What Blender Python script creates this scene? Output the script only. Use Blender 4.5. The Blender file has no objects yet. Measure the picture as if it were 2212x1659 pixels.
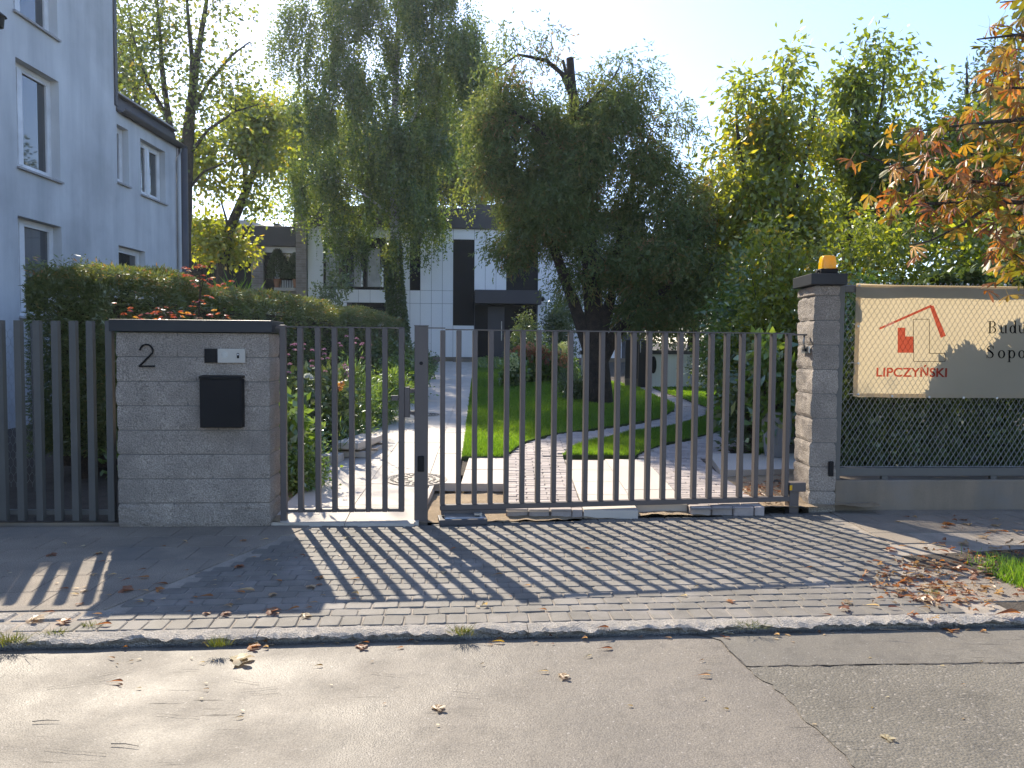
import bpy, bmesh, math, random
import numpy as np
from mathutils import Vector, Matrix, noise as mnoise

# ---------------------------------------------------------------- camera, light, exposure
SC = bpy.context.scene
COL = SC.collection
F, CX, CY = 1660.0, 1106.0, 829.5          # focal length and image centre, in the 2212 px frame used for measuring
CAM_Z = 1.55
PITCH = math.atan(79.5 / F)
ROLL = 0.0079
c_f = Vector((0, math.cos(PITCH), -math.sin(PITCH)))
r0, u0 = Vector((1, 0, 0)), Vector((0, math.sin(PITCH), math.cos(PITCH)))
c_r = r0 * math.cos(ROLL) + u0 * math.sin(ROLL)
c_u = u0 * math.cos(ROLL) - r0 * math.sin(ROLL)
cam_d = bpy.data.cameras.new('camera')
cam_d.sensor_width = 36.0
cam_d.lens = 36.0 * F / 2212.0
cam_d.clip_start, cam_d.clip_end = 0.05, 900.0
cam = bpy.data.objects.new('camera', cam_d)
COL.objects.link(cam)
cam.matrix_world = Matrix(((c_r.x, c_u.x, -c_f.x, 0), (c_r.y, c_u.y, -c_f.y, 0), (c_r.z, c_u.z, -c_f.z, CAM_Z), (0, 0, 0, 1)))
SC.camera = cam

SUN_AZ = math.atan(0.443)                  # left of the view axis (+Y)
SUN_EL = math.radians(37.6)
SUN_DIR = Vector((-math.sin(SUN_AZ) * math.cos(SUN_EL), math.cos(SUN_AZ) * math.cos(SUN_EL), math.sin(SUN_EL)))
world = bpy.data.worlds.new('World')
SC.world = world
world.use_nodes = True
wn = world.node_tree
wn.nodes.clear()
w_out = wn.nodes.new('ShaderNodeOutputWorld')
w_bg = wn.nodes.new('ShaderNodeBackground')
w_sky = wn.nodes.new('ShaderNodeTexSky')
w_sky.sky_type = 'NISHITA'
w_sky.sun_disc = False
w_sky.sun_elevation = SUN_EL
w_sky.sun_rotation = -SUN_AZ
w_sky.air_density = 1.0
w_sky.dust_density = 0.5
w_sky.ozone_density = 2.2
w_bg.inputs['Strength'].default_value = 0.142
w_tint = wn.nodes.new('ShaderNodeMix'); w_tint.data_type = 'RGBA'; w_tint.blend_type = 'MULTIPLY'; w_tint.inputs[0].default_value = 1.0
w_tint.inputs[7].default_value = (0.955, 0.94, 1.02, 1)      # white balance of the sky
wn.links.new(w_sky.outputs[0], w_tint.inputs[6])
wn.links.new(w_tint.outputs[2], w_bg.inputs['Color'])
wn.links.new(w_bg.outputs[0], w_out.inputs['Surface'])
sun_d = bpy.data.lights.new('sun', 'SUN')
sun_d.energy = 4.2
sun_d.angle = math.radians(0.53)
sun_d.color = (1.0, 0.895, 0.735)
sun = bpy.data.objects.new('sun', sun_d)
COL.objects.link(sun)
sun.location = SUN_DIR * 60
sun.rotation_euler = SUN_DIR.to_track_quat('Z', 'Y').to_euler()
SC.view_settings.view_transform = 'Standard'
SC.view_settings.look = 'None'
SC.view_settings.exposure = 1.24
SC.view_settings.gamma = 1.0
SC.view_settings.use_curve_mapping = False
SC.cycles.max_bounces = 10
SC.cycles.diffuse_bounces = 4
SC.cycles.transparent_max_bounces = 12
SC.cycles.transmission_bounces = 7
SC.cycles.caustics_reflective = False
SC.cycles.caustics_refractive = False

# ---------------------------------------------------------------- measuring helpers
def ray(px, py):
    return c_f * F + c_r * (px - CX) - c_u * (py - CY)

def gz(y):                                  # height of the garden: rises gently from the gate to the house
    return 0.08 + 0.036 * (y - 7.0)

def G(px, py, z=0.0):                       # on the level pavement
    d = ray(px, py)
    t = (z - CAM_Z) / d.z
    return Vector((d.x * t, d.y * t, z))

def GS(px, py, dz=0.0):                     # on the sloping garden
    d = ray(px, py)
    t = (gz(0) + dz - CAM_Z) / (d.z - 0.036 * d.y)
    return Vector((d.x * t, d.y * t, CAM_Z + d.z * t))

def P(px, py, y):                           # at depth y
    d = ray(px, py)
    t = y / d.y
    return Vector((d.x * t, y, CAM_Z + d.z * t))

def PX(px, py, x):                          # on the plane X = x
    d = ray(px, py)
    t = x / d.x
    return Vector((x, d.y * t, CAM_Z + d.z * t))

# ---------------------------------------------------------------- object helpers
def tag(o, label=None, cat=None, group=None, kind=None):
    if label: o['label'] = label
    if cat: o['category'] = cat
    if group: o['group'] = group
    if kind: o['kind'] = kind
    return o

def link(name, data, parent=None):
    o = bpy.data.objects.new(name, data)
    COL.objects.link(o)
    if parent is not None: o.parent = parent
    return o

def empty(name, loc=(0, 0, 0), rz=0.0, label=None, cat=None, group=None):
    o = link(name, None)
    o.empty_display_size = 0.2
    o.location = loc
    o.rotation_euler = (0, 0, rz)
    return tag(o, label, cat, group)

class MB:
    def __init__(s): s.v, s.f = [], []
    def add(s, vs, fs):
        n = len(s.v)
        s.v += [tuple(p) for p in vs]
        s.f += [tuple(i + n for i in q) for q in fs]
        return s
    def hexa(s, p):                         # 8 points: bottom ring, top ring
        return s.add(p, [(3, 2, 1, 0), (4, 5, 6, 7), (0, 1, 5, 4), (1, 2, 6, 5), (2, 3, 7, 6), (3, 0, 4, 7)])
    def box(s, x0, x1, y0, y1, z0, z1):
        return s.hexa([(x0, y0, z0), (x1, y0, z0), (x1, y1, z0), (x0, y1, z0), (x0, y0, z1), (x1, y0, z1), (x1, y1, z1), (x0, y1, z1)])
    def prism(s, poly, z0, z1, bottom=False):
        n = len(poly)
        zz = (lambda p, z: z(p) if callable(z) else z)
        vs = [(p[0], p[1], zz(p, z0)) for p in poly] + [(p[0], p[1], zz(p, z1)) for p in poly]
        fs = [tuple(range(n, 2 * n))] + [(i, (i + 1) % n, n + (i + 1) % n, n + i) for i in range(n)]
        if bottom: fs.append(tuple(reversed(range(n))))
        return s.add(vs, fs)
    def tube(s, pts, rad, n=8, caps=True):
        pts = [Vector(p) for p in pts]
        if not hasattr(rad, '__len__'): rad = [rad] * len(pts)
        ring = []
        up = Vector((0.13, 0.21, 0.97))
        for i, p in enumerate(pts):
            t = (pts[min(i + 1, len(pts) - 1)] - pts[max(i - 1, 0)]).normalized()
            a = t.cross(up)
            if a.length < 0.05: a = t.cross(Vector((1, 0, 0)))
            a.normalize(); b = t.cross(a)
            ring.append([p + (a * math.cos(k * 2 * math.pi / n) + b * math.sin(k * 2 * math.pi / n)) * rad[i] for k in range(n)])
        vs = [q for r in ring for q in r]
        fs = [(i * n + k, i * n + (k + 1) % n, (i + 1) * n + (k + 1) % n, (i + 1) * n + k) for i in range(len(pts) - 1) for k in range(n)]
        if caps: fs += [tuple(reversed(range(n))), tuple(range((len(pts) - 1) * n, len(pts) * n))]
        return s.add(vs, fs)
    def lathe(s, prof, n=16, c=(0, 0, 0)):
        vs = [(c[0] + r * math.cos(k * 2 * math.pi / n), c[1] + r * math.sin(k * 2 * math.pi / n), c[2] + z) for r, z in prof for k in range(n)]
        m = len(prof)
        fs = [(i * n + k, i * n + (k + 1) % n, (i + 1) * n + (k + 1) % n, (i + 1) * n + k) for i in range(m - 1) for k in range(n)]
        fs += [tuple(reversed(range(n))), tuple(range((m - 1) * n, m * n))]
        return s.add(vs, fs)
    def mesh(s, name, m=None, smooth=False):
        me = bpy.data.meshes.new(name)
        me.from_pydata(s.v, [], s.f)
        if m is not None: me.materials.append(m)
        if smooth: me.polygons.foreach_set('use_smooth', [True] * len(me.polygons))
        me.update()
        return me
    def build(s, name, m, parent=None, smooth=False, bev=0.0, recalc=True):
        me = s.mesh(name, m, smooth)
        if recalc:
            bm = bmesh.new(); bm.from_mesh(me)
            bmesh.ops.recalc_face_normals(bm, faces=bm.faces)
            bm.to_mesh(me); bm.free()
        o = link(name, me, parent)
        if bev > 0:
            b = o.modifiers.new('edge', 'BEVEL'); b.width = bev; b.segments = 2; b.limit_method = 'ANGLE'; b.angle_limit = 0.7
        return o

def share(name, me, parent, loc, rz=0.0, sc=(1, 1, 1), rot=None):
    o = link(name, me, parent)
    o.location = loc
    o.rotation_euler = rot if rot else (0, 0, rz)
    o.scale = sc
    return o

def wall_holes(mb, u0, u1, v0, v1, holes, depth, put):
    """a flat wall with recessed openings; put(u, v, d) -> point, d = distance behind the face"""
    us = sorted({u0, u1, *[h[0] for h in holes], *[h[1] for h in holes]})
    vs = sorted({v0, v1, *[h[2] for h in holes], *[h[3] for h in holes]})
    us = [u for u in us if u0 <= u <= u1]; vs = [v for v in vs if v0 <= v <= v1]
    for a, b in zip(us, us[1:]):
        for c, d in zip(vs, vs[1:]):
            m, n = (a + b) / 2, (c + d) / 2
            if any(h[0] < m < h[1] and h[2] < n < h[3] for h in holes): continue
            mb.add([put(a, c, 0), put(b, c, 0), put(b, d, 0), put(a, d, 0)], [(0, 1, 2, 3)])
    for a, b, c, d in holes:
        for (p, q) in (((a, c), (b, c)), ((b, c), (b, d)), ((b, d), (a, d)), ((a, d), (a, c))):
            mb.add([put(*p, 0), put(*q, 0), put(*q, depth), put(*p, depth)], [(0, 1, 2, 3)])
        mb.add([put(a, c, depth), put(b, c, depth), put(b, d, depth), put(a, d, depth)], [(0, 1, 2, 3)])

def np_mesh(name, verts, nper, m, parent=None, tint=None, kind=None):
    """many separate small polygons with nper corners each, as one mesh; tint = one number per polygon"""
    me = bpy.data.meshes.new(name)
    nv = len(verts); nf = nv // nper
    me.vertices.add(nv); me.vertices.foreach_set('co', np.ascontiguousarray(verts, dtype=np.float32).ravel())
    me.loops.add(nv); me.loops.foreach_set('vertex_index', np.arange(nv, dtype=np.int32))
    me.polygons.add(nf); me.polygons.foreach_set('loop_start', np.arange(0, nv, nper, dtype=np.int32))
    if tint is not None:
        a = me.attributes.new('tint', 'FLOAT', 'FACE'); a.data.foreach_set('value', np.asarray(tint, dtype=np.float32))
    me.materials.append(m)
    me.update(calc_edges=True)
    o = link(name, me, parent)
    if kind: o['kind'] = kind
    return o

def leaf_verts(pos, axis, L, W, rng, droop=0.15):
    """diamond leaves folded along nothing: base, side, tip, side"""
    n = len(pos)
    axis = axis / np.linalg.norm(axis, axis=1, keepdims=True)
    r = rng.normal(size=(n, 3))
    side = np.cross(axis, r); side /= np.linalg.norm(side, axis=1, keepdims=True) + 1e-9
    nor = np.cross(side, axis)
    L = np.asarray(L).reshape(-1, 1); W = np.asarray(W).reshape(-1, 1)
    mid = pos + axis * L * 0.45
    lift = nor * (L * droop)
    out = np.stack([pos, mid + side * W * 0.5 + lift * 0.5, pos + axis * L, mid - side * W * 0.5 + lift * 0.5], axis=1)
    return out.reshape(-1, 3)

def in_poly(x, y, poly):
    inside = np.zeros(len(x), bool)
    n = len(poly)
    for i in range(n):
        x1, y1 = poly[i][0], poly[i][1]; x2, y2 = poly[(i + 1) % n][0], poly[(i + 1) % n][1]
        c = ((y1 > y) != (y2 > y))
        with np.errstate(divide='ignore', invalid='ignore'):
            inside ^= c & (x < (x2 - x1) * (y - y1) / (y2 - y1 + 1e-12) + x1)
    return inside

# ---------------------------------------------------------------- materials
def nodes_of(name):
    m = bpy.data.materials.new(name); m.use_nodes = True
    nt = m.node_tree
    b = nt.nodes['Principled BSDF']
    return m, nt, b

def mixc(nt, fac, a, b, blend='MIX'):
    n = nt.nodes.new('ShaderNodeMix'); n.data_type = 'RGBA'; n.blend_type = blend
    for i, v in ((0, fac), (6, a), (7, b)):
        if isinstance(v, bpy.types.NodeSocket): nt.links.new(v, n.inputs[i])
        elif i == 0: n.inputs[0].default_value = v
        else: n.inputs[i].default_value = (*v[:3], 1)
    return n.outputs[2]

def nz(nt, vec, scale, detail=4, rough=0.55, lo=0.35, hi=0.65, kind='noise'):
    if kind == 'noise':
        n = nt.nodes.new('ShaderNodeTexNoise'); n.inputs['Detail'].default_value = detail; n.inputs['Roughness'].default_value = rough
        out = n.outputs['Fac']
    else:
        n = nt.nodes.new('ShaderNodeTexVoronoi'); out = n.outputs['Distance']
    n.inputs['Scale'].default_value = scale
    nt.links.new(vec, n.inputs['Vector'])
    mr = nt.nodes.new('ShaderNodeMapRange'); mr.inputs[1].default_value = lo; mr.inputs[2].default_value = hi
    nt.links.new(out, mr.inputs[0])
    return mr.outputs[0]

def bump(nt, b, h, strength, dist=0.01, prev=None):
    n = nt.nodes.new('ShaderNodeBump'); n.inputs['Strength'].default_value = strength; n.inputs['Distance'].default_value = dist
    nt.links.new(h, n.inputs['Height'])
    if prev is not None: nt.links.new(prev, n.inputs['Normal'])
    nt.links.new(n.outputs[0], b.inputs['Normal'])
    return n.outputs[0]

def coords(nt, scale=None, rot=None, world=True):
    """object coordinates; world=True adds the object's own place so that copies do not repeat each other"""
    tc = nt.nodes.new('ShaderNodeTexCoord')
    if world:
        g = nt.nodes.new('ShaderNodeNewGeometry'); out = g.outputs['Position']
    else: out = tc.outputs['Object']
    if scale or rot:
        mp = nt.nodes.new('ShaderNodeMapping')
        if scale: mp.inputs['Scale'].default_value = scale
        if rot: mp.inputs['Rotation'].default_value = rot
        nt.links.new(out, mp.inputs['Vector']); out = mp.outputs[0]
    return out

def surf(name, c1, c2=None, rough=0.8, s1=6.0, fine=90.0, fine_amt=0.25, bmp=0.2, bdist=0.004, stain=None, stain_s=1.2, per_obj=0.0, metal=0.0, spec=0.5, coat=0.0):
    m, nt, b = nodes_of(name)
    v = coords(nt)
    c2 = c2 or tuple(x * 0.8 for x in c1)
    col = mixc(nt, nz(nt, v, s1, 5), c1, c2)
    fn = nz(nt, v, fine, 3, 0.6, 0.3, 0.7)
    if fine_amt: 
        dk = mixc(nt, fn, tuple([1 - fine_amt] * 3), tuple([1 + fine_amt] * 3))
        col = mixc(nt, 1.0, col, dk, 'MULTIPLY')
    if stain is not None:
        col = mixc(nt, nz(nt, v, stain_s, 6, 0.6, 0.48, 0.75), col, stain)
    if per_obj:
        oi = nt.nodes.new('ShaderNodeObjectInfo')
        mr = nt.nodes.new('ShaderNodeMapRange'); mr.inputs[3].default_value = 1 - per_obj; mr.inputs[4].default_value = 1 + per_obj
        nt.links.new(oi.outputs['Random'], mr.inputs[0])
        cm = nt.nodes.new('ShaderNodeCombineColor')
        for i in range(3): nt.links.new(mr.outputs[0], cm.inputs[i])
        col = mixc(nt, 1.0, col, cm.outputs[0], 'MULTIPLY')
    nt.links.new(col, b.inputs['Base Color'])
    b.inputs['Roughness'].default_value = rough
    b.inputs['Metallic'].default_value = metal
    b.inputs['Specular IOR Level'].default_value = spec
    if coat: b.inputs['Coat Weight'].default_value = coat
    if bmp: bump(nt, b, fn, bmp, bdist)
    return m

def leafmat(name, stops, trans=0.5, gloss=0.06, rough=0.4, tmul=1.25):
    """stops: [(pos, rgb)] along the tint; light comes through the leaf"""
    m = bpy.data.materials.new(name); m.use_nodes = True
    nt = m.node_tree; nt.nodes.clear()
    at = nt.nodes.new('ShaderNodeAttribute'); at.attribute_name = 'tint'
    cr = nt.nodes.new('ShaderNodeValToRGB')
    els = cr.color_ramp.elements
    while len(els) < len(stops): els.new(0.5)
    for e, (p, c) in zip(els, stops): e.position = p; e.color = (*c, 1)
    nt.links.new(at.outputs['Fac'], cr.inputs[0])
    d = nt.nodes.new('ShaderNodeBsdfDiffuse'); t = nt.nodes.new('ShaderNodeBsdfTranslucent'); g = nt.nodes.new('ShaderNodeBsdfGlossy')
    g.inputs['Roughness'].default_value = rough; g.inputs['Color'].default_value = (0.9, 0.95, 1, 1)
    nt.links.new(cr.outputs[0], d.inputs['Color'])
    tc = mixc(nt, 1.0, cr.outputs[0], (1.25 * tmul, 1.15 * tmul, 0.55 * tmul), 'MULTIPLY')
    nt.links.new(tc, t.inputs['Color'])
    m1 = nt.nodes.new('ShaderNodeMixShader'); m1.inputs[0].default_value = trans
    nt.links.new(d.outputs[0], m1.inputs[1]); nt.links.new(t.outputs[0], m1.inputs[2])
    m2 = nt.nodes.new('ShaderNodeMixShader'); m2.inputs[0].default_value = gloss
    nt.links.new(m1.outputs[0], m2.inputs[1]); nt.links.new(g.outputs[0], m2.inputs[2])
    o = nt.nodes.new('ShaderNodeOutputMaterial'); nt.links.new(m2.outputs[0], o.inputs[0])
    return m

def glassmat(name, tintc=(0.02, 0.024, 0.028)):
    m, nt, b = nodes_of(name)
    b.inputs['Base Color'].default_value = (*tintc, 1); b.inputs['Roughness'].default_value = 0.03
    b.inputs['Specular IOR Level'].default_value = 0.9; b.inputs['Coat Weight'].default_value = 0.6; b.inputs['Coat Roughness'].default_value = 0.02
    return m

M = {}
M['plaster'] = surf('pale grey render', (0.56, 0.575, 0.59), (0.50, 0.51, 0.525), 0.9, 0.7, 220, 0.06, 0.25, 0.003, stain=(0.38, 0.39, 0.40), stain_s=0.35)
M['white_pvc'] = surf('white window plastic', (0.74, 0.75, 0.77), None, 0.4, 3, 60, 0.02, 0)
M['sill'] = surf('stone sill', (0.36, 0.35, 0.35), None, 0.6, 5, 120, 0.1, 0.1)
M['glass'] = glassmat('window glass')
M['dark_metal'] = surf('anthracite coated metal', (0.095, 0.078, 0.073), (0.082, 0.068, 0.064), 0.5, 4, 400, 0.05, 0.05, 0.001)
M['fence_metal'] = surf('grey coated metal', (0.098, 0.095, 0.088), (0.085, 0.083, 0.077), 0.45, 4, 400, 0.05, 0.05, 0.001)
M['cap_metal'] = surf('black sheet metal cap', (0.018, 0.020, 0.024), (0.024, 0.026, 0.030), 0.45, 3, 300, 0.05, 0.05, 0.001, spec=0.35)
M['black'] = surf('black powder coat', (0.010, 0.010, 0.011), None, 0.6, 4, 500, 0.05, 0.08, 0.001, spec=0.2)
M['roof_sheet'] = surf('dark roof sheet', (0.06, 0.056, 0.062), (0.05, 0.047, 0.052), 0.5, 2, 60, 0.06, 0.05)
M['fascia'] = surf('anthracite fascia boards', (0.05, 0.045, 0.05), (0.043, 0.04, 0.045), 0.55, 2, 60, 0.06, 0.05)
M['panel'] = surf('white facade board', (0.82, 0.82, 0.83), (0.79, 0.79, 0.80), 0.55, 0.8, 30, 0.02, 0, per_obj=0.02)
M['joint'] = surf('shadow joint backing', (0.09, 0.09, 0.10), None, 0.8, 3, 60, 0.1, 0)
M['slim_brick'] = surf('grey brown slim brick', (0.33, 0.28, 0.25), (0.25, 0.21, 0.19), 0.85, 5, 60, 0.15, 0.3, per_obj=0.18)
M['slim_mortar'] = surf('pale mortar', (0.36, 0.34, 0.32), None, 0.95, 5, 90, 0.1, 0.2)
M['curtain'] = surf('white net curtain', (0.5, 0.5, 0.5), (0.35, 0.35, 0.36), 0.9, 3, 50, 0.1, 0)
M['block'] = surf('split concrete block', (0.40, 0.345, 0.29), (0.31, 0.27, 0.228), 0.92, 5, 95, 0.5, 1.0, 0.008, stain=(0.235, 0.205, 0.175), stain_s=1.6, per_obj=0.06)
M['mortar'] = surf('grey mortar', (0.22, 0.205, 0.19), None, 0.95, 9, 150, 0.2, 0.3)
M['concrete'] = surf('base wall concrete', (0.25, 0.195, 0.14), (0.20, 0.158, 0.115), 0.9, 2.5, 140, 0.12, 0.25, stain=(0.2, 0.18, 0.16), stain_s=1.5)
M['paver'] = surf('anthracite tumbled paver', (0.172, 0.155, 0.130), (0.135, 0.122, 0.103), 0.75, 7, 260, 0.3, 0.5, 0.003, stain=(0.235, 0.212, 0.19), stain_s=2.5, per_obj=0.14)
M['joint_sand'] = surf('joint sand', (0.34, 0.29, 0.235), (0.24, 0.21, 0.17), 0.95, 7, 220, 0.3, 0.5)
M['aggregate'] = surf('washed aggregate slab', (0.30, 0.25, 0.195), (0.24, 0.20, 0.157), 0.8, 3, 130, 0.5, 0.9, 0.006, stain=(0.2, 0.18, 0.155), stain_s=1.5, per_obj=0.05)
M['slab'] = surf('pale beige paving slab', (0.54, 0.48, 0.41), (0.49, 0.435, 0.375), 0.75, 2, 180, 0.07, 0.12, 0.002, stain=(0.48, 0.43, 0.375), stain_s=1.8, per_obj=0.04)
M['clinker'] = surf('grey brown clinker paver', (0.40, 0.345, 0.315), (0.32, 0.275, 0.255), 0.78, 6, 200, 0.2, 0.35, per_obj=0.16)
M['granite'] = surf('rough granite', (0.60, 0.545, 0.48), (0.47, 0.43, 0.38), 0.85, 14, 110, 0.35, 1.0, 0.02, stain=(0.36, 0.335, 0.31), stain_s=6)
M['sand'] = surf('building sand', (0.44, 0.33, 0.21), (0.36, 0.265, 0.165), 0.95, 6, 150, 0.25, 0.9, 0.01)
M['soil'] = surf('garden soil', (0.10, 0.08, 0.06), (0.07, 0.055, 0.042), 0.95, 6, 80, 0.3, 0.9, 0.02)
M['ground'] = surf('bare ground', (0.16, 0.135, 0.10), (0.10, 0.09, 0.06), 0.95, 0.8, 30, 0.25, 0.6, 0.02)
M['turf'] = surf('turf ground', (0.06, 0.085, 0.02), (0.045, 0.06, 0.016), 0.95, 2, 60, 0.3, 0.6, 0.01)
M['yellow'] = None
M['galv'] = surf('galvanised steel', (0.42, 0.42, 0.41), (0.33, 0.33, 0.33), 0.4, 9, 150, 0.1, 0.05, metal=0.8)
M['wire'] = surf('grey mesh wire', (0.36, 0.36, 0.34), None, 0.45, 9, 150, 0.1, 0, metal=0.2)
M['iron'] = surf('dark cast iron', (0.16, 0.14, 0.12), None, 0.6, 9, 150, 0.2, 0.1)
M['steel_plate'] = surf('brushed steel plate', (0.42, 0.40, 0.36), (0.38, 0.36, 0.33), 0.45, 6, 200, 0.06, 0.03, metal=0.35)
M['bark'] = surf('grey brown bark', (0.085, 0.07, 0.056), (0.05, 0.042, 0.035), 0.95, 8, 60, 0.35, 0.9, 0.02)
M['bark_dark'] = surf('dark reddish bark', (0.075, 0.052, 0.038), (0.04, 0.03, 0.024), 0.95, 9, 60, 0.35, 0.9, 0.03)
M['twig'] = surf('pale dry wood', (0.22, 0.17, 0.12), None, 0.9, 20, 200, 0.2, 0.3)
M['stemgreen'] = surf('green stem', (0.09, 0.13, 0.04), None, 0.7, 20, 200, 0.1, 0)
M['terracotta'] = surf('terracotta', (0.35, 0.16, 0.08), None, 0.8, 10, 100, 0.1, 0.2)
M['manhole'] = surf('cast iron with concrete fill', (0.40, 0.35, 0.30), (0.33, 0.29, 0.245), 0.7, 8, 150, 0.25, 0.4)
M['flat_wall'] = surf('grey neighbour wall', (0.36, 0.37, 0.39), None, 0.9, 1, 60, 0.05, 0.1)
M['dark_wood'] = surf('dark stained boards', (0.028, 0.024, 0.022), (0.02, 0.018, 0.017), 0.7, 5, 90, 0.2, 0.2)
M['white_wall'] = surf('white garden wall', (0.78, 0.78, 0.78), (0.72, 0.72, 0.72), 0.8, 1, 90, 0.04, 0.1)

# plaster: rain has left faint vertical streaks and blotches
def streaked(m):
    nt = m.node_tree; b = nt.nodes['Principled BSDF']
    src = b.inputs['Base Color'].links[0].from_socket
    v = coords(nt, scale=(1.0, 1.0, 0.12))
    st = mixc(nt, nz(nt, v, 2.2, 6, 0.65, 0.40, 0.72), (1.04, 1.04, 1.03), (0.80, 0.81, 0.82))
    v2 = coords(nt)
    bl = mixc(nt, nz(nt, v2, 0.55, 5, 0.6, 0.35, 0.7), (1.05, 1.05, 1.05), (0.86, 0.87, 0.88))
    c = mixc(nt, 1.0, src, st, 'MULTIPLY'); c = mixc(nt, 1.0, c, bl, 'MULTIPLY')
    nt.links.new(c, b.inputs['Base Color'])
streaked(M['plaster']); streaked(M['concrete'])

# birch bark: white with dark flecks
def birch_bark():
    m, nt, b = nodes_of('white birch bark')
    v = coords(nt, scale=(1.0, 1.0, 3.5))
    f = nz(nt, v, 3.0, 5, 0.6, 0.52, 0.62)
    col = mixc(nt, f, (0.5, 0.48, 0.45), (0.06, 0.05, 0.045))
    nt.links.new(col, b.inputs['Base Color']); b.inputs['Roughness'].default_value = 0.85
    bump(nt, b, f, 0.4, 0.01)
    return m
M['birch'] = birch_bark()

def asphalt(name, base, base2, speck, speck_amt, scale, bs, rough, dark=None):
    m, nt, b = nodes_of(name)
    v = coords(nt)
    vor = nt.nodes.new('ShaderNodeTexVoronoi'); vor.inputs['Scale'].default_value = scale
    nt.links.new(v, vor.inputs['Vector'])
    # every grain of stone has its own shade
    sep = nt.nodes.new('ShaderNodeSeparateColor'); nt.links.new(vor.outputs['Color'], sep.inputs[0])
    mr = nt.nodes.new('ShaderNodeMapRange'); mr.inputs[1].default_value = 1 - speck_amt; mr.inputs[2].default_value = 1.0
    nt.links.new(sep.outputs[0], mr.inputs[0])
    col = mixc(nt, nz(nt, v, 0.9, 6, 0.6, 0.35, 0.68), base, base2)
    col = mixc(nt, nz(nt, v, 5.0, 6, 0.7, 0.5, 0.8), col, tuple(x * 0.72 for x in base2))
    mul = mixc(nt, nz(nt, v, 120.0, 3, 0.7, 0.3, 0.7), (0.62, 0.62, 0.62), (1.36, 1.36, 1.36))
    col = mixc(nt, 1.0, col, mul, 'MULTIPLY')
    col = mixc(nt, mr.outputs[0], col, speck)
    # worn hairline cracks and scuffs, drawn out along the road
    v2 = coords(nt, scale=(1.6, 26.0, 1.0), rot=(0, 0, math.radians(7)))
    scf = nz(nt, v2, 1.5, 5, 0.6, 0.64, 0.70)
    msk = nz(nt, v, 1.1, 3, 0.5, 0.52, 0.62)
    mm = nt.nodes.new('ShaderNodeMath'); mm.operation = 'MULTIPLY'
    nt.links.new(scf, mm.inputs[0]); nt.links.new(msk, mm.inputs[1])
    col = mixc(nt, mm.outputs[0], col, tuple(x * 0.45 for x in base2))
    nt.links.new(col, b.inputs['Base Color'])
    rr = nt.nodes.new('ShaderNodeMapRange'); rr.inputs[3].default_value = rough - 0.06; rr.inputs[4].default_value = rough + 0.1
    nt.links.new(nz(nt, v, 2.2, 5), rr.inputs[0]); nt.links.new(rr.outputs[0], b.inputs['Roughness']); b.inputs['Specular IOR Level'].default_value = 0.32
    h1 = nt.nodes.new('ShaderNodeMath'); h1.operation = 'SUBTRACT'; h1.inputs[0].default_value = 1.0
    nt.links.new(vor.outputs['Distance'], h1.inputs[1])
    n1 = bump(nt, b, h1.outputs[0], bs, 0.004)
    inv = nt.nodes.new('ShaderNodeMath'); inv.operation = 'SUBTRACT'; inv.inputs[0].default_value = 1.0
    nt.links.new(mm.outputs[0], inv.inputs[1])
    n2 = bump(nt, b, inv.outputs[0], 0.6, 0.006, n1)
    bump(nt, b, nz(nt, v, 7.0, 5, 0.6, 0.2, 0.8), 0.35, 0.012, n2)
    return m
M['asphalt'] = asphalt('worn smooth asphalt', (0.190, 0.166, 0.134), (0.138, 0.121, 0.099), (0.30, 0.27, 0.235), 0.014, 130, 0.35, 0.62)
M['asphalt_rough'] = asphalt('coarse asphalt', (0.156, 0.140, 0.110), (0.118, 0.106, 0.084), (0.24, 0.215, 0.18), 0.09, 85, 0.7, 0.70)
M['asphalt_strip'] = asphalt('mastic asphalt strip', (0.168, 0.151, 0.121), (0.13, 0.117, 0.095), (0.28, 0.26, 0.23), 0.02, 170, 0.3, 0.56)
M['crack'] = surf('tar filled crack', (0.06, 0.053, 0.046), None, 0.8, 20, 200, 0.2, 0.3)

# leaves
M['yellow'] = leafmat('amber lamp plastic', [(0, (0.88, 0.54, 0.01)), (1, (0.88, 0.54, 0.01))], 0.4, 0.06, 0.25, 1.0)
M['l_maple'] = leafmat('spring green maple leaves', [(0, (0.075, 0.112, 0.018)), (0.5, (0.128, 0.173, 0.024)), (0.85, (0.195, 0.225, 0.030)), (1, (0.300, 0.225, 0.045))], 0.55)
M['l_birch'] = leafmat('birch leaves', [(0, (0.065, 0.117, 0.030)), (0.6, (0.118, 0.179, 0.037)), (1, (0.210, 0.248, 0.045))], 0.46, 0.05, 0.4, 1.4)
M['l_yew'] = leafmat('dark juniper sprays', [(0, (0.085, 0.125, 0.048)), (0.5, (0.13, 0.175, 0.062)), (0.82, (0.19, 0.215, 0.075)), (1, (0.27, 0.18, 0.085))], 0.44, 0.02)
M['l_walnut'] = leafmat('sunlit yellow green leaves', [(0, (0.111, 0.156, 0.015)), (0.5, (0.195, 0.234, 0.022)), (0.9, (0.286, 0.288, 0.029)), (1, (0.494, 0.336, 0.033))], 0.55, 0.06, 0.4, 1.7)
M['l_dark'] = leafmat('dark evergreen leaves', [(0, (0.051, 0.081, 0.025)), (0.7, (0.086, 0.131, 0.036)), (1, (0.128, 0.166, 0.051))], 0.3, 0.07)
M['l_hedge'] = leafmat('yew hedge needles', [(0, (0.066, 0.098, 0.027)), (0.6, (0.122, 0.159, 0.039)), (0.92, (0.204, 0.219, 0.055)), (1, (0.355, 0.191, 0.069))], 0.35, 0.08)
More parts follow.
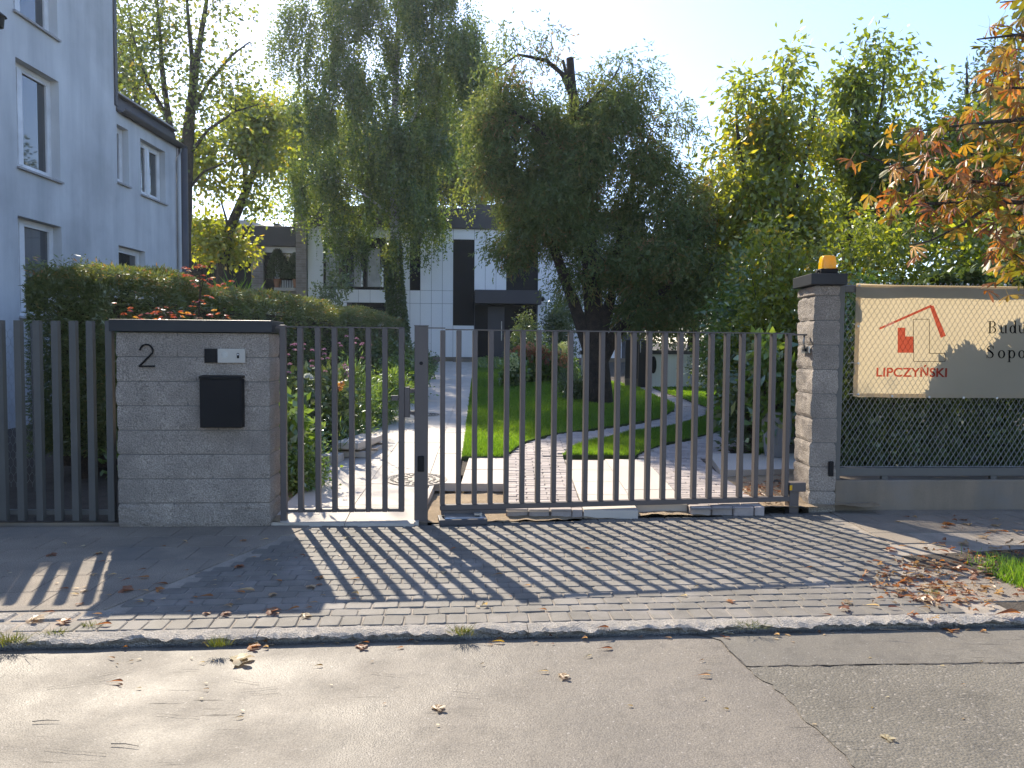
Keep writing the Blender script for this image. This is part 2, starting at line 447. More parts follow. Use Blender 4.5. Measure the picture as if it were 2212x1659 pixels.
M['l_shrub'] = leafmat('glossy shrub leaves', [(0, (0.077, 0.144, 0.026)), (0.6, (0.134, 0.230, 0.038)), (1, (0.230, 0.326, 0.058))], 0.48, 0.10, 0.3)
M['l_red'] = leafmat('red japanese maple leaves', [(0, (0.16, 0.04, 0.03)), (0.45, (0.30, 0.06, 0.035)), (0.8, (0.34, 0.10, 0.04)), (1, (0.36, 0.22, 0.04))], 0.5, 0.08, 0.35, 1.4)
M['l_grass'] = leafmat('lawn grass', [(0, (0.079, 0.166, 0.016)), (0.6, (0.126, 0.245, 0.022)), (1, (0.211, 0.311, 0.040))], 0.5, 0.03, 0.4, 1.5)
M['l_weed'] = leafmat('kerb weeds', [(0, (0.07, 0.10, 0.02)), (0.6, (0.12, 0.14, 0.03)), (1, (0.20, 0.17, 0.05))], 0.45, 0.03)
M['l_litter'] = leafmat('dry leaf litter', [(0, (0.10, 0.055, 0.03)), (0.4, (0.20, 0.10, 0.05)), (0.75, (0.30, 0.17, 0.085)), (1, (0.36, 0.25, 0.12))], 0.3, 0.05)
M['p_purple'] = leafmat('purple verbena petals', [(0, (0.25, 0.12, 0.30)), (1, (0.38, 0.20, 0.42))], 0.4)
M['p_orange'] = leafmat('orange coneflower petals', [(0, (0.42, 0.16, 0.03)), (1, (0.55, 0.28, 0.06))], 0.5)
M['p_pink'] = leafmat('dusty pink hydrangea petals', [(0, (0.34, 0.12, 0.08)), (0.6, (0.45, 0.2, 0.13)), (1, (0.5, 0.3, 0.17))], 0.4)
M['p_white'] = leafmat('cream hydrangea petals', [(0, (0.5, 0.55, 0.32)), (1, (0.66, 0.68, 0.5))], 0.4)
M['p_blue'] = leafmat('pale blue petals', [(0, (0.35, 0.42, 0.6)), (1, (0.5, 0.55, 0.7))], 0.4)

def solidleaf(name, c, trans=0.4, gloss=0.05):
    """one leaf colour with browned patches, for leaves that are objects of their own"""
    m = bpy.data.materials.new(name); m.use_nodes = True
    nt = m.node_tree; nt.nodes.clear()
    v = coords(nt)
    f = nz(nt, v, 14, 4, 0.6, 0.42, 0.68)
    oi = nt.nodes.new('ShaderNodeObjectInfo')
    mr = nt.nodes.new('ShaderNodeMapRange'); mr.inputs[3].default_value = 0.7; mr.inputs[4].default_value = 1.25
    nt.links.new(oi.outputs['Random'], mr.inputs[0])
    cm = nt.nodes.new('ShaderNodeCombineColor')
    for i in range(3): nt.links.new(mr.outputs[0], cm.inputs[i])
    col = mixc(nt, f, c, (c[0] * 0.62, c[1] * 0.45, c[2] * 0.4))
    col = mixc(nt, 1.0, col, cm.outputs[0], 'MULTIPLY')
    d = nt.nodes.new('ShaderNodeBsdfDiffuse'); t = nt.nodes.new('ShaderNodeBsdfTranslucent'); g = nt.nodes.new('ShaderNodeBsdfGlossy')
    g.inputs['Roughness'].default_value = 0.45
    nt.links.new(col, d.inputs[0]); nt.links.new(mixc(nt, 1.0, col, (1.6, 1.35, 0.8), 'MULTIPLY'), t.inputs[0])
    m1 = nt.nodes.new('ShaderNodeMixShader'); m1.inputs[0].default_value = trans
    nt.links.new(d.outputs[0], m1.inputs[1]); nt.links.new(t.outputs[0], m1.inputs[2])
    m2 = nt.nodes.new('ShaderNodeMixShader'); m2.inputs[0].default_value = gloss
    nt.links.new(m1.outputs[0], m2.inputs[1]); nt.links.new(g.outputs[0], m2.inputs[2])
    o = nt.nodes.new('ShaderNodeOutputMaterial'); nt.links.new(m2.outputs[0], o.inputs[0])
    return m
LEAFC = {'green': solidleaf('yellow green chestnut leaf', (0.17, 0.19, 0.02)), 'yellow': solidleaf('yellow chestnut leaf', (0.36, 0.25, 0.03)),
         'orange': solidleaf('orange chestnut leaf', (0.38, 0.16, 0.035)), 'brown': solidleaf('brown chestnut leaf', (0.27, 0.115, 0.05)),
         'tan': solidleaf('dry tan leaf', (0.50, 0.37, 0.22)), 'pale': solidleaf('pale yellow leaf', (0.66, 0.58, 0.36))}
# ================================================================ SETTING: ground, road, kerb, pavement, drive, lawn
KA = math.atan(0.08)
KE, KN, K0 = Vector((math.cos(KA), math.sin(KA), 0)), Vector((-math.sin(KA), math.cos(KA), 0)), Vector((-0.26, 4.235, 0))
def K(u, v, z=0.0): return K0 + KE * u + KN * v + Vector((0, 0, z))
ROAD_Z = -0.048

def sheet(name, pts, m, kind='structure', parent=None, z=None):
    mb = MB(); mb.add([(p[0], p[1], (p[2] if z is None else z)) for p in pts], [tuple(range(len(pts)))])
    o = mb.build(name, m, parent)
    me = o.data
    if me.polygons[0].normal.z < 0: me.flip_normals()
    if kind and parent is None: o['kind'] = kind
    return o

mb = MB()
ys = [-80, 6.9, 7.35, 46, 150, 420]
zs = [-0.16, -0.16, gz(7.35) - 0.14, gz(46) - 0.14, gz(46) - 0.2, gz(46) - 0.2]
xs = [-320, -40, 0, 40, 320]
for y, z in zip(ys, zs): mb.v += [(x, y, z) for x in xs]
nx = len(xs)
mb.f = [(j * nx + i, j * nx + i + 1, (j + 1) * nx + i + 1, (j + 1) * nx + i) for j in range(len(ys) - 1) for i in range(nx - 1)]
tag(mb.build('ground', M['ground'], recalc=False), kind='structure')

# road: worn smooth asphalt, a coarse patch and a mastic strip along the kerb
road = sheet('road', [K(-60, -0.12), K(-60, -14), K(60, -14), K(60, -0.12)], M['asphalt'], z=ROAD_Z)
patch_l = [G(1612, 1443, ROAD_Z), G(1700, 1512, ROAD_Z), G(1790, 1600, ROAD_Z), G(1850, 1662, ROAD_Z), G(1900, 1760, ROAD_Z)]
patch = patch_l + [Vector((8, 0.6, 0)), G(2700, 1430, ROAD_Z), G(2212, 1434, ROAD_Z), G(1900, 1438, ROAD_Z)]
def ragged(pts, seed, amp=0.012, step=0.05):
    r = random.Random(seed); out = []
    for a, b in zip(pts, pts[1:] + pts[:1]):
        a, b = Vector((a[0], a[1], 0)), Vector((b[0], b[1], 0)); n = max(1, min(90, int((b - a).length / step)))
        for k in range(n): out.append(a.lerp(b, k / n) + (Vector((r.gauss(0, amp), r.gauss(0, amp), 0)) if k else Vector((0, 0, 0))))
    return out
sheet('coarse_patch', ragged(patch, 3), M['asphalt_rough'], parent=road, z=ROAD_Z + 0.004)
strip = [G(1556, 1384, ROAD_Z), G(1580, 1412, ROAD_Z), G(1612, 1441, ROAD_Z), G(1900, 1436, ROAD_Z), G(2212, 1432, ROAD_Z), G(2700, 1427, ROAD_Z), K(6, -0.125), K(1.3, -0.125)]
sheet('mastic_strip', ragged(strip, 4, 0.005), M['asphalt_strip'], parent=road, z=ROAD_Z + 0.005)
def crack(pts, w, seed):
    r = random.Random(seed); fine = []
    for a, b in zip(pts, pts[1:]):
        n = max(2, int((b - a).length / 0.03))
        fine += [a.lerp(b, i / n) + Vector((r.uniform(-1, 1), r.uniform(-1, 1), 0)) * 0.004 for i in range(n)]
    fine.append(pts[-1]); mb = MB()
    for a, b in zip(fine, fine[1:]):
        t = (b - a); s = Vector((-t.y, t.x, 0)).normalized() * w * r.uniform(0.35, 1.0)
        z = Vector((0, 0, 0.0075 + ROAD_Z - a.z))
        mb.add([a - s + z, b - s + z, b + s + z, a + s + z], [(0, 1, 2, 3)])
    mb.build('crack', M['crack'], road)
crack([G(1556, 1384, ROAD_Z), G(1580, 1412, ROAD_Z), G(1612, 1442, ROAD_Z)], 0.004, 1)
crack([G(1612, 1442, ROAD_Z), G(1750, 1440, ROAD_Z), G(1900, 1437, ROAD_Z), G(2050, 1436, ROAD_Z), G(2250, 1433, ROAD_Z)], 0.0045, 2)
for i, (x0, y0, x1, y1) in enumerate([(195, 1465, 290, 1443), (215, 1472, 288, 1449), (100, 1488, 170, 1480), (190, 1478, 265, 1468), (515, 1495, 600, 1486), (540, 1501, 600, 1496), (505, 1470, 560, 1478),
                                      (800, 1455, 870, 1462), (975, 1490, 1035, 1497), (970, 1502, 1038, 1508), (1500, 1418, 1580, 1420), (1515, 1428, 1570, 1431), (340, 1545, 430, 1552), (95, 1620, 230, 1632)]):
    crack([G(x0, y0, ROAD_Z), G((x0 + x1) / 2, (y0 + y1) / 2 + 1, ROAD_Z), G(x1, y1, ROAD_Z)], 0.0016, 20 + i)

# kerb: rough granite stones, broken along the front
kerb = tag(empty('kerb'), kind='structure')
rk = random.Random(4)
u = -9.0
while u < 11:
    ln = rk.uniform(0.9, 1.6); n = 64 if -4.6 < u < 6 else 6
    prof = [(0.012, -0.2), (0.012, -0.004), (-0.03, 0.003), (-0.07, 0.002), (-0.105, 0.0), (-0.122, -0.007), (-0.112, -0.022), (-0.072, -0.036), (-0.060, -0.2)]
    mb = MB()
    for i in range(n + 1):
        uu = u + 0.002 + (ln - 0.004) * i / n
        end = min(1, min(i, n - i) / 1.5)
        for j, (v, z) in enumerate(prof):
            a = mnoise.noise(Vector((uu * 3.1, v * 9, z * 9 + 3))); b = mnoise.noise(Vector((uu * 11, v * 23, z * 21 + 9)))
            amp = (0, 0.004, 0.008, 0.010, 0.014, 0.022, 0.024, 0.01, 0.0)[j]
            amz = (0, 0.003, 0.009, 0.011, 0.012, 0.009, 0.008, 0.004, 0)[j]; b += 0.9 * mnoise.noise(Vector((uu * 34, v * 60, z * 40 + 5)))
            p = K(uu, v + amp * (1.3 * a + 0.8 * b) + (1 - end) * 0.006 * (j > 3), z + amz * (1.2 * b + 0.9 * a) - (1 - end) * 0.004)
            mb.v.append(tuple(p))
    m = len(prof)
    mb.f = [(i * m + j, i * m + j + 1, (i + 1) * m + j + 1, (i + 1) * m + j) for i in range(n) for j in range(m - 1)]
    mb.f += [tuple(range(m)), tuple(reversed(range(n * m, n * m + m)))]
    mb.build('kerb_stone', M['granite'], kerb)
    u += ln

# pavement base (the sandy joints show between the pieces laid on it)
pave = sheet('pavement', [K(-14, 0.0), K(14, 0.0), (14, 8.2, 0), (3.0, 7.32, 0), (2.6, 7.18, 0), (-0.75, 6.62, 0), (-2.0, 6.56, 0), (-4.6, 6.36, 0), (-14, 5.7, 0)], M['joint_sand'], z=-0.0075)
def paver_mesh(seed, l, w, h=0.06, ch=0.005):
    r = random.Random(seed)
    j = lambda a: a + r.uniform(-0.0022, 0.0022)
    def ring(x, y, z, c): return [(-x + c, -y, z), (x - c, -y, z), (x, -y + c, z), (x, y - c, z), (x - c, y, z), (-x + c, y, z), (-x, y - c, z), (-x, -y + c, z)]
    mb = MB()
    x, y = l / 2, w / 2
    A = [(j(p[0]), j(p[1]), p[2]) for p in ring(x, y, -h, 0.012)]
    B = [(p[0], p[1], -ch * r.uniform(0.9, 1.3)) for p in A]
    C = [(p[0] * (1 - 2.2 * ch / l), p[1] * (1 - 2.2 * ch / w), r.uniform(-0.0012, 0.0012)) for p in B]
    mb.add(A + B + C, [(0 + i, (i + 1) % 8, 8 + (i + 1) % 8, 8 + i) for i in range(8)] + [(8 + i, 8 + (i + 1) % 8, 16 + (i + 1) % 8, 16 + i) for i in range(8)] + [tuple(range(16, 24))])
    return mb.mesh('paver', M['paver'])
PV = [paver_mesh(i, 0.1515, 0.1115) for i in range(6)]
PH = [paver_mesh(20 + i, 0.1135, 0.153) for i in range(5)]
def left_lim(y): return -2.42 + (y - 3.97) * 0.30
def right_lim(y): return 2.48 + (y - 4.37) * 0.30 if y < 6.0 else 2.97
def gate_front(x): return 6.56 + 0.064 * (x + 2.0) if x < -0.8 else 6.64 + 0.168 * (x + 0.8)
def join_meshes(name, items, m, parent):
    """items: (mesh, matrix); the pieces too many to be parts one by one"""
    mb = MB()
    for me, mw in items: mb.add([mw @ v.co for v in me.vertices], [tuple(p.vertices) for p in me.polygons])
    o = mb.build(name, m, parent, recalc=False); o['kind'] = 'stuff'
    return o
rp = random.Random(11)
plc = []
uu = -3.0
while uu < 3.6:                              # the course of headers along the kerb
    p = K(uu, 0.092)
    if left_lim(p.y) - 0.14 < p.x < right_lim(p.y) + 0.12: plc.append((p, rp.choice(PH)))
    uu += 0.1185
v = 0.232; row = 0
while v < 3.4:
    uu = -3.2 + (row % 2) * 0.078 + rp.uniform(-0.02, 0.02)
    while uu < 4.2:
        p = K(uu, v)
        if left_lim(p.y) < p.x < right_lim(p.y) and p.y < gate_front(p.x): plc.append((p, rp.choice(PV)))
        uu += 0.1565
    v += 0.1165; row += 1
plc.sort(key=lambda t: t[0].length)
rest = []
for i, (p, me) in enumerate(plc):
    loc = p + Vector((rp.uniform(-1, 1) * 0.003, rp.uniform(-1, 1) * 0.003, rp.uniform(-0.002, 0.0012)))
    rz = KA + rp.uniform(-0.02, 0.02) + rp.choice((0, math.pi)); tx, ty = rp.uniform(-0.006, 0.006), rp.uniform(-0.007, 0.007)
    if i < 300: share('paver', me, pave, loc, rot=(tx, ty, rz))
    else: rest.append((me, Matrix.Translation(loc) @ Matrix.Rotation(rz, 4, 'Z') @ Matrix.Rotation(tx, 4, 'X')))
join_meshes('paver_field', rest, M['paver'], pave)

def piece_mesh(name, poly, h, m, inset=0.004, ch=0.004):
    """one flat slab cut to a convex outline, with a chamfered top edge"""
    c = sum((Vector((p[0], p[1])) for p in poly), Vector((0, 0))) / len(poly)
    def off(d): return [(lambda w: (p[0] - w.x * d / max(w.length, 1e-4), p[1] - w.y * d / max(w.length, 1e-4)))(Vector((p[0], p[1])) - c) for p in poly]
    a, b = off(inset), off(inset + ch)
    n = len(poly); mb = MB()
    mb.add([(p[0], p[1], -h) for p in a] + [(p[0], p[1], -ch) for p in a] + [(p[0], p[1], 0) for p in b],
           [(i, (i + 1) % n, n + (i + 1) % n, n + i) for i in range(n)] + [(n + i, n + (i + 1) % n, 2 * n + (i + 1) % n, 2 * n + i) for i in range(n)] + [tuple(range(2 * n, 3 * n))])
    return mb

def clip_half(poly, a, b, c):
    """keep the part of the polygon with a*x + b*y <= c"""
    out = []
    for i in range(len(poly)):
        p, q = poly[i], poly[(i + 1) % len(poly)]
        dp, dq = a * p[0] + b * p[1] - c, a * q[0] + b * q[1] - c
        if dp <= 0: out.append(p)
        if dp * dq < 0:
            t = dp / (dp - dq); out.append((p[0] + t * (q[0] - p[0]), p[1] + t * (q[1] - p[1])))
    return out
# washed aggregate slabs left and right of the drive
S = 0.35
for j in range(9):
    for i in range(-24, 40):
        u0_, v0_ = i * S + (0.5 * S if j % 2 else 0) - 0.06, 0.36 + j * S if i < 0 else 0.20 + j * S
        q = [K(u0_, v0_), K(u0_ + S, v0_), K(u0_ + S, v0_ + S), K(u0_, v0_ + S)]
        q = [(p.x, p.y) for p in q]
        cx = sum(p[0] for p in q) / 4
        if cx < 0.2:
            q = clip_half(q, 1, -0.30, -2.42 - 0.30 * 3.97 - 0.085)
            q = clip_half(q, -0.064, 1, 6.56 + 0.128)
        else:
            q = clip_half(q, -1, 0.30, -2.48 + 0.30 * 4.37 - 0.085) if q[0][1] < 6.0 else clip_half(q, -1, 0, -3.055)
            q = clip_half(q, -0.07, 1, 7.33 - 0.07 * 3.0)
            if j in (2, 3, 4) and 3.05 + 0.3 * (j - 3) < cx < 4.6: continue            # the verge
            if j == 1 and 3.3 < cx < 4.5: continue
        if len(q) < 3 or cx < -6 or cx > 7: continue
        area = abs(sum(q[k][0] * q[(k + 1) % len(q)][1] - q[(k + 1) % len(q)][0] * q[k][1] for k in range(len(q)))) / 2
        if area < 0.004: continue
        piece_mesh('slab', q, 0.05, M['aggregate'], 0.003, 0.004).build('slab', M['aggregate'], pave, recalc=False)
# granite setts in the corner by the kerb
rs = random.Random(8)
for j in range(2):
    uu = -5.2 + 0.05 * j
    while uu < -2.15 - 0.13 * (1 - j):
        w = rs.uniform(0.13, 0.2)
        q = [K(uu, 0.03 + j * 0.155), K(uu + w, 0.03 + j * 0.155 + rs.uniform(-.01, .01)), K(uu + w + rs.uniform(-.02, .02), 0.17 + j * 0.155), K(uu + rs.uniform(-.02, .02), 0.17 + j * 0.155)]
        q = clip_half([(p.x, p.y) for p in q], 1, -0.55, -2.42 - 0.55 * 3.97 - 0.10)
        if len(q) > 2:
            o = piece_mesh('sett', q, 0.08, M['granite'], 0.008, 0.016).build('sett', M['granite'], pave, recalc=False)
            o.location.z = rs.uniform(-0.006, 0.006)
        uu += w + 0.008

# sand laid open along the gate, with a hollow behind the gate post
def sand_h(x, y):
    n = mnoise.noise(Vector((x * 3.2, y * 3.2, 1.7))) * 0.026 + mnoise.noise(Vector((x * 11, y * 11, 4.1))) * 0.012 + mnoise.noise(Vector((x * 31, y * 31, 7))) * 0.004
    h = 0.012 + n
    if x < -0.05: h += 0.05 * math.exp(-((x + 0.35) ** 2 + (y - 7.35) ** 2) / 0.10)
    if x < -2.0 or x > 2.3: h = gz(y) - 0.02 + n
    return h
mb = MB(); xs = np.linspace(-2.7, 3.5, 156); ysn = np.linspace(0, 1, 40)
for t in ysn:
    for x in xs:
        y0_ = gate_front(x) - 0.01 if x < 2.6 else gate_front(2.6)
        y = y0_ + t * (8.75 - y0_)
        mb.v.append((x, y, sand_h(x, y)))
n = len(xs)
mb.f = [(j * n + i, j * n + i + 1, (j + 1) * n + i + 1, (j + 1) * n + i) for j in range(len(ysn) - 1) for i in range(n - 1)]
tag(mb.build('sand', M['sand'], smooth=True, recalc=False), kind='structure')

# soil under the planting, behind the sand
sheet('garden_soil', [(x, y, gz(y) - 0.035) for x, y in [(-40, 6.0), (-5.2, 6.42), (-2.35, 6.62), (-2.35, 7.6), (-2.0, 8.6), (2.4, 8.6), (3.0, 8.3), (3.3, 7.55), (40, 9.8), (40, 60), (-40, 60)]], M['soil'])

SLOPE = math.atan(0.036)
def unit_slab(name, m):
    return piece_mesh(name, [(-0.5, -0.5), (0.5, -0.5), (0.5, 0.5), (-0.5, 0.5)], 1.0, m, 0, 0.0).mesh(name, m)
# garden path of large pale slabs
path = tag(empty('garden_path'), kind='structure')
def path_x(y): return -2.09 - 0.036 * (y - 7.0)
def add_slab(parent, x0, x1, y0, y1, m, th=0.085, z=0.0, j=None, skew=0.0):
    q = [(x0 + skew * (y0 - 7), y0), (x1 + skew * (y0 - 7), y0), (x1 + skew * (y1 - 7), y1), (x0 + skew * (y1 - 7), y1)]
    mb = MB()
    g = 0.003
    a = [(q[0][0] + g, q[0][1] + g), (q[1][0] - g, q[1][1] + g), (q[2][0] - g, q[2][1] - g), (q[3][0] + g, q[3][1] - g)]
    dz = z + (j.uniform(-0.002, 0.002) if j else 0)
    mb.prism(a, lambda p: gz(p[1]) - th, lambda p: gz(p[1]) + dz - 0.04 * max(0.0, min(1.0, (7.0 - p[1]) / 0.44)) * (x0 < -0.7))
    return mb.build('slab', m, parent, recalc=False)
rj = random.Random(5)
for c, (xa, xb) in enumerate(((-2.09, -1.45), (-1.45, -0.85), (-0.85, -0.53))):
    y = 6.56 if c < 2 else 8.02
    step = 0.6 if c == 1 else 0.9
    first = True
    while y < 30.6:
        ln = (0.42 if c == 0 else 0.92) if first and c < 2 else 0.9
        if first and c == 1: ln = 0.5
        add_slab(path, xa, xb, y, y + ln, M['slab'], j=rj, skew=-0.036)
        y += ln; first = False
add_slab(path, -0.85, -0.80, 6.6, 8.02, M['slab'])
for y in (8.02, 8.77): add_slab(path, -0.53, -0.05, y, y + 0.75, M['slab'], j=rj)

# drive: two curving wheel tracks of clinker pavers with pale slabs between them
drive = tag(empty('driveway'), kind='structure')
for (x0, x1) in ((0.66, 1.16), (1.16, 1.66)):
    y = 7.17 if x1 > 1.2 else 6.93
    while y < 9.4:
        ln = min(0.62, 9.5 - y)
        add_slab(drive, x0, x1, y, y + ln, M['slab'], j=rj); y += ln
def gpoly(pts): return [(p.x, p.y) for p in (GS(x, y) for x, y in pts)]
lane_outer = [(1095, 988), (1132, 958), (1198, 939.5), (1279, 930), (1389, 913), (1423, 907), (1457, 888), (1459, 875), (1404, 850), (1373, 836)]
lane_inner = [(1409, 838), (1436, 850.5), (1476, 863), (1526, 882), (1523, 900), (1460, 919), (1373, 933), (1292, 950.5), (1235.5, 966), (1214, 985)]
lanes = [gpoly(lane_outer + lane_inner), [(-0.045, 6.9), (0.655, 6.93), (0.655, 9.6), (-0.045, 9.6)], [(1.665, 7.0), (2.36, 7.1), (2.36, 9.6), (1.665, 9.6)],
         gpoly([(1373, 988), (1389, 978.6), (1436, 961), (1489, 950.5), (1557, 933), (1604, 925), (1650, 930), (1600, 955), (1540, 990)]),
         gpoly([(1580, 846), (1530, 840), (1500, 836), (1520, 834), (1600, 850), (1650, 866), (1630, 868)])]
BM_ = [paver_mesh(60 + i, 0.196, 0.096, 0.08, 0.004) for i in range(4)]
for me in BM_: me.materials.clear(); me.materials.append(M['clinker']); me.name = 'clinker_paver'
bl = []
for j in range(160):
    for i in range(46):
        bl.append((-0.6 + i * 0.2 + (0.1 if j % 2 else 0), 6.95 + j * 0.1))
bx = np.array([b[0] for b in bl]); by = np.array([b[1] for b in bl])
keep = np.zeros(len(bl), bool)
for q in [lanes[0]] + lanes[3:]: keep |= in_poly(bx, by, q)
rect_lanes = ((-0.045, 0.655, 6.93), (1.665, 2.36, 7.08))
for x0, x1, y0 in rect_lanes: keep &= ~((bx > x0 - 0.1) & (bx < x1 + 0.1) & (by < 9.55))
cuts_b = []
for x0, x1, y0 in rect_lanes:
    j = 0; y = y0
    while y < 9.56:
        x = x0 - (0.1 if j % 2 else 0.0)
        while x < x1 - 0.02:
            a, b = max(x, x0), min(x + 0.2, x1)
            if b - a > 0.03: cuts_b.append(((a + b) / 2, y + 0.05 + rp.uniform(-.002, .002), (b - a) / 0.2))
            x += 0.2
        y += 0.1; j += 1
keep &= by > (gate_front(0.3) + (bx - 0.3) * 0.168 + 0.03)
pts = sorted([(math.hypot(x, y), x, y, 1.0) for x, y, k in zip(bx, by, keep) if k] + [(math.hypot(x, y), x, y, f) for x, y, f in cuts_b])
rest = []
for i, (d, x, y, fx) in enumerate(pts):
    loc = Vector((x + rp.uniform(-.003, .003), y, gz(y) + rp.uniform(-0.003, 0.003))); me = rp.choice(BM_)
    if i < 300: share('clinker_paver', me, drive, loc, rot=(SLOPE, 0, rp.uniform(-0.012, 0.012)), sc=(fx, 1, 1))
    else: rest.append((me, Matrix.Translation(loc) @ Matrix.Rotation(SLOPE, 4, 'X') @ Matrix.Diagonal((fx, 1, 1, 1))))
join_meshes('clinker_paver_field', rest, M['clinker'], drive)
for q in lanes:
    sheet('bedding', [(x, y, gz(y) - 0.012) for x, y in q], M['joint_sand'], parent=drive)
# concrete landing right of the drive
mb = MB(); q = [(2.36, 8.62), (3.5, 8.75), (3.6, 9.75), (2.5, 9.7)]
mb.prism(q, lambda p: gz(p[1]) - 0.1, lambda p: gz(p[1]) + 0.045)
mb.build('landing_slab', M['slab'], drive)

# lawns: turf sheets a little above the paving, with grass growing on them
lawn_px = [[(999, 989), (1088, 989), (1132, 957), (1198, 938.5), (1279, 929), (1389, 912), (1423, 906), (1456, 887), (1457, 875), (1404, 851), (1371, 836), (1345, 830), (1250, 815), (1150, 803), (1060, 797), (1022, 796)],
           [(1216, 986), (1237, 967), (1292, 951.5), (1373, 934), (1460, 920), (1523, 901), (1530, 884), (1640, 890), (1650, 915), (1604, 924), (1557, 932), (1489, 949.5), (1436, 960), (1389, 977.6), (1371, 987)],
           [(1410, 838), (1437, 850), (1477, 862), (1528, 881), (1640, 888), (1630, 870), (1580, 848), (1520, 836), (1500, 834)],
           [(1540, 832), (1620, 850), (1700, 866), (1700, 836), (1600, 826)]]
lawn = tag(empty('lawn'), kind='structure')
rg = np.random.default_rng(3)
gv, gt = [], []
for k, px in enumerate(lawn_px):
    q = gpoly(px)
    mb = MB(); mb.prism(q, lambda p: gz(p[1]) - 0.08, lambda p: gz(p[1]) + 0.018); mb.build('turf', M['turf'], lawn)
    xs = [p[0] for p in q]; ysq = [p[1] for p in q]
    N = (620000, 260000, 90000, 30000)[k]
    x = rg.uniform(min(xs), max(xs), N); y = rg.uniform(min(ysq), max(ysq), N)
    ok = in_poly(x, y, q) & (rg.random(N) < np.clip((9.6 / y) ** 2.2, 0.03, 1))
    x, y = x[ok], y[ok]; n = len(x)
    s = np.clip(y / 11, 0.8, 2.2)
    hgt = rg.uniform(0.026, 0.058, n) * (0.75 + 0.5 * np.sin(x * 2.1 + 1.3 * np.sin(y * 1.7)) ** 2); w = 0.006 * s
    a = rg.uniform(0, 6.28, n); lx, ly = rg.normal(0, 0.018, n), rg.normal(0, 0.018, n)
    z = 0.08 + 0.036 * (y - 7) + 0.014
    gv.append(np.stack([np.stack([x - np.cos(a) * w, y - np.sin(a) * w, z], 1), np.stack([x + np.cos(a) * w, y + np.sin(a) * w, z], 1), np.stack([x + lx, y + ly, z + hgt], 1)], 1).reshape(-1, 3))
    gt.append(np.clip(rg.normal(0.5, 0.2, n) + 0.25 * np.sin(x * 1.1 + 2 * np.sin(y * 0.6)), 0, 1))
tag(np_mesh('grass', np.concatenate(gv), 3, M['l_grass'], tint=np.concatenate(gt)), kind='stuff')
# ================================================================ FENCE, PILLARS, GATES
def rough_block(sx, sy, sz, seed, rough, amp=0.012, cuts=5, gap=0.007):
    """split-faced stone: box of size sx,sy,sz from the origin; rough = set of faces '-x','+x','-y','+y' that are broken"""
    bm = bmesh.new()
    bmesh.ops.create_cube(bm, size=1.0)
    bmesh.ops.subdivide_edges(bm, edges=bm.edges[:], cuts=cuts, use_grid_fill=True)
    o = Vector((seed * 3.7, seed * 1.9, seed * 5.3))
    for v in bm.verts:
        p = v.co.copy(); q = Vector(((p.x + 0.5) * sx, (p.y + 0.5) * sy, (p.z + 0.5) * sz))
        e = min(0.5 - abs(p.z), 0.5)
        for f, ax, sg in (('-x', 0, -1), ('+x', 0, 1), ('-y', 1, -1), ('+y', 1, 1)):
            if abs(p[ax] - sg * 0.5) < 1e-4:
                k = amp if f in rough else 0.0016
                d = (mnoise.noise(q * 9 + o) * 0.7 + mnoise.noise(q * 23 + o) * 0.5 + 0.25) * k
                if e < 0.01: d -= k * 0.45 + 0.002
                q[ax] += sg * d
        if e < 0.01: q.z -= math.copysign(gap / 2 + abs(mnoise.noise(q * 14 + o)) * 0.003, p.z)
        v.co = q
    me = bpy.data.meshes.new('block'); bm.to_mesh(me); bm.free()
    me.materials.append(M['block'])
    return me

# ---- entrance pillar on the left: two blocks a course, black cap
LP = Vector((-3.315, 6.435, 0)); LPA = math.atan(0.06)
W_, D_, CH = 1.262, 0.36, 0.2065
lp = empty('entrance_pillar', LP, LPA, 'wide grey concrete block pillar with black cap, house number and letterbox on its face', 'pillar')
mb = MB(); mb.box(0.012, W_ - 0.012, 0.012, D_ - 0.012, -0.1, CH * 8 - 0.005); mb.build('mortar_core', M['mortar'], lp)
rb = random.Random(2)
for c in range(8):
    sp = (0.36, 0.36, 0.62, 0.36, 0.66, 0.80, 0.52, 0.40)[c] * W_ if c not in (1, 3) else 0.0
    cuts_ = [0, sp, W_] if sp else [0, W_]
    if c == 5: cuts_ = [0, 0.58, 1.06, W_]
    for a, b in zip(cuts_, cuts_[1:]):
        me = rough_block(b - a - 0.007, D_, CH, c * 3.1 + a, {'-x', '+x'} | ({'-y'} if c == 0 else set()), 0.011 if c else 0.014)
        share('block', me, lp, (a + 0.002, rb.uniform(-0.002, 0.002), c * CH))
mb = MB(); mb.box(-0.038, W_ + 0.03, -0.045, D_ + 0.035, CH * 8 + 0.004, CH * 8 + 0.105); mb.build('cap', M['cap_metal'], lp, bev=0.004)

def on_lp(x, z, d=0.0):                     # a point on the pillar's face
    return LP + Vector((math.cos(LPA) * x + math.sin(LPA) * d, math.sin(LPA) * x - math.cos(LPA) * d, z))
def lpx(px, py):                            # photograph pixel -> (along, height) on the pillar's face
    d = ray(px, py); n = Vector((math.sin(LPA), -math.cos(LPA), 0))
    t = (LP - Vector((0, 0, CAM_Z))).dot(n) / d.dot(n)
    p = d * t + Vector((0, 0, CAM_Z)); r = p - LP
    return r.x * math.cos(LPA) + r.y * math.sin(LPA), p.z

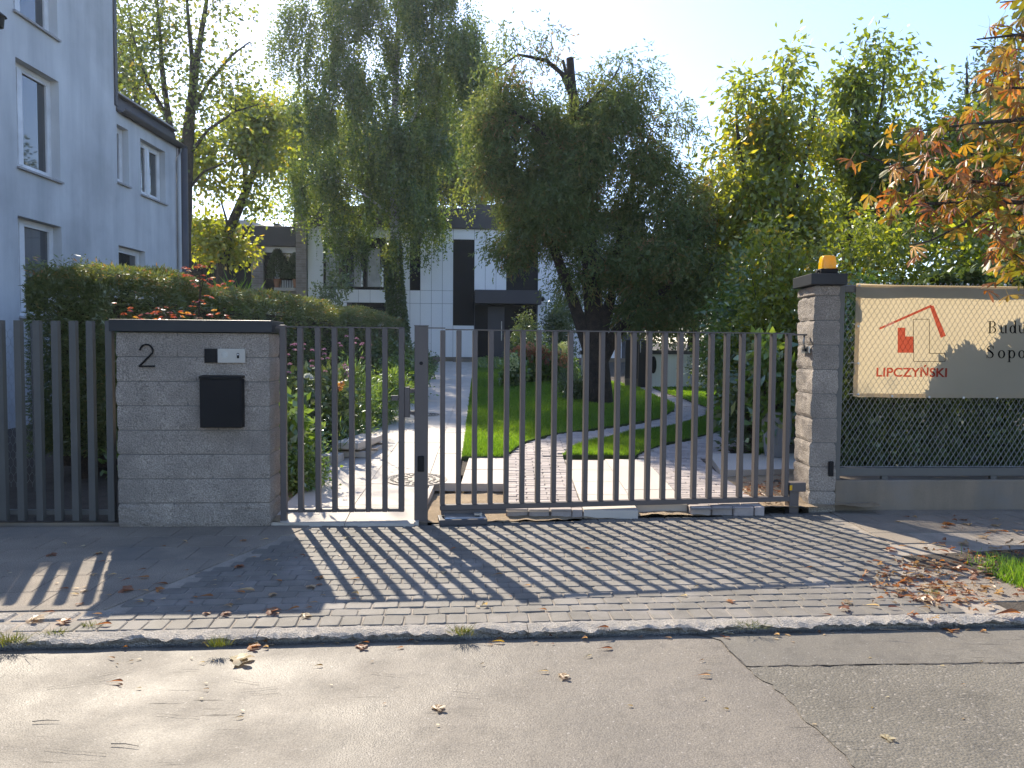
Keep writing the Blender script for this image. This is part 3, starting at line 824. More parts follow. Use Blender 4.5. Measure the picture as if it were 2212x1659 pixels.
# house number 2
x0, z1 = lpx(302, 744); x1, z0 = lpx(334, 793)
hn = empty('house_number', on_lp((x0 + x1) / 2, z0, 0.002), LPA, 'black metal house number 2 fixed to the block pillar', 'house number')
w, h = x1 - x0, z1 - z0
arc = [Vector((-w / 2 + w * 0.06 + w * 0.44 * (1 - math.cos(a)), -0.012, h - w * 0.44 + w * 0.44 * math.sin(a))) for a in np.linspace(0.05, math.pi * 1.12, 14)]
pts = arc + [Vector((-w / 2 + 0.004, -0.012, 0.012))]
mb = MB(); mb.tube(pts, 0.0075, 8); mb.build('digit_bow', M['black'], hn, smooth=True)
mb = MB(); mb.box(-w / 2 - 0.004, w / 2 + 0.008, -0.019, -0.005, 0.0, 0.014); mb.build('digit_base', M['black'], hn)
# intercom
x0, z1 = lpx(443, 753); x1, z0 = lpx(531, 784)
ic = empty('intercom', on_lp(x0, z0, 0.0), LPA, 'flat door intercom with black end and steel plate above the letterbox', 'intercom')
w, h = x1 - x0, z1 - z0
mb = MB(); mb.box(0, w * 0.32, -0.022, 0.004, 0, h); mb.build('camera_window', M['black'], ic, bev=0.002)
mb = MB(); mb.box(w * 0.32 + 0.001, w, -0.021, 0.004, 0, h); mb.build('face_plate', M['steel_plate'], ic, bev=0.002)
mb = MB(); mb.box(w * 0.80, w * 0.855, -0.0235, -0.019, h * 0.33, h * 0.70); mb.build('key_reader', M['black'], ic)
mb = MB(); mb.box(w * 0.812, w * 0.843, -0.0245, -0.022, h * 0.55, h * 0.65); mb.build('reader_light', M['white_pvc'], ic)
mb = MB(); mb.lathe([(h * 0.24, 0), (h * 0.24, 0.0025), (h * 0.20, 0.0025)], 24); o = mb.build('speaker_ring', M['galv'], ic); o.rotation_euler = (math.pi / 2, 0, 0); o.location = (w * 0.50, -0.0212, h * 0.58)
mb = MB(); mb.box(w * 0.44, w * 0.62, -0.0225, -0.02, h * 0.22, h * 0.24); mb.build('name_line', M['galv'], ic)
# letterbox
x0, z1 = lpx(437, 810); x1, z0 = lpx(530, 922)
lb = empty('letterbox', on_lp(x0, z0, 0.0), LPA, 'black sheet metal letterbox on the block pillar below the intercom', 'letterbox')
w, h = x1 - x0, z1 - z0
mb = MB(); mb.box(0.004, w - 0.004, -0.085, 0.004, 0, h - 0.03); mb.build('body', M['black'], lb, bev=0.004)
mb = MB(); mb.hexa([(0, -0.095, h - 0.028), (w, -0.095, h - 0.028), (w, 0.002, h - 0.020), (0, 0.002, h - 0.020), (0, -0.095, h - 0.008), (w, -0.095, h - 0.008), (w, 0.002, h), (0, 0.002, h)]); mb.build('lid', M['black'], lb, bev=0.002)

# ---- slatted fence left of the pillar
LF = Vector((-5.9, 6.505, 0)); LFA = math.atan(0.02)
lf = empty('slat_fence', LF, LFA, 'grey steel fence of upright flat bars left of the block pillar', 'fence')
barm = MB().box(-0.028, 0.028, 0, 0.05, 0.02, 1.745).mesh('slat', M['fence_metal'])
xs_ = [(-0.01 + (px - 1106) / F * 6.5) for px in (-190, -153, -115, -77, -40, 0, 39, 78, 118, 157, 194, 233)]
for px in (-190, -153, -115, -77, -40, 1, 40, 80, 119, 157, 193, 234):
    p = P(px, 920, 6.53); share('slat', barm, lf, (p.x - LF.x, (rb.uniform(-.002, .002)), 0))
mb = MB(); mb.box(-1.2, 2.52, 0.052, 0.088, 0.07, 0.11); mb.build('lower_rail', M['fence_metal'], lf)
mb = MB(); mb.box(-1.2, 2.54, -0.03, 0.09, -0.1, 0.018); mb.build('concrete_edging', M['concrete'], lf)

# ---- pedestrian gate
PG = Vector((-1.985, 6.60, 0)); PGA = math.atan(0.068)
pg = empty('pedestrian_gate', PG, PGA, 'narrow dark grey steel gate with lock beside the block pillar', 'gate')
TOP = 1.705
def bar(x, w=0.044, d=0.06, z0=0.10, z1=TOP, nm='bar', par=None, m=None, y=0.0):
    mb = MB(); mb.box(x - w / 2, x + w / 2, y, y + d, z0, z1)
    return mb.build(nm, m or M['dark_metal'], par, bev=0.003)
def gate_x(px, o, a, y=900):                # where a bar seen at px crosses the line of the gate
    d = ray(px, y); n = Vector((-math.sin(a), math.cos(a)))
    t = (o.x * n.x + o.y * n.y) / (d.x * n.x + d.y * n.y)
    return (d.x * t - o.x) * math.cos(a) + (d.y * t - o.y) * math.sin(a)
gx = [gate_x(p, PG, PGA) for p in (611, 648, 686, 722, 759, 795, 831, 867)]
bar(gx[0], 0.05, 0.06, 0.0, TOP + 0.02, 'hinge_stile', pg)
b0 = bar(gx[1], par=pg)
bme = b0.data
for x in gx[2:7]:
    o = b0.copy(); COL.objects.link(o); o.parent = pg; o.location.x = x - gx[1]
bar(gx[7], 0.05, 0.06, 0.10, TOP, 'lock_stile', pg)
mb = MB(); mb.box(gx[0] + 0.026, gx[7] + 0.024, 0.002, 0.058, TOP + 0.001, TOP + 0.010); mb.build('top_rail', M['dark_metal'], pg)
for i, (a, b) in enumerate(zip(gx, gx[1:])):
    mb = MB(); mb.box(a + 0.0255, b - 0.0255, 0.003, 0.057, 0.102, 0.128); mb.build('bottom_rail', M['dark_metal'], pg)
mb = MB(); mb.box(-0.10, gx[0] - 0.026, 0.01, 0.05, TOP - 0.01, TOP + 0.018); mb.build('wall_strut', M['dark_metal'], pg)
mb = MB(); mb.box(gx[7] + 0.026, gx[7] + 0.072, 0.006, 0.056, 0.93, 1.195); mb.build('lock_case', M['dark_metal'], pg, bev=0.004)
mb = MB(); mb.box(gx[7] + 0.073, gx[7] + 0.135, 0.012, 0.05, 1.145, 1.18); mb.box(gx[7] + 0.073, gx[7] + 0.135, 0.012, 0.05, 0.955, 0.985); mb.build('latch_bracket', M['dark_metal'], pg)
mb = MB(); mb.box(gx[7] - 0.085, gx[7] - 0.026, -0.03, -0.006, 1.08, 1.125); mb.tube([(gx[7] - 0.035, -0.02, 1.10), (gx[7] - 0.035, 0.03, 1.10)], 0.012, 8); mb.build('door_knob', M['dark_metal'], pg, bev=0.004)

# ---- gate post with photocell
GP = Vector((-0.790, 6.685, 0)); MGA = math.atan(0.163)
gp = empty('gate_post', GP, MGA * 0.5, 'thick dark grey steel post between the small gate and the large gate', 'post')
mb = MB(); mb.box(-0.058, 0.058, -0.03, 0.088, -0.05, 1.725); mb.build('shaft', M['dark_metal'], gp, bev=0.004)
mb = MB(); mb.box(-0.062, 0.062, -0.034, 0.092, 1.726, 1.733); mb.build('end_plate', M['dark_metal'], gp)
mb = MB(); mb.lathe([(0.016, 0), (0.016, 0.004), (0.006, 0.004)], 14); o = mb.build('key_switch', M['black'], gp); o.rotation_euler = (math.pi / 2, 0, 0); o.location = (0.0, -0.031, 1.405)
mb = MB(); mb.box(-0.028, 0.028, -0.048, -0.031, 0.46, 0.60); mb.build('photocell', M['black'], gp, bev=0.012)

# ---- large gate leaf
MG = GP + Vector((0.10, 0.018, 0))
mg = empty('driveway_gate', MG, MGA, 'wide dark grey steel gate of upright bars across the driveway', 'gate')
MGP = (955, 992, 1027, 1061, 1095, 1130, 1164, 1198, 1232, 1267, 1300, 1335, 1369, 1403, 1436, 1469, 1503, 1537, 1570, 1603, 1637, 1670, 1703)
gx = [gate_x(p, MG, MGA) for p in MGP]
gxs = np.polyval(np.polyfit(range(len(gx)), gx, 2), range(len(gx)))
b0 = None
for i, x in enumerate(gxs):
    if b0 is None:
        b0 = bar(float(x), 0.042, 0.062, 0.155, TOP - 0.012, par=mg)
    else:
        o = b0.copy(); COL.objects.link(o); o.parent = mg; o.location.x = float(x - gxs[0])
xe = float(gxs[-1])
mb = MB(); mb.box(float(gxs[0]) + 0.023, xe + 0.05, 0.003, 0.059, TOP - 0.010, TOP); mb.build('top_rail', M['dark_metal'], mg)
mb = MB(); mb.box(float(gxs[0]) - 0.021, xe + 0.045, 0.002, 0.060, 0.105, 0.152); mb.build('bottom_rail', M['dark_metal'], mg, bev=0.003)
mb = MB(); mb.box(-0.04, float(gxs[0]) + 0.02, 0.012, 0.045, TOP + 0.002, TOP + 0.012); mb.build('post_strap', M['dark_metal'], mg)
mb = MB(); mb.box(float(gxs[0]) - 0.01, float(gxs[4]), 0.0, 0.062, 0.065, 0.103); mb.build('guide_shoe', M['dark_metal'], mg)
def gpt(x, d=0.0, z=0.0):                   # a point along the large gate
    return MG + Vector((math.cos(MGA) * x - math.sin(MGA) * d, math.sin(MGA) * x + math.cos(MGA) * d, z))
# bottom hinge post at the right pillar
hp = empty('hinge_post', gpt(xe + 0.055), MGA, 'short dark steel hinge stub at the foot of the right stone pillar', 'hinge post')
mb = MB(); mb.box(-0.02, 0.075, 0.0, 0.09, -0.05, 0.195); mb.build('stub', M['dark_metal'], hp, bev=0.004)
mb = MB(); mb.box(-0.03, 0.14, -0.012, 0.10, 0.196, 0.285); mb.build('hinge_box', M['dark_metal'], hp, bev=0.006)
mb = MB(); mb.box(-0.031, -0.004, -0.0145, -0.0125, 0.215, 0.262); mb.build('warning_sticker', M['yellow'], hp)
# ground stop and its block under the free end of the gate
gs = empty('gate_stop', gpt(0.10, -0.05), MGA, 'flat steel stop plate on a dark block under the end of the large gate', 'gate stop')
mb = MB(); mb.box(-0.05, 0.37, -0.09, 0.12, 0.0, 0.052); mb.build('base_block', M['roof_sheet'], gs, bev=0.006)
mb = MB(); mb.hexa([(0.0, -0.06, 0.054), (0.36, -0.07, 0.054), (0.36, 0.04, 0.054), (0.0, 0.05, 0.054), (0.0, -0.055, 0.066), (0.36, -0.06, 0.058), (0.36, 0.04, 0.07), (0.0, 0.05, 0.08)]); mb.build('steel_plate', M['galv'], gs)
mb = MB(); mb.box(0.26, 0.31, -0.03, 0.02, 0.072, 0.088); mb.box(0.31, 0.33, -0.02, 0.01, 0.06, 0.09); mb.build('stop_hook', M['galv'], gs)

# ---- right stone pillar with cap
RP = Vector((2.865, 7.325, 0)); RPA = -0.05
RW, RD, RH = 0.235, 0.46, 0.2335
rpil = empty('stone_pillar', RP, RPA, 'slim pillar of rough split stone blocks with black cap and amber lamp on top', 'pillar')
mb = MB(); mb.box(0.012, RW - 0.012, 0.012, RD - 0.012, -0.1, RH * 9.15); mb.build('mortar_core', M['mortar'], rpil)
for c in range(10):
    h = RH if c < 9 else RH * 0.42
    me = rough_block(RW, RD, h, 40 + c * 2.3, {'-x', '+x', '+y'}, 0.017, 6)
    share('block', me, rpil, (rb.uniform(-0.004, 0.004), rb.uniform(-0.003, 0.003), c * RH - 0.04))
zc = RH * 9.42 - 0.04 + 0.004
mb = MB(); mb.box(-0.05, RW + 0.05, -0.05, RD + 0.05, zc, zc + 0.105); mb.build('cap', M['cap_metal'], rpil, bev=0.004)
mb = MB(); mb.box(RW * 0.72, RW * 0.72 + 0.048, -0.02, 0.004, 0.34, 0.485); mb.build('photocell', M['black'], rpil, bev=0.008)
# amber lamp
def rl(x, y, z): return RP + Vector((math.cos(RPA) * x - math.sin(RPA) * y, math.sin(RPA) * x + math.cos(RPA) * y, z))
bl_ = empty('warning_lamp', rl(RW * 0.62, 0.10, zc + 0.105), RPA, 'amber gate warning lamp on the cap of the stone pillar', 'lamp')
mb = MB(); mb.box(-0.105, 0.085, -0.075, 0.075, 0.0, 0.012); mb.box(-0.08, 0.078, -0.07, 0.07, 0.012, 0.055); mb.box(-0.105, -0.081, -0.03, 0.03, 0.012, 0.04); mb.build('base', M['black'], bl_, bev=0.006)
mb = MB()
for k, (z, s) in enumerate(((0.056, 0.071), (0.12, 0.067), (0.165, 0.060), (0.178, 0.050), (0.182, 0.03))):
    for i in range(20):
        a = i * math.pi / 10; c, s_ = math.cos(a), math.sin(a); e = 0.32
        mb.v.append((s * math.copysign(abs(c) ** e, c), s * math.copysign(abs(s_) ** e, s_), z + (0.006 * math.sin(a * 4) if k == 0 else 0)))
mb.f = [(k * 20 + i, k * 20 + (i + 1) % 20, (k + 1) * 20 + (i + 1) % 20, (k + 1) * 20 + i) for k in range(4) for i in range(20)] + [tuple(range(80, 100))]
mb.build('lens', M['yellow'], bl_, smooth=True)
mb = MB(); mb.lathe([(0.013, 0), (0.013, 0.006), (0.008, 0.006)], 12); o = mb.build('lens_screw', M['yellow'], bl_); o.rotation_euler = (math.pi / 2, 0, 0); o.location = (0.01, -0.069, 0.075)
# top hinge bracket on the pillar's side
br = empty('hinge_bracket', rl(-0.004, 0.16, 1.55), RPA, 'galvanised hinge bracket with bolt on the side of the stone pillar', 'bracket')
mb = MB(); mb.box(-0.022, -0.012, -0.12, 0.10, -0.035, 0.03); mb.build('plate', M['galv'], br)
mb = MB(); mb.box(-0.05, -0.023, -0.06, -0.0, -0.02, 0.012); mb.build('nut', M['black'], br, bev=0.004)
mb = MB(); mb.tube([(-0.035, -0.03, 0.012), (-0.045, -0.03, 0.07), (-0.04, -0.03, 0.15)], 0.010, 8); mb.build('bolt', M['galv'], br, smooth=True)
mb = MB(); mb.box(-0.17, -0.02, -0.055, -0.015, 0.135, 0.150); mb.build('arm', M['dark_metal'], br)

# ---- mesh fence on a low concrete wall, right of the stone pillar
RF = Vector((3.115, 7.405, 0)); RFA = math.atan(0.055)
def rfp(px, py, d=0.0):                     # photograph pixel -> (along, height) on the fence plane
    n = Vector((math.sin(RFA), -math.cos(RFA), 0)); dd = ray(px, py)
    t = (RF + n * d - Vector((0, 0, CAM_Z))).dot(n) / dd.dot(n)
    p = dd * t + Vector((0, 0, CAM_Z)); r = p - RF
    return r.x * math.cos(RFA) + r.y * math.sin(RFA), p.z
FL = 6.0
bw = empty('base_wall', RF, RFA, 'low rendered concrete wall under the wire mesh fence', 'wall')
zb = rfp(1900, 1036)[1]
mb = MB(); mb.box(0.012, FL, -0.03, 0.24, -0.1, zb); mb.build('wall', M['concrete'], bw, bev=0.012)
mf = empty('mesh_fence', RF, RFA, 'diamond wire mesh fence in a grey steel frame on the low wall', 'fence')
zr0 = zb + 0.035; zr1 = rfp(1900, 1011)[1]; zt0 = rfp(1840, 631)[1]; zt1 = rfp(1840, 616)[1]; ztop = rfp(1900, 603)[1]
mb = MB(); mb.box(0.0, 0.075, 0.0, 0.06, zb, zt1 + 0.0); mb.build('post', M['fence_metal'], mf, bev=0.003)
mb = MB(); mb.box(3.0, 3.06, 0.0, 0.06, zb, zt1); mb.build('post', M['fence_metal'], mf, bev=0.003)
mb = MB(); mb.box(0.077, FL, 0.005, 0.055, zr0, zr1); mb.build('bottom_rail', M['fence_metal'], mf, bev=0.003)
mb = MB(); mb.box(0.077, FL, 0.005, 0.055, zt0, zt1); mb.build('top_rail', M['fence_metal'], mf, bev=0.003)
for x in (0.5, 1.6, 2.7):
    mb = MB(); mb.box(x, x + 0.06, 0.01, 0.05, zb - 0.01, zr0 - 0.001); mb.build('foot', M['fence_metal'], mf)
# each mesh wire is a zigzag that hooks into its neighbour
pw, ph, rw = 0.027, 0.086, 0.0024
zz = np.arange(zr1 - 0.004, ztop + 0.001, ph / 2)
wv, wf = [], []
for k in range(int((3.4 - 0.08) / pw)):
    xk = 0.085 + k * pw
    pt = [(xk + (pw * 1.03 if (i + k) % 2 else -pw * 0.03), 0.062 + (0.003 if (i + k) % 2 else -0.003), z) for i, z in enumerate(zz)]
    base = len(wv)
    for (x, y, z) in pt: wv += [(x - rw, y, z), (x + rw * 0.6, y - rw, z), (x + rw * 0.6, y + rw, z)]
    for i in range(len(pt) - 1):
        for a, b in ((0, 1), (1, 2), (2, 0)): wf.append((base + i * 3 + a, base + i * 3 + b, base + i * 3 + 3 + b, base + i * 3 + 3 + a))
me = bpy.data.meshes.new('wire_mesh'); me.from_pydata(wv, [], wf); me.materials.append(M['wire']); o = link('wire_mesh', me, mf); o['kind'] = 'stuff'
mb = MB(); mb.tube([(0.08, 0.062, zr1 + 0.004), (FL, 0.062, zr1 + 0.004)], 0.004, 5); mb.tube([(0.08, 0.062, zt1 + 0.005), (FL, 0.062, zt1 + 0.005)], 0.0025, 5); mb.build('tension_wire', M['galv'], mf)

# ---- banner hung on the front of the mesh fence
def inkmat(name, c):
    m = bpy.data.materials.new(name); m.use_nodes = True
    nt = m.node_tree; nt.nodes.clear()
    t = nt.nodes.new('ShaderNodeBsdfTransparent'); t.inputs[0].default_value = (*c, 1)
    d = nt.nodes.new('ShaderNodeBsdfDiffuse'); d.inputs[0].default_value = (c[0] * 0.6, c[1] * 0.4, c[2] * 0.4, 1)
    mx = nt.nodes.new('ShaderNodeMixShader'); mx.inputs[0].default_value = 0.12
    o = nt.nodes.new('ShaderNodeOutputMaterial')
    nt.links.new(t.outputs[0], mx.inputs[1]); nt.links.new(d.outputs[0], mx.inputs[2]); nt.links.new(mx.outputs[0], o.inputs[0])
    return m
INK_R, INK_K = inkmat('red banner ink', (0.78, 0.20, 0.17)), inkmat('black banner ink', (0.05, 0.055, 0.06))
def bannermat():
    m = bpy.data.materials.new('cream tarpaulin'); m.use_nodes = True
    nt = m.node_tree; nt.nodes.clear()
    v = coords(nt); c = mixc(nt, nz(nt, v, 2.0, 4), (0.55, 0.485, 0.37), (0.51, 0.45, 0.34))
    d = nt.nodes.new('ShaderNodeBsdfDiffuse'); t = nt.nodes.new('ShaderNodeBsdfTranslucent'); mx = nt.nodes.new('ShaderNodeMixShader'); mx.inputs[0].default_value = 0.56
    nt.links.new(c, d.inputs[0]); nt.links.new(mixc(nt, 1.0, c, (1.0, 0.92, 0.74), 'MULTIPLY'), t.inputs[0])
    o = nt.nodes.new('ShaderNodeOutputMaterial')
    nt.links.new(d.outputs[0], mx.inputs[1]); nt.links.new(t.outputs[0], mx.inputs[2]); nt.links.new(mx.outputs[0], o.inputs[0])
    return m
M['banner'] = bannermat(); M['banner_hem'] = surf('doubled tarpaulin hem', (0.56, 0.45, 0.33), None, 0.7, 4, 120, 0.05, 0)
bn = empty('banner', RF, RFA, 'cream advertising banner with red house logo tied to the wire mesh fence', 'banner')
BY = -0.012
bx0, bz1 = rfp(1850, 612, -BY); _, bz0 = rfp(1850, 856, -BY); bx1 = bx0 + 3.0
def bw_(x, z): return BY + 0.006 * math.sin(x * 5.1) * math.sin((z - bz0) * 4 + 1) + 0.004 * math.sin(x * 11 + z * 3)
nx_, nz_ = 60, 24
vs = [(bx0 + (bx1 - bx0) * i / nx_, 0, bz0 + (bz1 - bz0) * j / nz_ - 0.012 * math.sin(min(1, i / 9) * 1.57)) for j in range(nz_ + 1) for i in range(nx_ + 1)]
vs = [(x, bw_(x, z), z) for x, _, z in vs]
fs = [(j * (nx_ + 1) + i, j * (nx_ + 1) + i + 1, (j + 1) * (nx_ + 1) + i + 1, (j + 1) * (nx_ + 1) + i) for j in range(nz_) for i in range(nx_)]
mb = MB(); mb.add(vs, fs); mb.build('sheet', M['banner'], bn, smooth=True, recalc=False)
def onb(poly, d=0.0025): return [(x, bw_(x, z) - d, z) for x, z in poly]
def bpoly(px): return [rfp(x, y, -BY) for x, y in px]
def z6(x, y): return (1641.6 + 0.3957 * x, 483.8 + 0.3957 * y)
def pr(name, polys, ink, d=0.0025):
    mb = MB()
    for q in polys: mb.add(onb(q, d), [tuple(range(len(q)))])
    return mb.build(name, ink, bn, recalc=False)
Z = lambda *p: bpoly([z6(*q) for q in p])
def hem(x0, x1, z0, z1):
    mb = MB(); n = 24
    for i in range(n):
        a, b = x0 + (x1 - x0) * i / n, x0 + (x1 - x0) * (i + 1) / n
        mb.add(onb([(a, z0), (b, z0), (b, z1), (a, z1)], -0.003), [(0, 1, 2, 3)])
    return mb
hem(bx0, bx0 + 0.045, bz0 + 0.01, bz1 - 0.012).build('hem', M['banner'], bn, recalc=False)
hem(bx0 + 0.046, bx1, bz0 - 0.008, bz0 + 0.03).build('hem', M['banner'], bn, recalc=False)
hem(bx0 + 0.046, bx1, bz1 - 0.05, bz1 - 0.013).build('hem', M['banner'], bn, recalc=False)
pr('roof_mark', [Z((650, 566), (935, 440), (940, 452), (652, 577)), Z((928, 452), (947, 444), (1013, 610), (986, 622))], INK_R)
pr('house_mark', [Z((750, 566), (793, 566), (793, 614), (750, 614)), Z((750, 614), (838, 614), (838, 703), (750, 703))], INK_R)
Lp = [(838, 520), (925, 520), (925, 707), (1008, 707), (1008, 750), (838, 750)]
segs = []
for (a, b) in zip(Lp, Lp[1:] + Lp[:1]):
    t = 1.4
    if a[0] == b[0]: segs.append(Z((a[0] - t, min(a[1], b[1])), (a[0] + t, min(a[1], b[1])), (a[0] + t, max(a[1], b[1])), (a[0] - t, max(a[1], b[1]))))
    else: segs.append(Z((min(a[0], b[0]), a[1] - t), (max(a[0], b[0]), a[1] - t), (max(a[0], b[0]), a[1] + t), (min(a[0], b[0]), a[1] + t)))
pr('letter_outline', segs, INK_K, 0.004)
# LIPCZYŃSKI in bold sans
fc = bpy.data.curves.new('word', 'FONT'); fc.body = 'LIPCZYŃSKI'; fc.size = 1.0; fc.offset = 0.022
fo = bpy.data.objects.new('word', fc); COL.objects.link(fo)
bpy.context.view_layer.update()
me = bpy.data.meshes.new_from_object(fo.evaluated_get(bpy.context.evaluated_depsgraph_get()))
bpy.data.objects.remove(fo)
cx_ = np.array([v.co[:2] for v in me.vertices]); 
(xa, za), (xb, zb2) = Z((637, 832))[0], Z((1020, 785))[0]
base_h = 0.73
sx = (xb - xa) / (cx_[:, 0].max() - cx_[:, 0].min()); sz = (zb2 - za) / base_h
for v in me.vertices:
    x, z = xa + (v.co.x - cx_[:, 0].min()) * sx, za + v.co.y * sz
    v.co = (x, bw_(x, z) - 0.0025, z)
me.materials.clear(); me.materials.append(INK_R); link('company_name', me, bn)
# serif lettering, drawn glyph by glyph
def ring(cx, cy, rx, ry, tx, ty, a0=0, a1=2 * math.pi, n=28):
    out = []
    A = np.linspace(a0, a1, n)
    for a, b in zip(A, A[1:]):
        o1, o2 = (cx + rx * math.cos(a), cy + ry * math.sin(a)), (cx + rx * math.cos(b), cy + ry * math.sin(b))
        i1, i2 = (cx + (rx - tx) * math.cos(a), cy + (ry - ty) * math.sin(a)), (cx + (rx - tx) * math.cos(b), cy + (ry - ty) * math.sin(b))
        out.append([o1, o2, i2, i1])
    return out
def rc(x0, x1, y0, y1): return [[(x0, y0), (x1, y0), (x1, y1), (x0, y1)]]
def glyph(c):
    T, t = 0.13, 0.05                        # thick and thin strokes, in cap heights
    if c == 'B': return rc(0.09, 0.09 + T, 0.045, 0.955) + rc(0, 0.34, 0, 0.045) + rc(0, 0.34, 0.955, 1) + rc(0.22, 0.34, 0.49, 0.535) + ring(0.34, 0.755, 0.27, 0.245, T, t, -math.pi / 2, math.pi / 2) + ring(0.34, 0.265, 0.32, 0.265, T, t, -math.pi / 2, math.pi / 2)
    if c == 'u': return rc(0.07, 0.07 + T * .9, 0.2, 0.61) + rc(0, 0.07, 0.61, 0.645) + rc(0.07, 0.187, 0.61, 0.645) + ring(0.275, 0.21, 0.205, 0.22, T * .9, 0.075, math.pi, 1.72 * math.pi) + rc(0.45, 0.45 + T * .9, 0.035, 0.61) + rc(0.38, 0.567, 0.61, 0.645) + rc(0.45, 0.65, 0.0, 0.035)
    if c == 'd': return ring(0.28, 0.315, 0.26, 0.325, T, t) + rc(0.45, 0.45 + T * .9, 0.035, 0.98) + rc(0.37, 0.567, 0.98, 1.02) + rc(0.45, 0.64, 0.0, 0.035)
    if c == 'o': return ring(0.30, 0.315, 0.28, 0.325, T, t)
    if c == 'p': return rc(0.08, 0.08 + T * .9, -0.27, 0.60) + rc(0, 0.28, -0.31, -0.27) + rc(0, 0.197, 0.60, 0.64) + ring(0.34, 0.315, 0.27, 0.325, T, t)
    if c == 'S':
        pts = [(0.53, 0.80, .02), (0.47, 0.93, .045), (0.32, 0.985, .05), (0.17, 0.92, .085), (0.11, 0.78, .12), (0.19, 0.63, .14), (0.33, 0.53, .145), (0.47, 0.42, .14), (0.54, 0.27, .12), (0.48, 0.10, .085), (0.32, 0.02, .05), (0.15, 0.06, .045), (0.07, 0.22, .02)]
        out = rc(0.535, 0.57, 0.74, 1.0) + rc(0.04, 0.075, 0.0, 0.28)
        L = []
        for i, (x, y, w) in enumerate(pts):
            a, b = pts[max(i - 1, 0)], pts[min(i + 1, len(pts) - 1)]
            tx, ty = b[0] - a[0], b[1] - a[1]; l = math.hypot(tx, ty); L.append((x - ty / l * w / 2, y + tx / l * w / 2, x + ty / l * w / 2, y - tx / l * w / 2))
        return out + [[(p[0], p[1]), (q[0], q[1]), (q[2], q[3]), (p[2], p[3])] for p, q in zip(L, L[1:])]
def word(name, letters, base_y, cap_px):
    for c, x in letters:
        pr(name, [Z(*[(x + a * cap_px, base_y - b * cap_px) for a, b in q]) for q in glyph(c)], INK_K, 0.003)
word('letter', [('B', 1243), ('u', 1305), ('d', 1358), ('u', 1409)], 597, 67)
word('letter', [('S', 1236), ('o', 1297), ('p', 1350), ('o', 1407)], 733, 69)
ey = MB().lathe([(0.012, 0), (0.012, 0.003), (0.006, 0.004)], 12).mesh('eyelet', M['galv'])
for px, py in ((1855, 617), (1922, 613), (2003, 614), (2090, 615), (2170, 616), (1853, 705), (1853, 785), (1853, 852), (1926, 856), (2006, 858), (2080, 859), (2152, 860)):
    x, z = rfp(px, py, -BY)
    share('eyelet', ey, bn, (x, BY - 0.010, z), rot=(math.pi / 2, 0, 0))
tie = MB().tube([(0.0, 0.0, 0.0), (-0.03, 0.03, 0.006), (-0.05, 0.07, 0.0)], 0.003, 5).mesh('cable_tie', M['white_pvc'])
for px, py in ((1850, 785), (1851, 852)):
    x, z = rfp(px, py, -BY); share('cable_tie', tie, bn, (x, BY, z))
# ================================================================ BUILDINGS
# ---- grey rendered house on the left: tall block, then a lower wing; the wall faces the garden
HX = -7.8
gh = empty('grey_house', (HX, 0, 0), 0, 'pale grey rendered house with white windows at the left', 'house')
def hv(px, py): p = PX(px, py, HX); return p.y, p.z
def win(tl, br, bl=None):
    (y0, z1), (y1, z0) = hv(*tl), hv(*br)
    if bl: z0 = (z0 + hv(*bl)[1]) / 2
    return [y0, y1, z0, z1]
W2 = win((33, 122), (131, 394), (35, 354)); W1 = [hv(29, 12)[0], W2[1], hv(133, 90)[1], hv(133, 90)[1] + (W2[3] - W2[2])]
W3 = win((38, 465), (137, 700)); W3[2] = hv(44, 682)[1]
W4 = win((252, 267), (279, 402)); W5 = win((303, 298), (358, 440)); W6 = win((256, 529), (316, 700)); W6[2] = 0.95
yc = hv(248, 100)[0]; ye = hv(382, 400)[0]; zw = hv(316, 279)[1]
put = lambda u, v, d: (-d, u, v)
mb = MB(); wall_holes(mb, -6.0, yc, -0.3, 8.9, [W1, W2, W3], 0.30, put)
mb.add([(0, yc, zw), (0, yc, 8.9), (-8, yc, 8.9), (-8, yc, zw)], [(0, 1, 2, 3)])
mb.add([(0, -6, -0.3), (0, -6, 8.9), (-8, -6, 8.9), (-8, -6, -0.3)], [(3, 2, 1, 0)])
mb.add([(-8, -6, -0.3), (-8, ye, -0.3), (-8, ye, 8.9), (-8, -6, 8.9)], [(3, 2, 1, 0)])
mb.add([(0, -6, 8.9), (0, yc, 8.9), (-8, yc, 8.9), (-8, -6, 8.9)], [(0, 1, 2, 3)])
mb.build('main_wall', M['plaster'], gh, recalc=False)
mb = MB(); wall_holes(mb, yc, ye, -0.3, zw, [W4, W5, W6], 0.28, put)
mb.add([(0, ye, -0.3), (0, ye, zw), (-8, ye, zw), (-8, ye, -0.3)], [(0, 1, 2, 3)])
mb.build('wing_wall', M['plaster'], gh, recalc=False)
mb = MB(); mb.box(-0.04, 0.03, yc - 0.06, yc + 0.035, zw + 0.1, 9.0); mb.build('corner_flashing', M['roof_sheet'], gh)
mb = MB(); mb.hexa([(0.02, yc + 0.04, zw + 0.003), (0.02, ye + 0.12, zw + 0.003), (-8, ye + 0.12, zw + 0.003), (-8, yc + 0.04, zw + 0.003), (-0.10, yc + 0.04, zw + 0.38), (-0.10, ye + 0.08, zw + 0.38), (-8, ye + 0.08, zw + 0.46), (-8, yc + 0.04, zw + 0.46)])
mb.build('roof', M['roof_sheet'], gh)
mb = MB(); mb.box(-0.13, 0.0, yc + 0.04, ye + 0.10, zw + 0.382, zw + 0.415); mb.build('roof_edge', M['sill'], gh)
mb = MB()
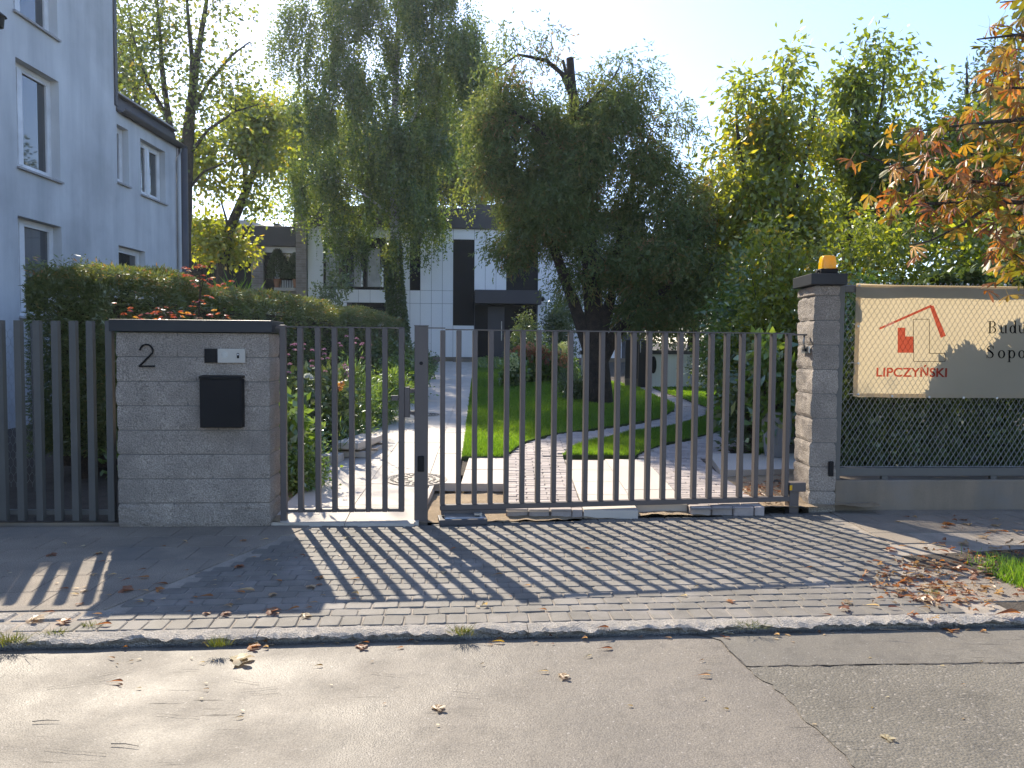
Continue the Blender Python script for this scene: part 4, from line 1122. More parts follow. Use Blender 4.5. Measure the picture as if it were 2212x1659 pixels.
for k in range(9):
    a, b = math.pi + k * math.pi / 8, 0
    mb.v += [(0.085 + 0.075 * math.cos(a), yc + 0.04, zw + 0.07 + 0.075 * math.sin(a)), (0.085 + 0.075 * math.cos(a), ye + 0.22, zw + 0.07 + 0.075 * math.sin(a))]
mb.f = [(2 * k, 2 * k + 1, 2 * k + 3, 2 * k + 2) for k in range(8)]
g_ = mb.build('gutter', M['roof_sheet'], gh, smooth=True); sd = g_.modifiers.new('thick', 'SOLIDIFY'); sd.thickness = 0.008
mb = MB(); mb.tube([(0.06, ye - 0.02, 0), (0.06, ye - 0.02, zw - 0.25), (0.08, ye + 0.1, zw - 0.02)], 0.045, 10); mb.build('downpipe', M['plaster'], gh, smooth=True)
mb = MB(); mb.tube([(0.07, ye + 0.17, 0), (0.07, ye + 0.17, zw + 0.02)], 0.11, 12); mb.build('rain_pipe', M['roof_sheet'], gh, smooth=True)
def window_(h, mull, depth, name='window', parent=gh):
    y0, y1, z0, z1 = h
    fr = empty('window', (0, 0, 0), 0); fr.parent = parent
    t = 0.075; x0, x1 = -depth + 0.003, -depth + 0.075
    mb = MB()
    mb.box(x0, x1, y0 + 0.002, y0 + t, z0 + 0.002, z1 - 0.002); mb.box(x0, x1, y1 - t, y1 - 0.002, z0 + 0.002, z1 - 0.002)
    mb.box(x0, x1, y0 + t + 0.001, y1 - t - 0.001, z0 + 0.002, z0 + t); mb.box(x0, x1, y0 + t + 0.001, y1 - t - 0.001, z1 - t, z1 - 0.002)
    ms = [y0 + (y1 - y0) * f for f in mull]
    for m_ in ms: mb.box(x0, x1 + 0.012, m_ - 0.06, m_ + 0.06, z0 + t + 0.001, z1 - t - 0.001)
    mb.build('frame', M['white_pvc'], fr, bev=0.004)
    ed = [y0 + t] + ms + [y1 - t]
    for a, b in zip(ed, ed[1:]):
        mb = MB(); a2, b2 = a + (0.061 if a in ms else 0.001), b - (0.061 if b in ms else 0.001)
        mb.box(x0 + 0.02, x0 + 0.03, a2, b2, z0 + t + 0.001, z1 - t - 0.001); mb.build('pane', M['glass'], fr)
        mb = MB(); s = 0.035
        mb.box(x0 + 0.031, x1 - 0.008, a2, a2 + s, z0 + t + 0.001, z1 - t - 0.001); mb.box(x0 + 0.031, x1 - 0.008, b2 - s, b2, z0 + t + 0.001, z1 - t - 0.001)
        mb.box(x0 + 0.031, x1 - 0.008, a2 + s + .001, b2 - s - .001, z0 + t + 0.001, z0 + t + s); mb.box(x0 + 0.031, x1 - 0.008, a2 + s + .001, b2 - s - .001, z1 - t - s, z1 - t - 0.001)
        mb.build('sash', M['white_pvc'], fr)
    mb = MB(); mb.hexa([(-depth + 0.076, y0 + 0.003, z0 - 0.03), (0.05, y0 - 0.03, z0 - 0.045), (0.05, y1 + 0.03, z0 - 0.045), (-depth + 0.076, y1 - 0.003, z0 - 0.03), (-depth + 0.076, y0 + 0.003, z0 + 0.012), (0.05, y0 - 0.03, z0 - 0.012), (0.05, y1 + 0.03, z0 - 0.012), (-depth + 0.076, y1 - 0.003, z0 + 0.012)])
    mb.build('sill', M['sill'], fr)
window_(W1, [0.26], 0.22); window_(W2, [0.26], 0.22); window_(W3, [0.26], 0.22)
window_(W4, [], 0.2); window_(W5, [0.5], 0.2); window_(W6, [], 0.2)
# wall lantern
p = PX(2, 44, HX + 0.12)
wl = empty('wall_lantern', (HX, p.y - 0.06, p.z), 0, 'small black wall lantern on the grey house at the picture edge', 'lantern')
mb = MB(); mb.box(0, 0.02, -0.05, 0.05, -0.12, 0.12); mb.build('back_plate', M['black'], wl)
mb = MB(); mb.lathe([(0.02, 0.10), (0.11, 0.03), (0.10, 0.02), (0.075, 0.018), (0.06, -0.13), (0.02, -0.15)], 8, (0.13, 0, 0)); mb.build('lantern_head', M['black'], wl)

# ---- white house at the end of the path
HA = math.radians(4.7)
HO = Vector((0.0, 32.0, 0.0))
wh = empty('white_house', HO, HA, 'white panelled two storey house with black windows and dark flat roof', 'house')
def hp_(px, py, d=0.0):
    """photograph pixel -> (along, height) on the facade; d = metres behind it"""
    n = Vector((-math.sin(HA), math.cos(HA), 0)); dd = ray(px, py)
    t = (HO + n * d).dot(n) / dd.dot(n)
    p = dd * t + Vector((0, 0, CAM_Z)); r = p - HO
    return r.x * math.cos(HA) + r.y * math.sin(HA), p.z
def z3(x, y): return 501 + 0.3594 * x, 397.5 + 0.3594 * y
def h3(x, y): return hp_(*z3(x, y))
X = lambda x, y=500: h3(x, y)[0]
V = lambda y, x=1200: h3(x, y)[1]
v_f0, v_f1 = V(266), V(150, 1400)
r1, r2, r3, r4, r5 = V(330), V(640), V(718), V(850, 1390), V(1040)
xl, xr = X(455), X(2440)
gnd = gz(32) - 0.3
mb = MB(); mb.box(xl, xr, 0.03, 9.0, gnd, v_f1 - 0.05); mb.build('wall', M['joint'], wh)
mb = MB(); mb.box(xl - 0.05, xr + 0.25, -0.16, 9.1, v_f0, v_f1); mb.build('roof', M['fascia'], wh, bev=0.01)
mb = MB(); mb.box(X(1475, 120), X(1632, 120), 1.5, 3.5, v_f1 + 0.002, V(98, 1550) + 0.1); mb.build('roof_box', M['roof_sheet'], wh)
mb = MB(); mb.box(xl, xr + 0.3, -0.08, 0.0, gnd, r5); mb.build('plinth', M['concrete'], wh)
def panel(x0, x1, z0, z1, nm='panel', m=None, y0=0.0, y1=0.028, par=None):
    g = 0.006
    if x1 - x0 < 0.03 or z1 - z0 < 0.03: return
    mb = MB(); mb.box(x0 + g, x1 - g, y0, y1, z0 + g, z1 - g)
    return mb.build(nm, m or M['panel'], par or wh, recalc=False)
cols = [455, 550, 620, 690, 760, 830, 925, 1000, 1070, 1132, 1199, 1265, 1330, 1457, 1523, 1588, 1650, 1745, 1840, 1904, 1967, 2030, 2094, 2158, 2222, 2286, 2350]
cx_ = [X(c) for c in cols]
def hole(xm, zm):
    for a, b, c, d in HOLES:
        if a < xm < b and c < zm < d: return True
    return False
HOLES = [(X(550), X(925), r2 + 0.02, V(318, 650)), (X(720), X(925), r5, r3), (X(1070), X(1132), r2, r1), (X(1330), X(1457), r4, r1), (X(1650), X(1840), r2, r1), (X(1457), X(1840), r5 - 0.3, r2 + 0.0)]
HOLES[5] = (X(1457), X(1840), r5 - 0.3, V(642, 1650))
for a, b in zip(cx_, cx_[1:]):
    for c, d in ((r1, v_f0), (r2, r1), (r3, r2), (r4, r3), (r5, r4)):
        if hole((a + b) / 2, (c + d) / 2): continue
        if (c, d) == (r4, r3):
            if hole((a + b) / 2, (r5 + r4) / 2): panel(a, b, r4, r3)
            else: continue
        elif (c, d) == (r5, r4):
            panel(a, b, r5, r4 if hole((a + b) / 2, (r3 + r4) / 2) else r3)
        else: panel(a, b, c, d)
# black windows with shutters down
def dark_window(h, slats=0):
    w = empty('window', (0, 0, 0)); w.parent = wh
    x0, x1, z0, z1 = h
    mb = MB(); mb.box(x0 + 0.004, x1 - 0.004, -0.012, 0.02, z0 + 0.004, z0 + 0.07); mb.box(x0 + 0.004, x1 - 0.004, -0.012, 0.02, z1 - 0.07, z1 - 0.004)
    mb.box(x0 + 0.004, x0 + 0.07, -0.012, 0.02, z0 + 0.071, z1 - 0.071); mb.box(x1 - 0.07, x1 - 0.004, -0.012, 0.02, z0 + 0.071, z1 - 0.071)
    mb.build('frame', M['black'], w)
    if slats:
        n = int((z1 - z0 - 0.15) / 0.055); mb = MB()
        for i in range(n):
            z = z0 + 0.075 + i * 0.055; mb.hexa([(x0 + 0.072, 0.0, z), (x1 - 0.072, 0.0, z), (x1 - 0.072, 0.02, z), (x0 + 0.072, 0.02, z), (x0 + 0.072, 0.006, z + 0.052), (x1 - 0.072, 0.006, z + 0.052), (x1 - 0.072, 0.022, z + 0.052), (x0 + 0.072, 0.022, z + 0.052)])
        o = mb.build('shutter', M['black'], w)
        o['kind'] = 'stuff'
    else:
        mb = MB(); mb.box(x0 + 0.071, x1 - 0.071, 0.004, 0.012, z0 + 0.071, z1 - 0.071); mb.build('pane', M['black'], w)
for h, s in ((HOLES[2], 0), (HOLES[3], 0), (HOLES[4], 1)): dark_window(h, s)
def big_window(h, parts):
    w = empty('window', (0, 0, 0)); w.parent = wh
    x0, x1, z0, z1 = h
    mb = MB(); mb.box(x0 + 0.004, x1 - 0.004, -0.03, 0.02, z1 - 0.42, z1 - 0.004); mb.box(x0 + 0.004, x0 + 0.09, -0.03, 0.02, z0, z1 - 0.421); mb.box(x1 - 0.09, x1 - 0.004, -0.03, 0.02, z0, z1 - 0.421)
    mb.box(x0 + 0.091, x1 - 0.091, -0.02, 0.02, z0 + 0.004, z0 + 0.09)
    ed = [x0 + (x1 - x0) * i / parts for i in range(parts + 1)]
    for e in ed[1:-1]: mb.box(e - 0.05, e + 0.05, -0.02, 0.02, z0 + 0.091, z1 - 0.421)
    mb.build('frame', M['black'], w)
    for i, (a, b) in enumerate(zip(ed, ed[1:])):
        mb = MB(); mb.box(a + 0.092, b - 0.092, 0.018, 0.024, z0 + 0.091, z1 - 0.421); mb.build('pane', M['glass'], w)
        n = 24; mb = MB()
        lo = a + 0.1 + (0.0 if i % 2 == 0 else (b - a) * 0.35)
        for k in range(n + 1):
            xk = lo + (b - 0.1 - lo) * k / n * 0.8
            mb.v += [(xk, 0.012 + 0.006 * math.sin(k * 2.1), z0 + 0.1), (xk, 0.012 + 0.006 * math.sin(k * 2.1), z1 - 0.43)]
        mb.f = [(2 * k, 2 * k + 2, 2 * k + 3, 2 * k + 1) for k in range(n)]
        mb.build('curtain', M['curtain'], w, smooth=True)
big_window(HOLES[0], 3); big_window(HOLES[1], 2)
# canopy and dark entrance
mb = MB(); mb.box(X(1457), X(1850), -0.75, 0.02, V(725, 1650), V(645, 1650)); mb.build('canopy', M['fascia'], wh, bev=0.01)
mb = MB(); mb.box(X(1462), X(1832), 0.006, 0.02, r5 - 0.02, V(727, 1650)); mb.build('entrance_sheet', M['black'], wh)  # flat black sheet across the entrance, flush with the facade
dx0, dx1 = X(1540), X(1640)
dr = empty('door', (0, 0, 0)); dr.parent = wh
mb = MB(); mb.box(dx0, dx1, -0.02, 0.004, r5, r5 + 2.1); mb.build('leaf', M['roof_sheet'], dr, bev=0.006)
mb = MB(); mb.tube([(dx1 - 0.12, -0.06, r5 + 0.7), (dx1 - 0.12, -0.06, r5 + 1.5)], 0.02, 8); mb.build('handle', M['galv'], dr)
mb = MB(); mb.lathe([(0.04, -0.1), (0.10, -0.03), (0.10, 0.03), (0.04, 0.1)], 12, (X(1866), -0.12, V(692, 1866))); mb.box(X(1866) - 0.03, X(1866) + 0.03, -0.1, 0.0, V(692, 1866) - 0.03, V(692, 1866) + 0.03); mb.build('wall_light', M['black'], wh)
mb = MB(); mb.box(X(1330), X(1457), -0.9, -0.082, gnd, r5 - 0.06); mb.build('step', M['concrete'], wh)
# brick chimney, and the brick wing beyond it; long thin bricks laid one by one
def brickwork(x0, x1, z0, z1, yf, ctr, ln=0.62, hh=0.095):
    core = MB(); core.box(x0 + 0.01, x1 - 0.01, yf + 0.02, yf + 0.5, z0, z1); core.build('mortar', M['slim_mortar'], wh)
    me = None; z = z0; row = 0
    while z < z1 - 0.02:
        x = x0 - (ln / 2 if row % 2 else 0)
        while x < x1 - 0.01:
            a, b = max(x, x0), min(x + ln, x1)
            if b - a > 0.04: ctr.append((a + 0.006, b - 0.006, yf + rbk.uniform(-0.008, 0.008), z + 0.006, min(z + hh, z1) - 0.012))
            x += ln
        z += hh; row += 1
rbk = random.Random(9); bricks = []
ch0, ch1 = X(388), X(455) - 0.02
wl0 = X(66); vt = V(372, 200)
brickwork(ch0, ch1, V(745, 400), V(183, 420), -0.18, bricks, 0.48)
brickwork(wl0, X(188), gnd, vt, 0.05, bricks)
brickwork(X(258), ch0 - 0.01, gnd, V(650, 320), 0.08, bricks)
brickwork(X(2442), X(2487), gnd, V(700, 2460) + 3.0, -0.1, bricks, 0.42)
bunit = MB().box(0, 1, 0, 0.05, 0, 1).mesh('brick', M['slim_brick'])
bricks.sort(key=lambda b: -(b[1] - b[0]))
for b in bricks[:300]: share('brick', bunit, wh, (b[0], b[2], b[3]), sc=(b[1] - b[0], 1, b[4] - b[3]))
mb = MB()
for b in bricks[300:]: mb.box(b[0], b[1], b[2], b[2] + 0.05, b[3], b[4])
mb.build('brick_courses', M['slim_brick'], wh, recalc=False)['kind'] = 'stuff'
mb = MB(); mb.box(ch0 - 0.03, ch1 + 0.03, -0.22, 0.5, V(183, 420), V(155, 420)); mb.build('chimney_cap', M['fascia'], wh)
# left wing
mb = MB(); mb.box(wl0, ch0, 0.30, 8, gnd, vt); mb.build('wing_wall', M['panel'], wh)
mb = MB(); mb.box(wl0 - 0.05, ch0 - 0.035, -0.1, 8, vt, V(253, 200)); mb.build('wing_roof', M['fascia'], wh, bev=0.01)
mb = MB(); mb.box(X(233), X(265), 0.6, 1.2, V(253, 250) + 0.002, V(222, 250)); mb.build('chimney', M['roof_sheet'], wh)
for a, b, c, d in ((188, 250, 372, 408), (188, 250, 665, 760), (250, 280, 372, 640), (280, 388, 372, 410)):
    panel(X(a), X(b), V(d, 250), V(c, 250), y0=0.2, y1=0.29)
mb = MB(); mb.box(X(188) + 0.01, X(248), 0.19, 0.26, V(664, 220), V(409, 220)); mb.build('door', M['black'], wh)
mb = MB(); mb.box(X(281), ch0 - 0.02, 0.25, 0.29, V(575, 330), V(411, 330)); mb.build('window', M['glass'], wh)
mb = MB(); mb.box(X(281), ch0 - 0.02, 0.24, 0.28, V(622, 330), V(576, 330)); mb.build('parapet', M['panel'], wh)
mb = MB(); mb.box(X(255), ch0 - 0.02, -0.1, 0.3, V(642, 320), V(624, 320)); mb.build('sill', M['slab'], wh)
ra0, ra1 = X(283), ch0 - 0.03
for i in range(8):
    x = ra0 + (ra1 - ra0) * i / 7
    mb = MB(); mb.box(x - 0.012, x + 0.012, 0.02, 0.04, V(622, 330), V(572, 330)); mb.build('baluster', M['black'], wh, recalc=False)
mb = MB(); mb.box(ra0, ra1, 0.012, 0.05, V(573, 330), V(569, 330)); mb.build('handrail', M['black'], wh)

# ---- flat roofed neighbour far behind, and the dark shed before it
p0, p1 = P(398, 476, 46), P(566, 476, 46)
nb = empty('neighbour_building', (p0.x - 3, 46, 0), 0, 'pale grey flat roofed building far behind the leaning tree', 'building')
w = p1.x - p0.x + 3
mb = MB(); mb.hexa([(0, 0, 0.5), (w, 0, 0.5), (w, 9, 0.5), (0, 9, 0.5), (0, 0, p0.z - 0.3), (w, 0, p0.z - 0.3), (w, 9, p0.z - 0.3), (0, 9, p0.z - 0.3)]); mb.build('wall', M['flat_wall'], nb)
mb = MB(); mb.hexa([(-0.2, -0.3, p0.z - 0.298), (w - 0.6, -0.3, p0.z - 0.298), (w + 0.3, 9, p0.z - 0.298), (-0.2, 9, p0.z - 0.298), (-0.2, -0.3, p0.z), (w - 0.6, -0.3, p0.z), (w + 0.3, 9, p0.z), (-0.2, 9, p0.z)]); mb.build('roof', M['sill'], nb)
p0, p1 = P(396, 536, 27), P(494, 536, 27)
sd_ = empty('garden_shed', (p0.x, 27, 0), 0, 'dark boarded shed wall behind the red leaved shrub', 'shed')
wd = p1.x - p0.x; nb_ = 12
for i in range(nb_):
    mb = MB(); mb.box(wd * i / nb_ + 0.006, wd * (i + 1) / nb_ - 0.006, 0.004 * (i % 3), 0.1, gz(27) - 0.2, p0.z - 0.1); mb.build('board', M['dark_wood'], sd_, recalc=False)
mb = MB(); mb.box(-0.05, wd + 0.1, -0.12, 2.4, p0.z - 0.098, p0.z); mb.build('roof', M['roof_sheet'], sd_)
mb = MB(); mb.box(0, wd, 0.11, 2.3, gz(27) - 0.2, p0.z - 0.1); mb.build('wall', M['dark_wood'], sd_)

# ---- low white garden wall with dark door, and the piece of stone wall beside it
a = GS(1405, 838); b = GS(1526, 838)
ht = P(1405, 765, a.y).z
gw = empty('garden_wall', (a.x, a.y, 0), 0.0, 'low white garden wall with dark coping behind the lawn', 'wall')
mb = MB(); mb.box(0, b.x - a.x, 0, 0.25, gz(a.y) - 0.2, ht); mb.build('wall', M['white_wall'], gw)
mb = MB(); mb.box(-0.04, b.x - a.x + 0.04, -0.04, 0.29, ht + 0.002, ht + 0.10); mb.build('coping', M['fascia'], gw)
mb = MB(); mb.box(b.x - a.x - 0.42, b.x - a.x, -0.22, -0.003, gz(a.y) - 0.2, ht - 0.02); mb.build('pier', M['white_wall'], gw)
lx = P(1411, 788, a.y).x - a.x
mb = MB(); mb.lathe([(0.02, 0), (0.14, 0.0), (0.14, 0.05), (0.02, 0.07)], 14); o = mb.build('wall_light', M['black'], gw); o.rotation_euler = (math.pi / 2, 0, 0); o.scale = (0.55, 1.6, 1); o.location = (lx, -0.003, P(1411, 788, a.y).z)
d0, d1 = P(1350, 835, a.y + 0.3), P(1404, 735, a.y + 0.3)
gd = empty('garden_door', (d0.x, a.y + 0.3, 0), 0.0, 'tall dark grey garden door beside the low white wall', 'door')
mb = MB(); mb.box(0, (d1.x - d0.x) * 0.52, 0, 0.06, gz(a.y) + 0.22, d1.z); mb.box((d1.x - d0.x) * 0.54, d1.x - d0.x, -0.02, 0.06, gz(a.y) - 0.05, d1.z); mb.build('door_leaf', M['fascia'], gd)
mb = MB(); mb.box(0, (d1.x - d0.x) * 0.52, -0.05, 0.08, gz(a.y) - 0.1, gz(a.y) + 0.215); mb.build('threshold', M['concrete'], gd)
mb = MB(); mb.tube([((d1.x - d0.x) * 0.6, -0.06, gz(a.y) + 0.9), ((d1.x - d0.x) * 0.6, -0.06, gz(a.y) + 1.2)], 0.012, 6); mb.build('handle', M['galv'], gd)
sw0 = P(1530, 840, a.y - 0.5); sw1 = P(1566, 803, a.y - 0.5)
sw = empty('stone_wall', (sw0.x, a.y - 0.5, 0), 0.05, 'short low wall of rough grey stone blocks under the shrubs', 'wall')
hcz = gz(a.y) - 0.1
for j in range(2):
    for i in range(4):
        me = rough_block(0.42, 0.22, 0.26, 80 + i + 5 * j, {'-y', '-x'}, 0.03, 3); share('block', me, sw, (i * 0.43 + 0.2 * (j % 2), 0, hcz + j * 0.27))
mb = MB(); mb.box(-0.03, 1.95, -0.05, 0.26, hcz + 0.545, hcz + 0.62); mb.build('coping', M['concrete'], sw)
# small pale garden wall stub left of the juniper trunk
q0, q1 = P(1262, 760, 19.0), P(1282, 730, 19.0)
ps = empty('gate_pier', (P(1258, 790, 19).x, 19.0, 0), 0, 'small cream pier with dark coping between the hydrangeas and the juniper trunk', 'pier')
mb = MB(); mb.box(0, 0.55, 0, 0.3, gz(19) - 0.1, P(1262, 766, 19).z); mb.build('shaft', M['slab'], ps)
mb = MB(); mb.box(-0.04, 0.6, -0.04, 0.34, P(1262, 766, 19).z + 0.002, P(1262, 757, 19).z); mb.build('coping', M['fascia'], ps)
# hexagon wire fence seen between the slats at the far left
wf_ = empty('hexagon_wire_fence', (-6.7, 7.55, 0), 0.03, 'galvanised hexagon wire fence glimpsed behind the first slats', 'fence')
vs, fs = [], []
def strand(a, b, r=0.0016):
    a, b = Vector(a), Vector(b); t = (b - a).normalized(); s = t.cross(Vector((0, 1, 0))); n = len(vs)
    for p in (a, b): vs.extend([tuple(p + s * r), tuple(p - s * r * .5 + Vector((0, r, 0))), tuple(p - s * r * .5 - Vector((0, r, 0)))])
    for i, j in ((0, 1), (1, 2), (2, 0)): fs.append((n + i, n + j, n + 3 + j, n + 3 + i))
hw, hh = 0.052, 0.075
for j in range(int(1.6 / hh)):
    for i in range(int(2.0 / hw)):
        x = i * hw + (hw / 2 if j % 2 else 0); z = 0.12 + j * hh
        strand((x, 0, z), (x, 0, z + hh * 0.5)); strand((x, 0, z + hh * .5), (x + hw / 2, 0, z + hh)); strand((x, 0, z + hh * .5), (x - hw / 2, 0, z + hh))
me = bpy.data.meshes.new('wire_mesh'); me.from_pydata(vs, [], fs); me.materials.append(M['galv']); o = link('wire_mesh', me, wf_); o['kind'] = 'stuff'
for x in (0.0, 1.95):
    mb = MB(); mb.tube([(x, 0.02, -0.1), (x, 0.02, 1.75)], 0.022, 8); mb.build('post', M['fence_metal'], wf_)
# ================================================================ TREES AND PLANTS
def grow(name, trunk, radii, clusters, bark, seed=1, tip=0.010, expo=0.46, wander=0.10, up=0.15, label='', cat='tree', limbs=(), lbark=None, minbase=0.0, group=None):
    """trunk: polyline; limbs: further given polylines (points, radii) that start on it. Every cluster centre is joined to the nearest wood by a bent branch."""
    root = empty(name, Vector(trunk[0]), 0, label, cat, group)
    base = Vector(trunk[0])
    rnd = random.Random(seed)
    mb = MB(); nodes = []; par = []; fixed = []
    def poly(pts, rad, parent_i=-1):
        pts = [Vector(p) for p in pts]; last = parent_i
        for i in range(len(pts) - 1):
            n = max(1, int((pts[i + 1] - pts[i]).length / 0.45))
            for k in range(n + (1 if i == len(pts) - 2 else 0)):
                f = k / n
                nodes.append(pts[i].lerp(pts[i + 1], f)); par.append(last); fixed.append(rad[i] + (rad[i + 1] - rad[i]) * f); last = len(nodes) - 1
    poly(trunk, radii)
    mt = MB()
    def wob(pts, amp=0.05):
        out = []
        for i in range(len(pts) - 1):
            n = max(2, int((Vector(pts[i + 1]) - Vector(pts[i])).length / 0.35))
            for k in range(n): out.append(Vector(pts[i]).lerp(Vector(pts[i + 1]), k / n))
        out.append(Vector(pts[-1]))
        return out
    def fat(pts, rad):
        P_ = wob(pts); L = [0]
        for a, b in zip(P_, P_[1:]): L.append(L[-1] + (b - a).length)
        src = [0]
        for a, b in zip(pts, pts[1:]): src.append(src[-1] + (Vector(b) - Vector(a)).length)
        R = [float(np.interp(l, src, rad)) * (1 + 0.10 * mnoise.noise(Vector((l * 1.5, seed, 0)))) for l in L]
        mt.tube([p - base for p in P_], R, 10)
    fat(trunk, radii)
    for pts, rad in limbs:
        d = [(n - Vector(pts[0])).length for n in nodes]; poly(pts, rad, int(np.argmin(d))); fat(pts, rad)
    mt.build('trunk', bark, root, smooth=True, recalc=False)
    nfix = len(nodes)
    N = [np.array(n) for n in nodes]
    arr = np.zeros((nfix + len(clusters) * 8 + 10, 3)); arr[:nfix] = N; cnt = nfix
    cl = [np.array(c) for c in clusters]
    cl.sort(key=lambda c: float(np.min(np.linalg.norm(arr[:nfix] - c, axis=1))))
    for c in cl:
        d = arr[:cnt] - c
        cost = np.linalg.norm(d, axis=1) + 0.55 * np.maximum(0, d[:, 2]) + (np.array([0.0]) if minbase == 0 else 0)
        if minbase: cost = cost + 3.0 * (arr[:cnt, 2] < minbase)
        i = int(np.argmin(cost)); a = Vector(arr[i]); b = Vector(c); ln = (b - a).length
        n = max(1, min(7, int(ln / 0.4))); last = i
        off = Vector((rnd.uniform(-1, 1), rnd.uniform(-1, 1), rnd.uniform(-0.3, 1) * 1.0)) * ln * wander + Vector((0, 0, -ln * up))
        for k in range(1, n + 1):
            f = k / n; p = a.lerp(b, f) + off * (4 * f * (1 - f)) * 0.6
            arr[cnt] = p; par.append(last); last = cnt; nodes.append(p); cnt += 1
    w = np.zeros(cnt)
    kids = np.zeros(cnt)
    for i in range(cnt):
        if par[i] >= 0: kids[par[i]] += 1
    for i in range(cnt - 1, -1, -1):
        if kids[i] == 0 and i >= nfix: w[i] += 1
        if par[i] >= 0: w[par[i]] += w[i]
    rad = tip * np.maximum(w, 1) ** expo
    mb = MB()
    for i in range(nfix, cnt):
        p = par[i]
        ra = min(rad[p], fixed[p] * 0.8) if p < nfix else rad[p]
        ra = min(ra, rad[i] * 1.6)
        a, b = Vector(arr[p]) - base, Vector(arr[i]) - base
        mb.tube([a, b], [ra, rad[i]], 5 if rad[i] > 0.02 else 3, caps=False)
    if mb.v: mb.build('branches', lbark or bark, root, smooth=True, recalc=False)['kind'] = 'stuff'
    return root, base

def ell_clusters(ells, n, rng, seed=0, shell=0.35, thin=0.0, freq=0.9):
    """points inside a union of ellipsoids (centre, radii, weight), more of them near the outside"""
    out = []
    wts = np.array([e[2] if len(e) > 2 else e[1][0] * e[1][1] * e[1][2] for e in ells], float); wts /= wts.sum()
    while len(out) < n:
        e = ells[rng.choice(len(ells), p=wts)]
        d = rng.normal(size=3); d /= np.linalg.norm(d)
        r = rng.random() ** shell
        p = np.array(e[0]) + d * np.array(e[1]) * r
        if thin and mnoise.noise(Vector(p) * freq + Vector((seed, 0, 0))) < thin - 0.5: continue
        out.append(p)
    return np.array(out)

def E(px, py, y, rx, ry, rz, w=None):
    """ellipsoid given by its place and size in the photograph, at depth y, rz metres deep"""
    c = P(px, py, y); k = y / F
    e = (tuple(c), (rx * k, rz, ry * k))
    return e + (w,) if w else e

def crown(root, base, cl, per, spread, L, W, m, rng, down=0.4, name='crown', flat=1.0, tintbias=None, Lr=0.3):
    n = len(cl) * per
    c = np.repeat(cl, per, axis=0)
    off = rng.normal(size=(n, 3)) * spread; off[:, 2] *= flat
    pos = c + off
    ax = off / (np.linalg.norm(off, axis=1, keepdims=True) + 1e-6) + rng.normal(size=(n, 3)) * 0.7
    ax[:, 2] -= down
    l = L * rng.uniform(1 - Lr, 1 + Lr, n); w = W * rng.uniform(0.8, 1.2, n)
    t = np.repeat(rng.normal(0.5, 0.16, len(cl)), per) + rng.normal(0, 0.16, n)
    if tintbias is not None: t = t + tintbias(pos)
    v = leaf_verts(pos - np.array(base), ax, l, w, rng)
    return np_mesh(name, v, 4, m, root, np.clip(t, 0, 1), 'stuff')

R = np.random.default_rng
# ---- birch, hanging twigs, ivy round the foot
rng = R(21)
by = 29.0
bt = [P(862, 770, by), P(858, 640, by), P(852, 480, by), P(850, 330, by), P(855, 170, by), P(862, 20, by), P(864, -90, by), P(866, -150, by)]
bl = [([P(851, 400, by), P(800, 320, by), P(770, 240, by - .5)], [0.07, 0.045, 0.02]), ([P(852, 330, by), P(905, 230, by), P(950, 120, by + .4)], [0.07, 0.045, 0.02]),
      ([P(855, 170, by), P(825, 60, by), P(800, -60, by)], [0.05, 0.035, 0.02]), ([P(857, 140, by), P(900, 40, by), P(920, -40, by)], [0.05, 0.035, 0.02]), ([P(851, 470, by), P(760, 400, by - .3), P(690, 380, by - .3)], [0.06, 0.04, 0.02])]
ells = [E(725, 90, by, 85, 125, 1.6), E(940, 80, by, 105, 150, 1.6), E(625, 90, by, 45, 100, .8, 0.35), E(830, -40, by, 170, 110, 1.8), E(660, 20, by, 80, 90, 1.4, 1.2), E(980, 20, by, 60, 90, 1.4, 1.0), E(650, 235, by, 60, 85, 1.0), E(760, 260, by, 110, 130, 1.5), E(960, 300, by, 90, 150, 1.4), E(860, 260, by, 110, 160, 1.5),
        E(740, 400, by, 105, 80, 1.2), E(840, 420, by, 90, 110, 1.2), E(650, 370, by, 45, 60, .8), E(930, 440, by, 40, 60, .8), E(1010, 160, by, 50, 130, 1.0), E(800, 500, by - .3, 90, 60, 1.0), E(900, 480, by - .2, 45, 60, .8), E(720, 480, by - .3, 30, 40, .5), E(850, 330, by - 1.3, 70, 140, .5, 2.0), E(620, 130, by, 50, 130, 1.0, 0.9)]
cl = ell_clusters(ells, 540, rng, 3, 0.5, 0.50)
bi, base = grow('birch_tree', bt, [0.22, 0.20, 0.17, 0.14, 0.11, 0.07, 0.04, 0.02], cl, M['birch'], 2, 0.007, 0.42, 0.12, -0.1, 'tall weeping birch with white trunk and hanging twigs behind the clipped hedge', 'tree', bl, lbark=M['bark'], minbase=gz(by) + 3.0)
pos, axs, tn, sv = [], [], [], MB()
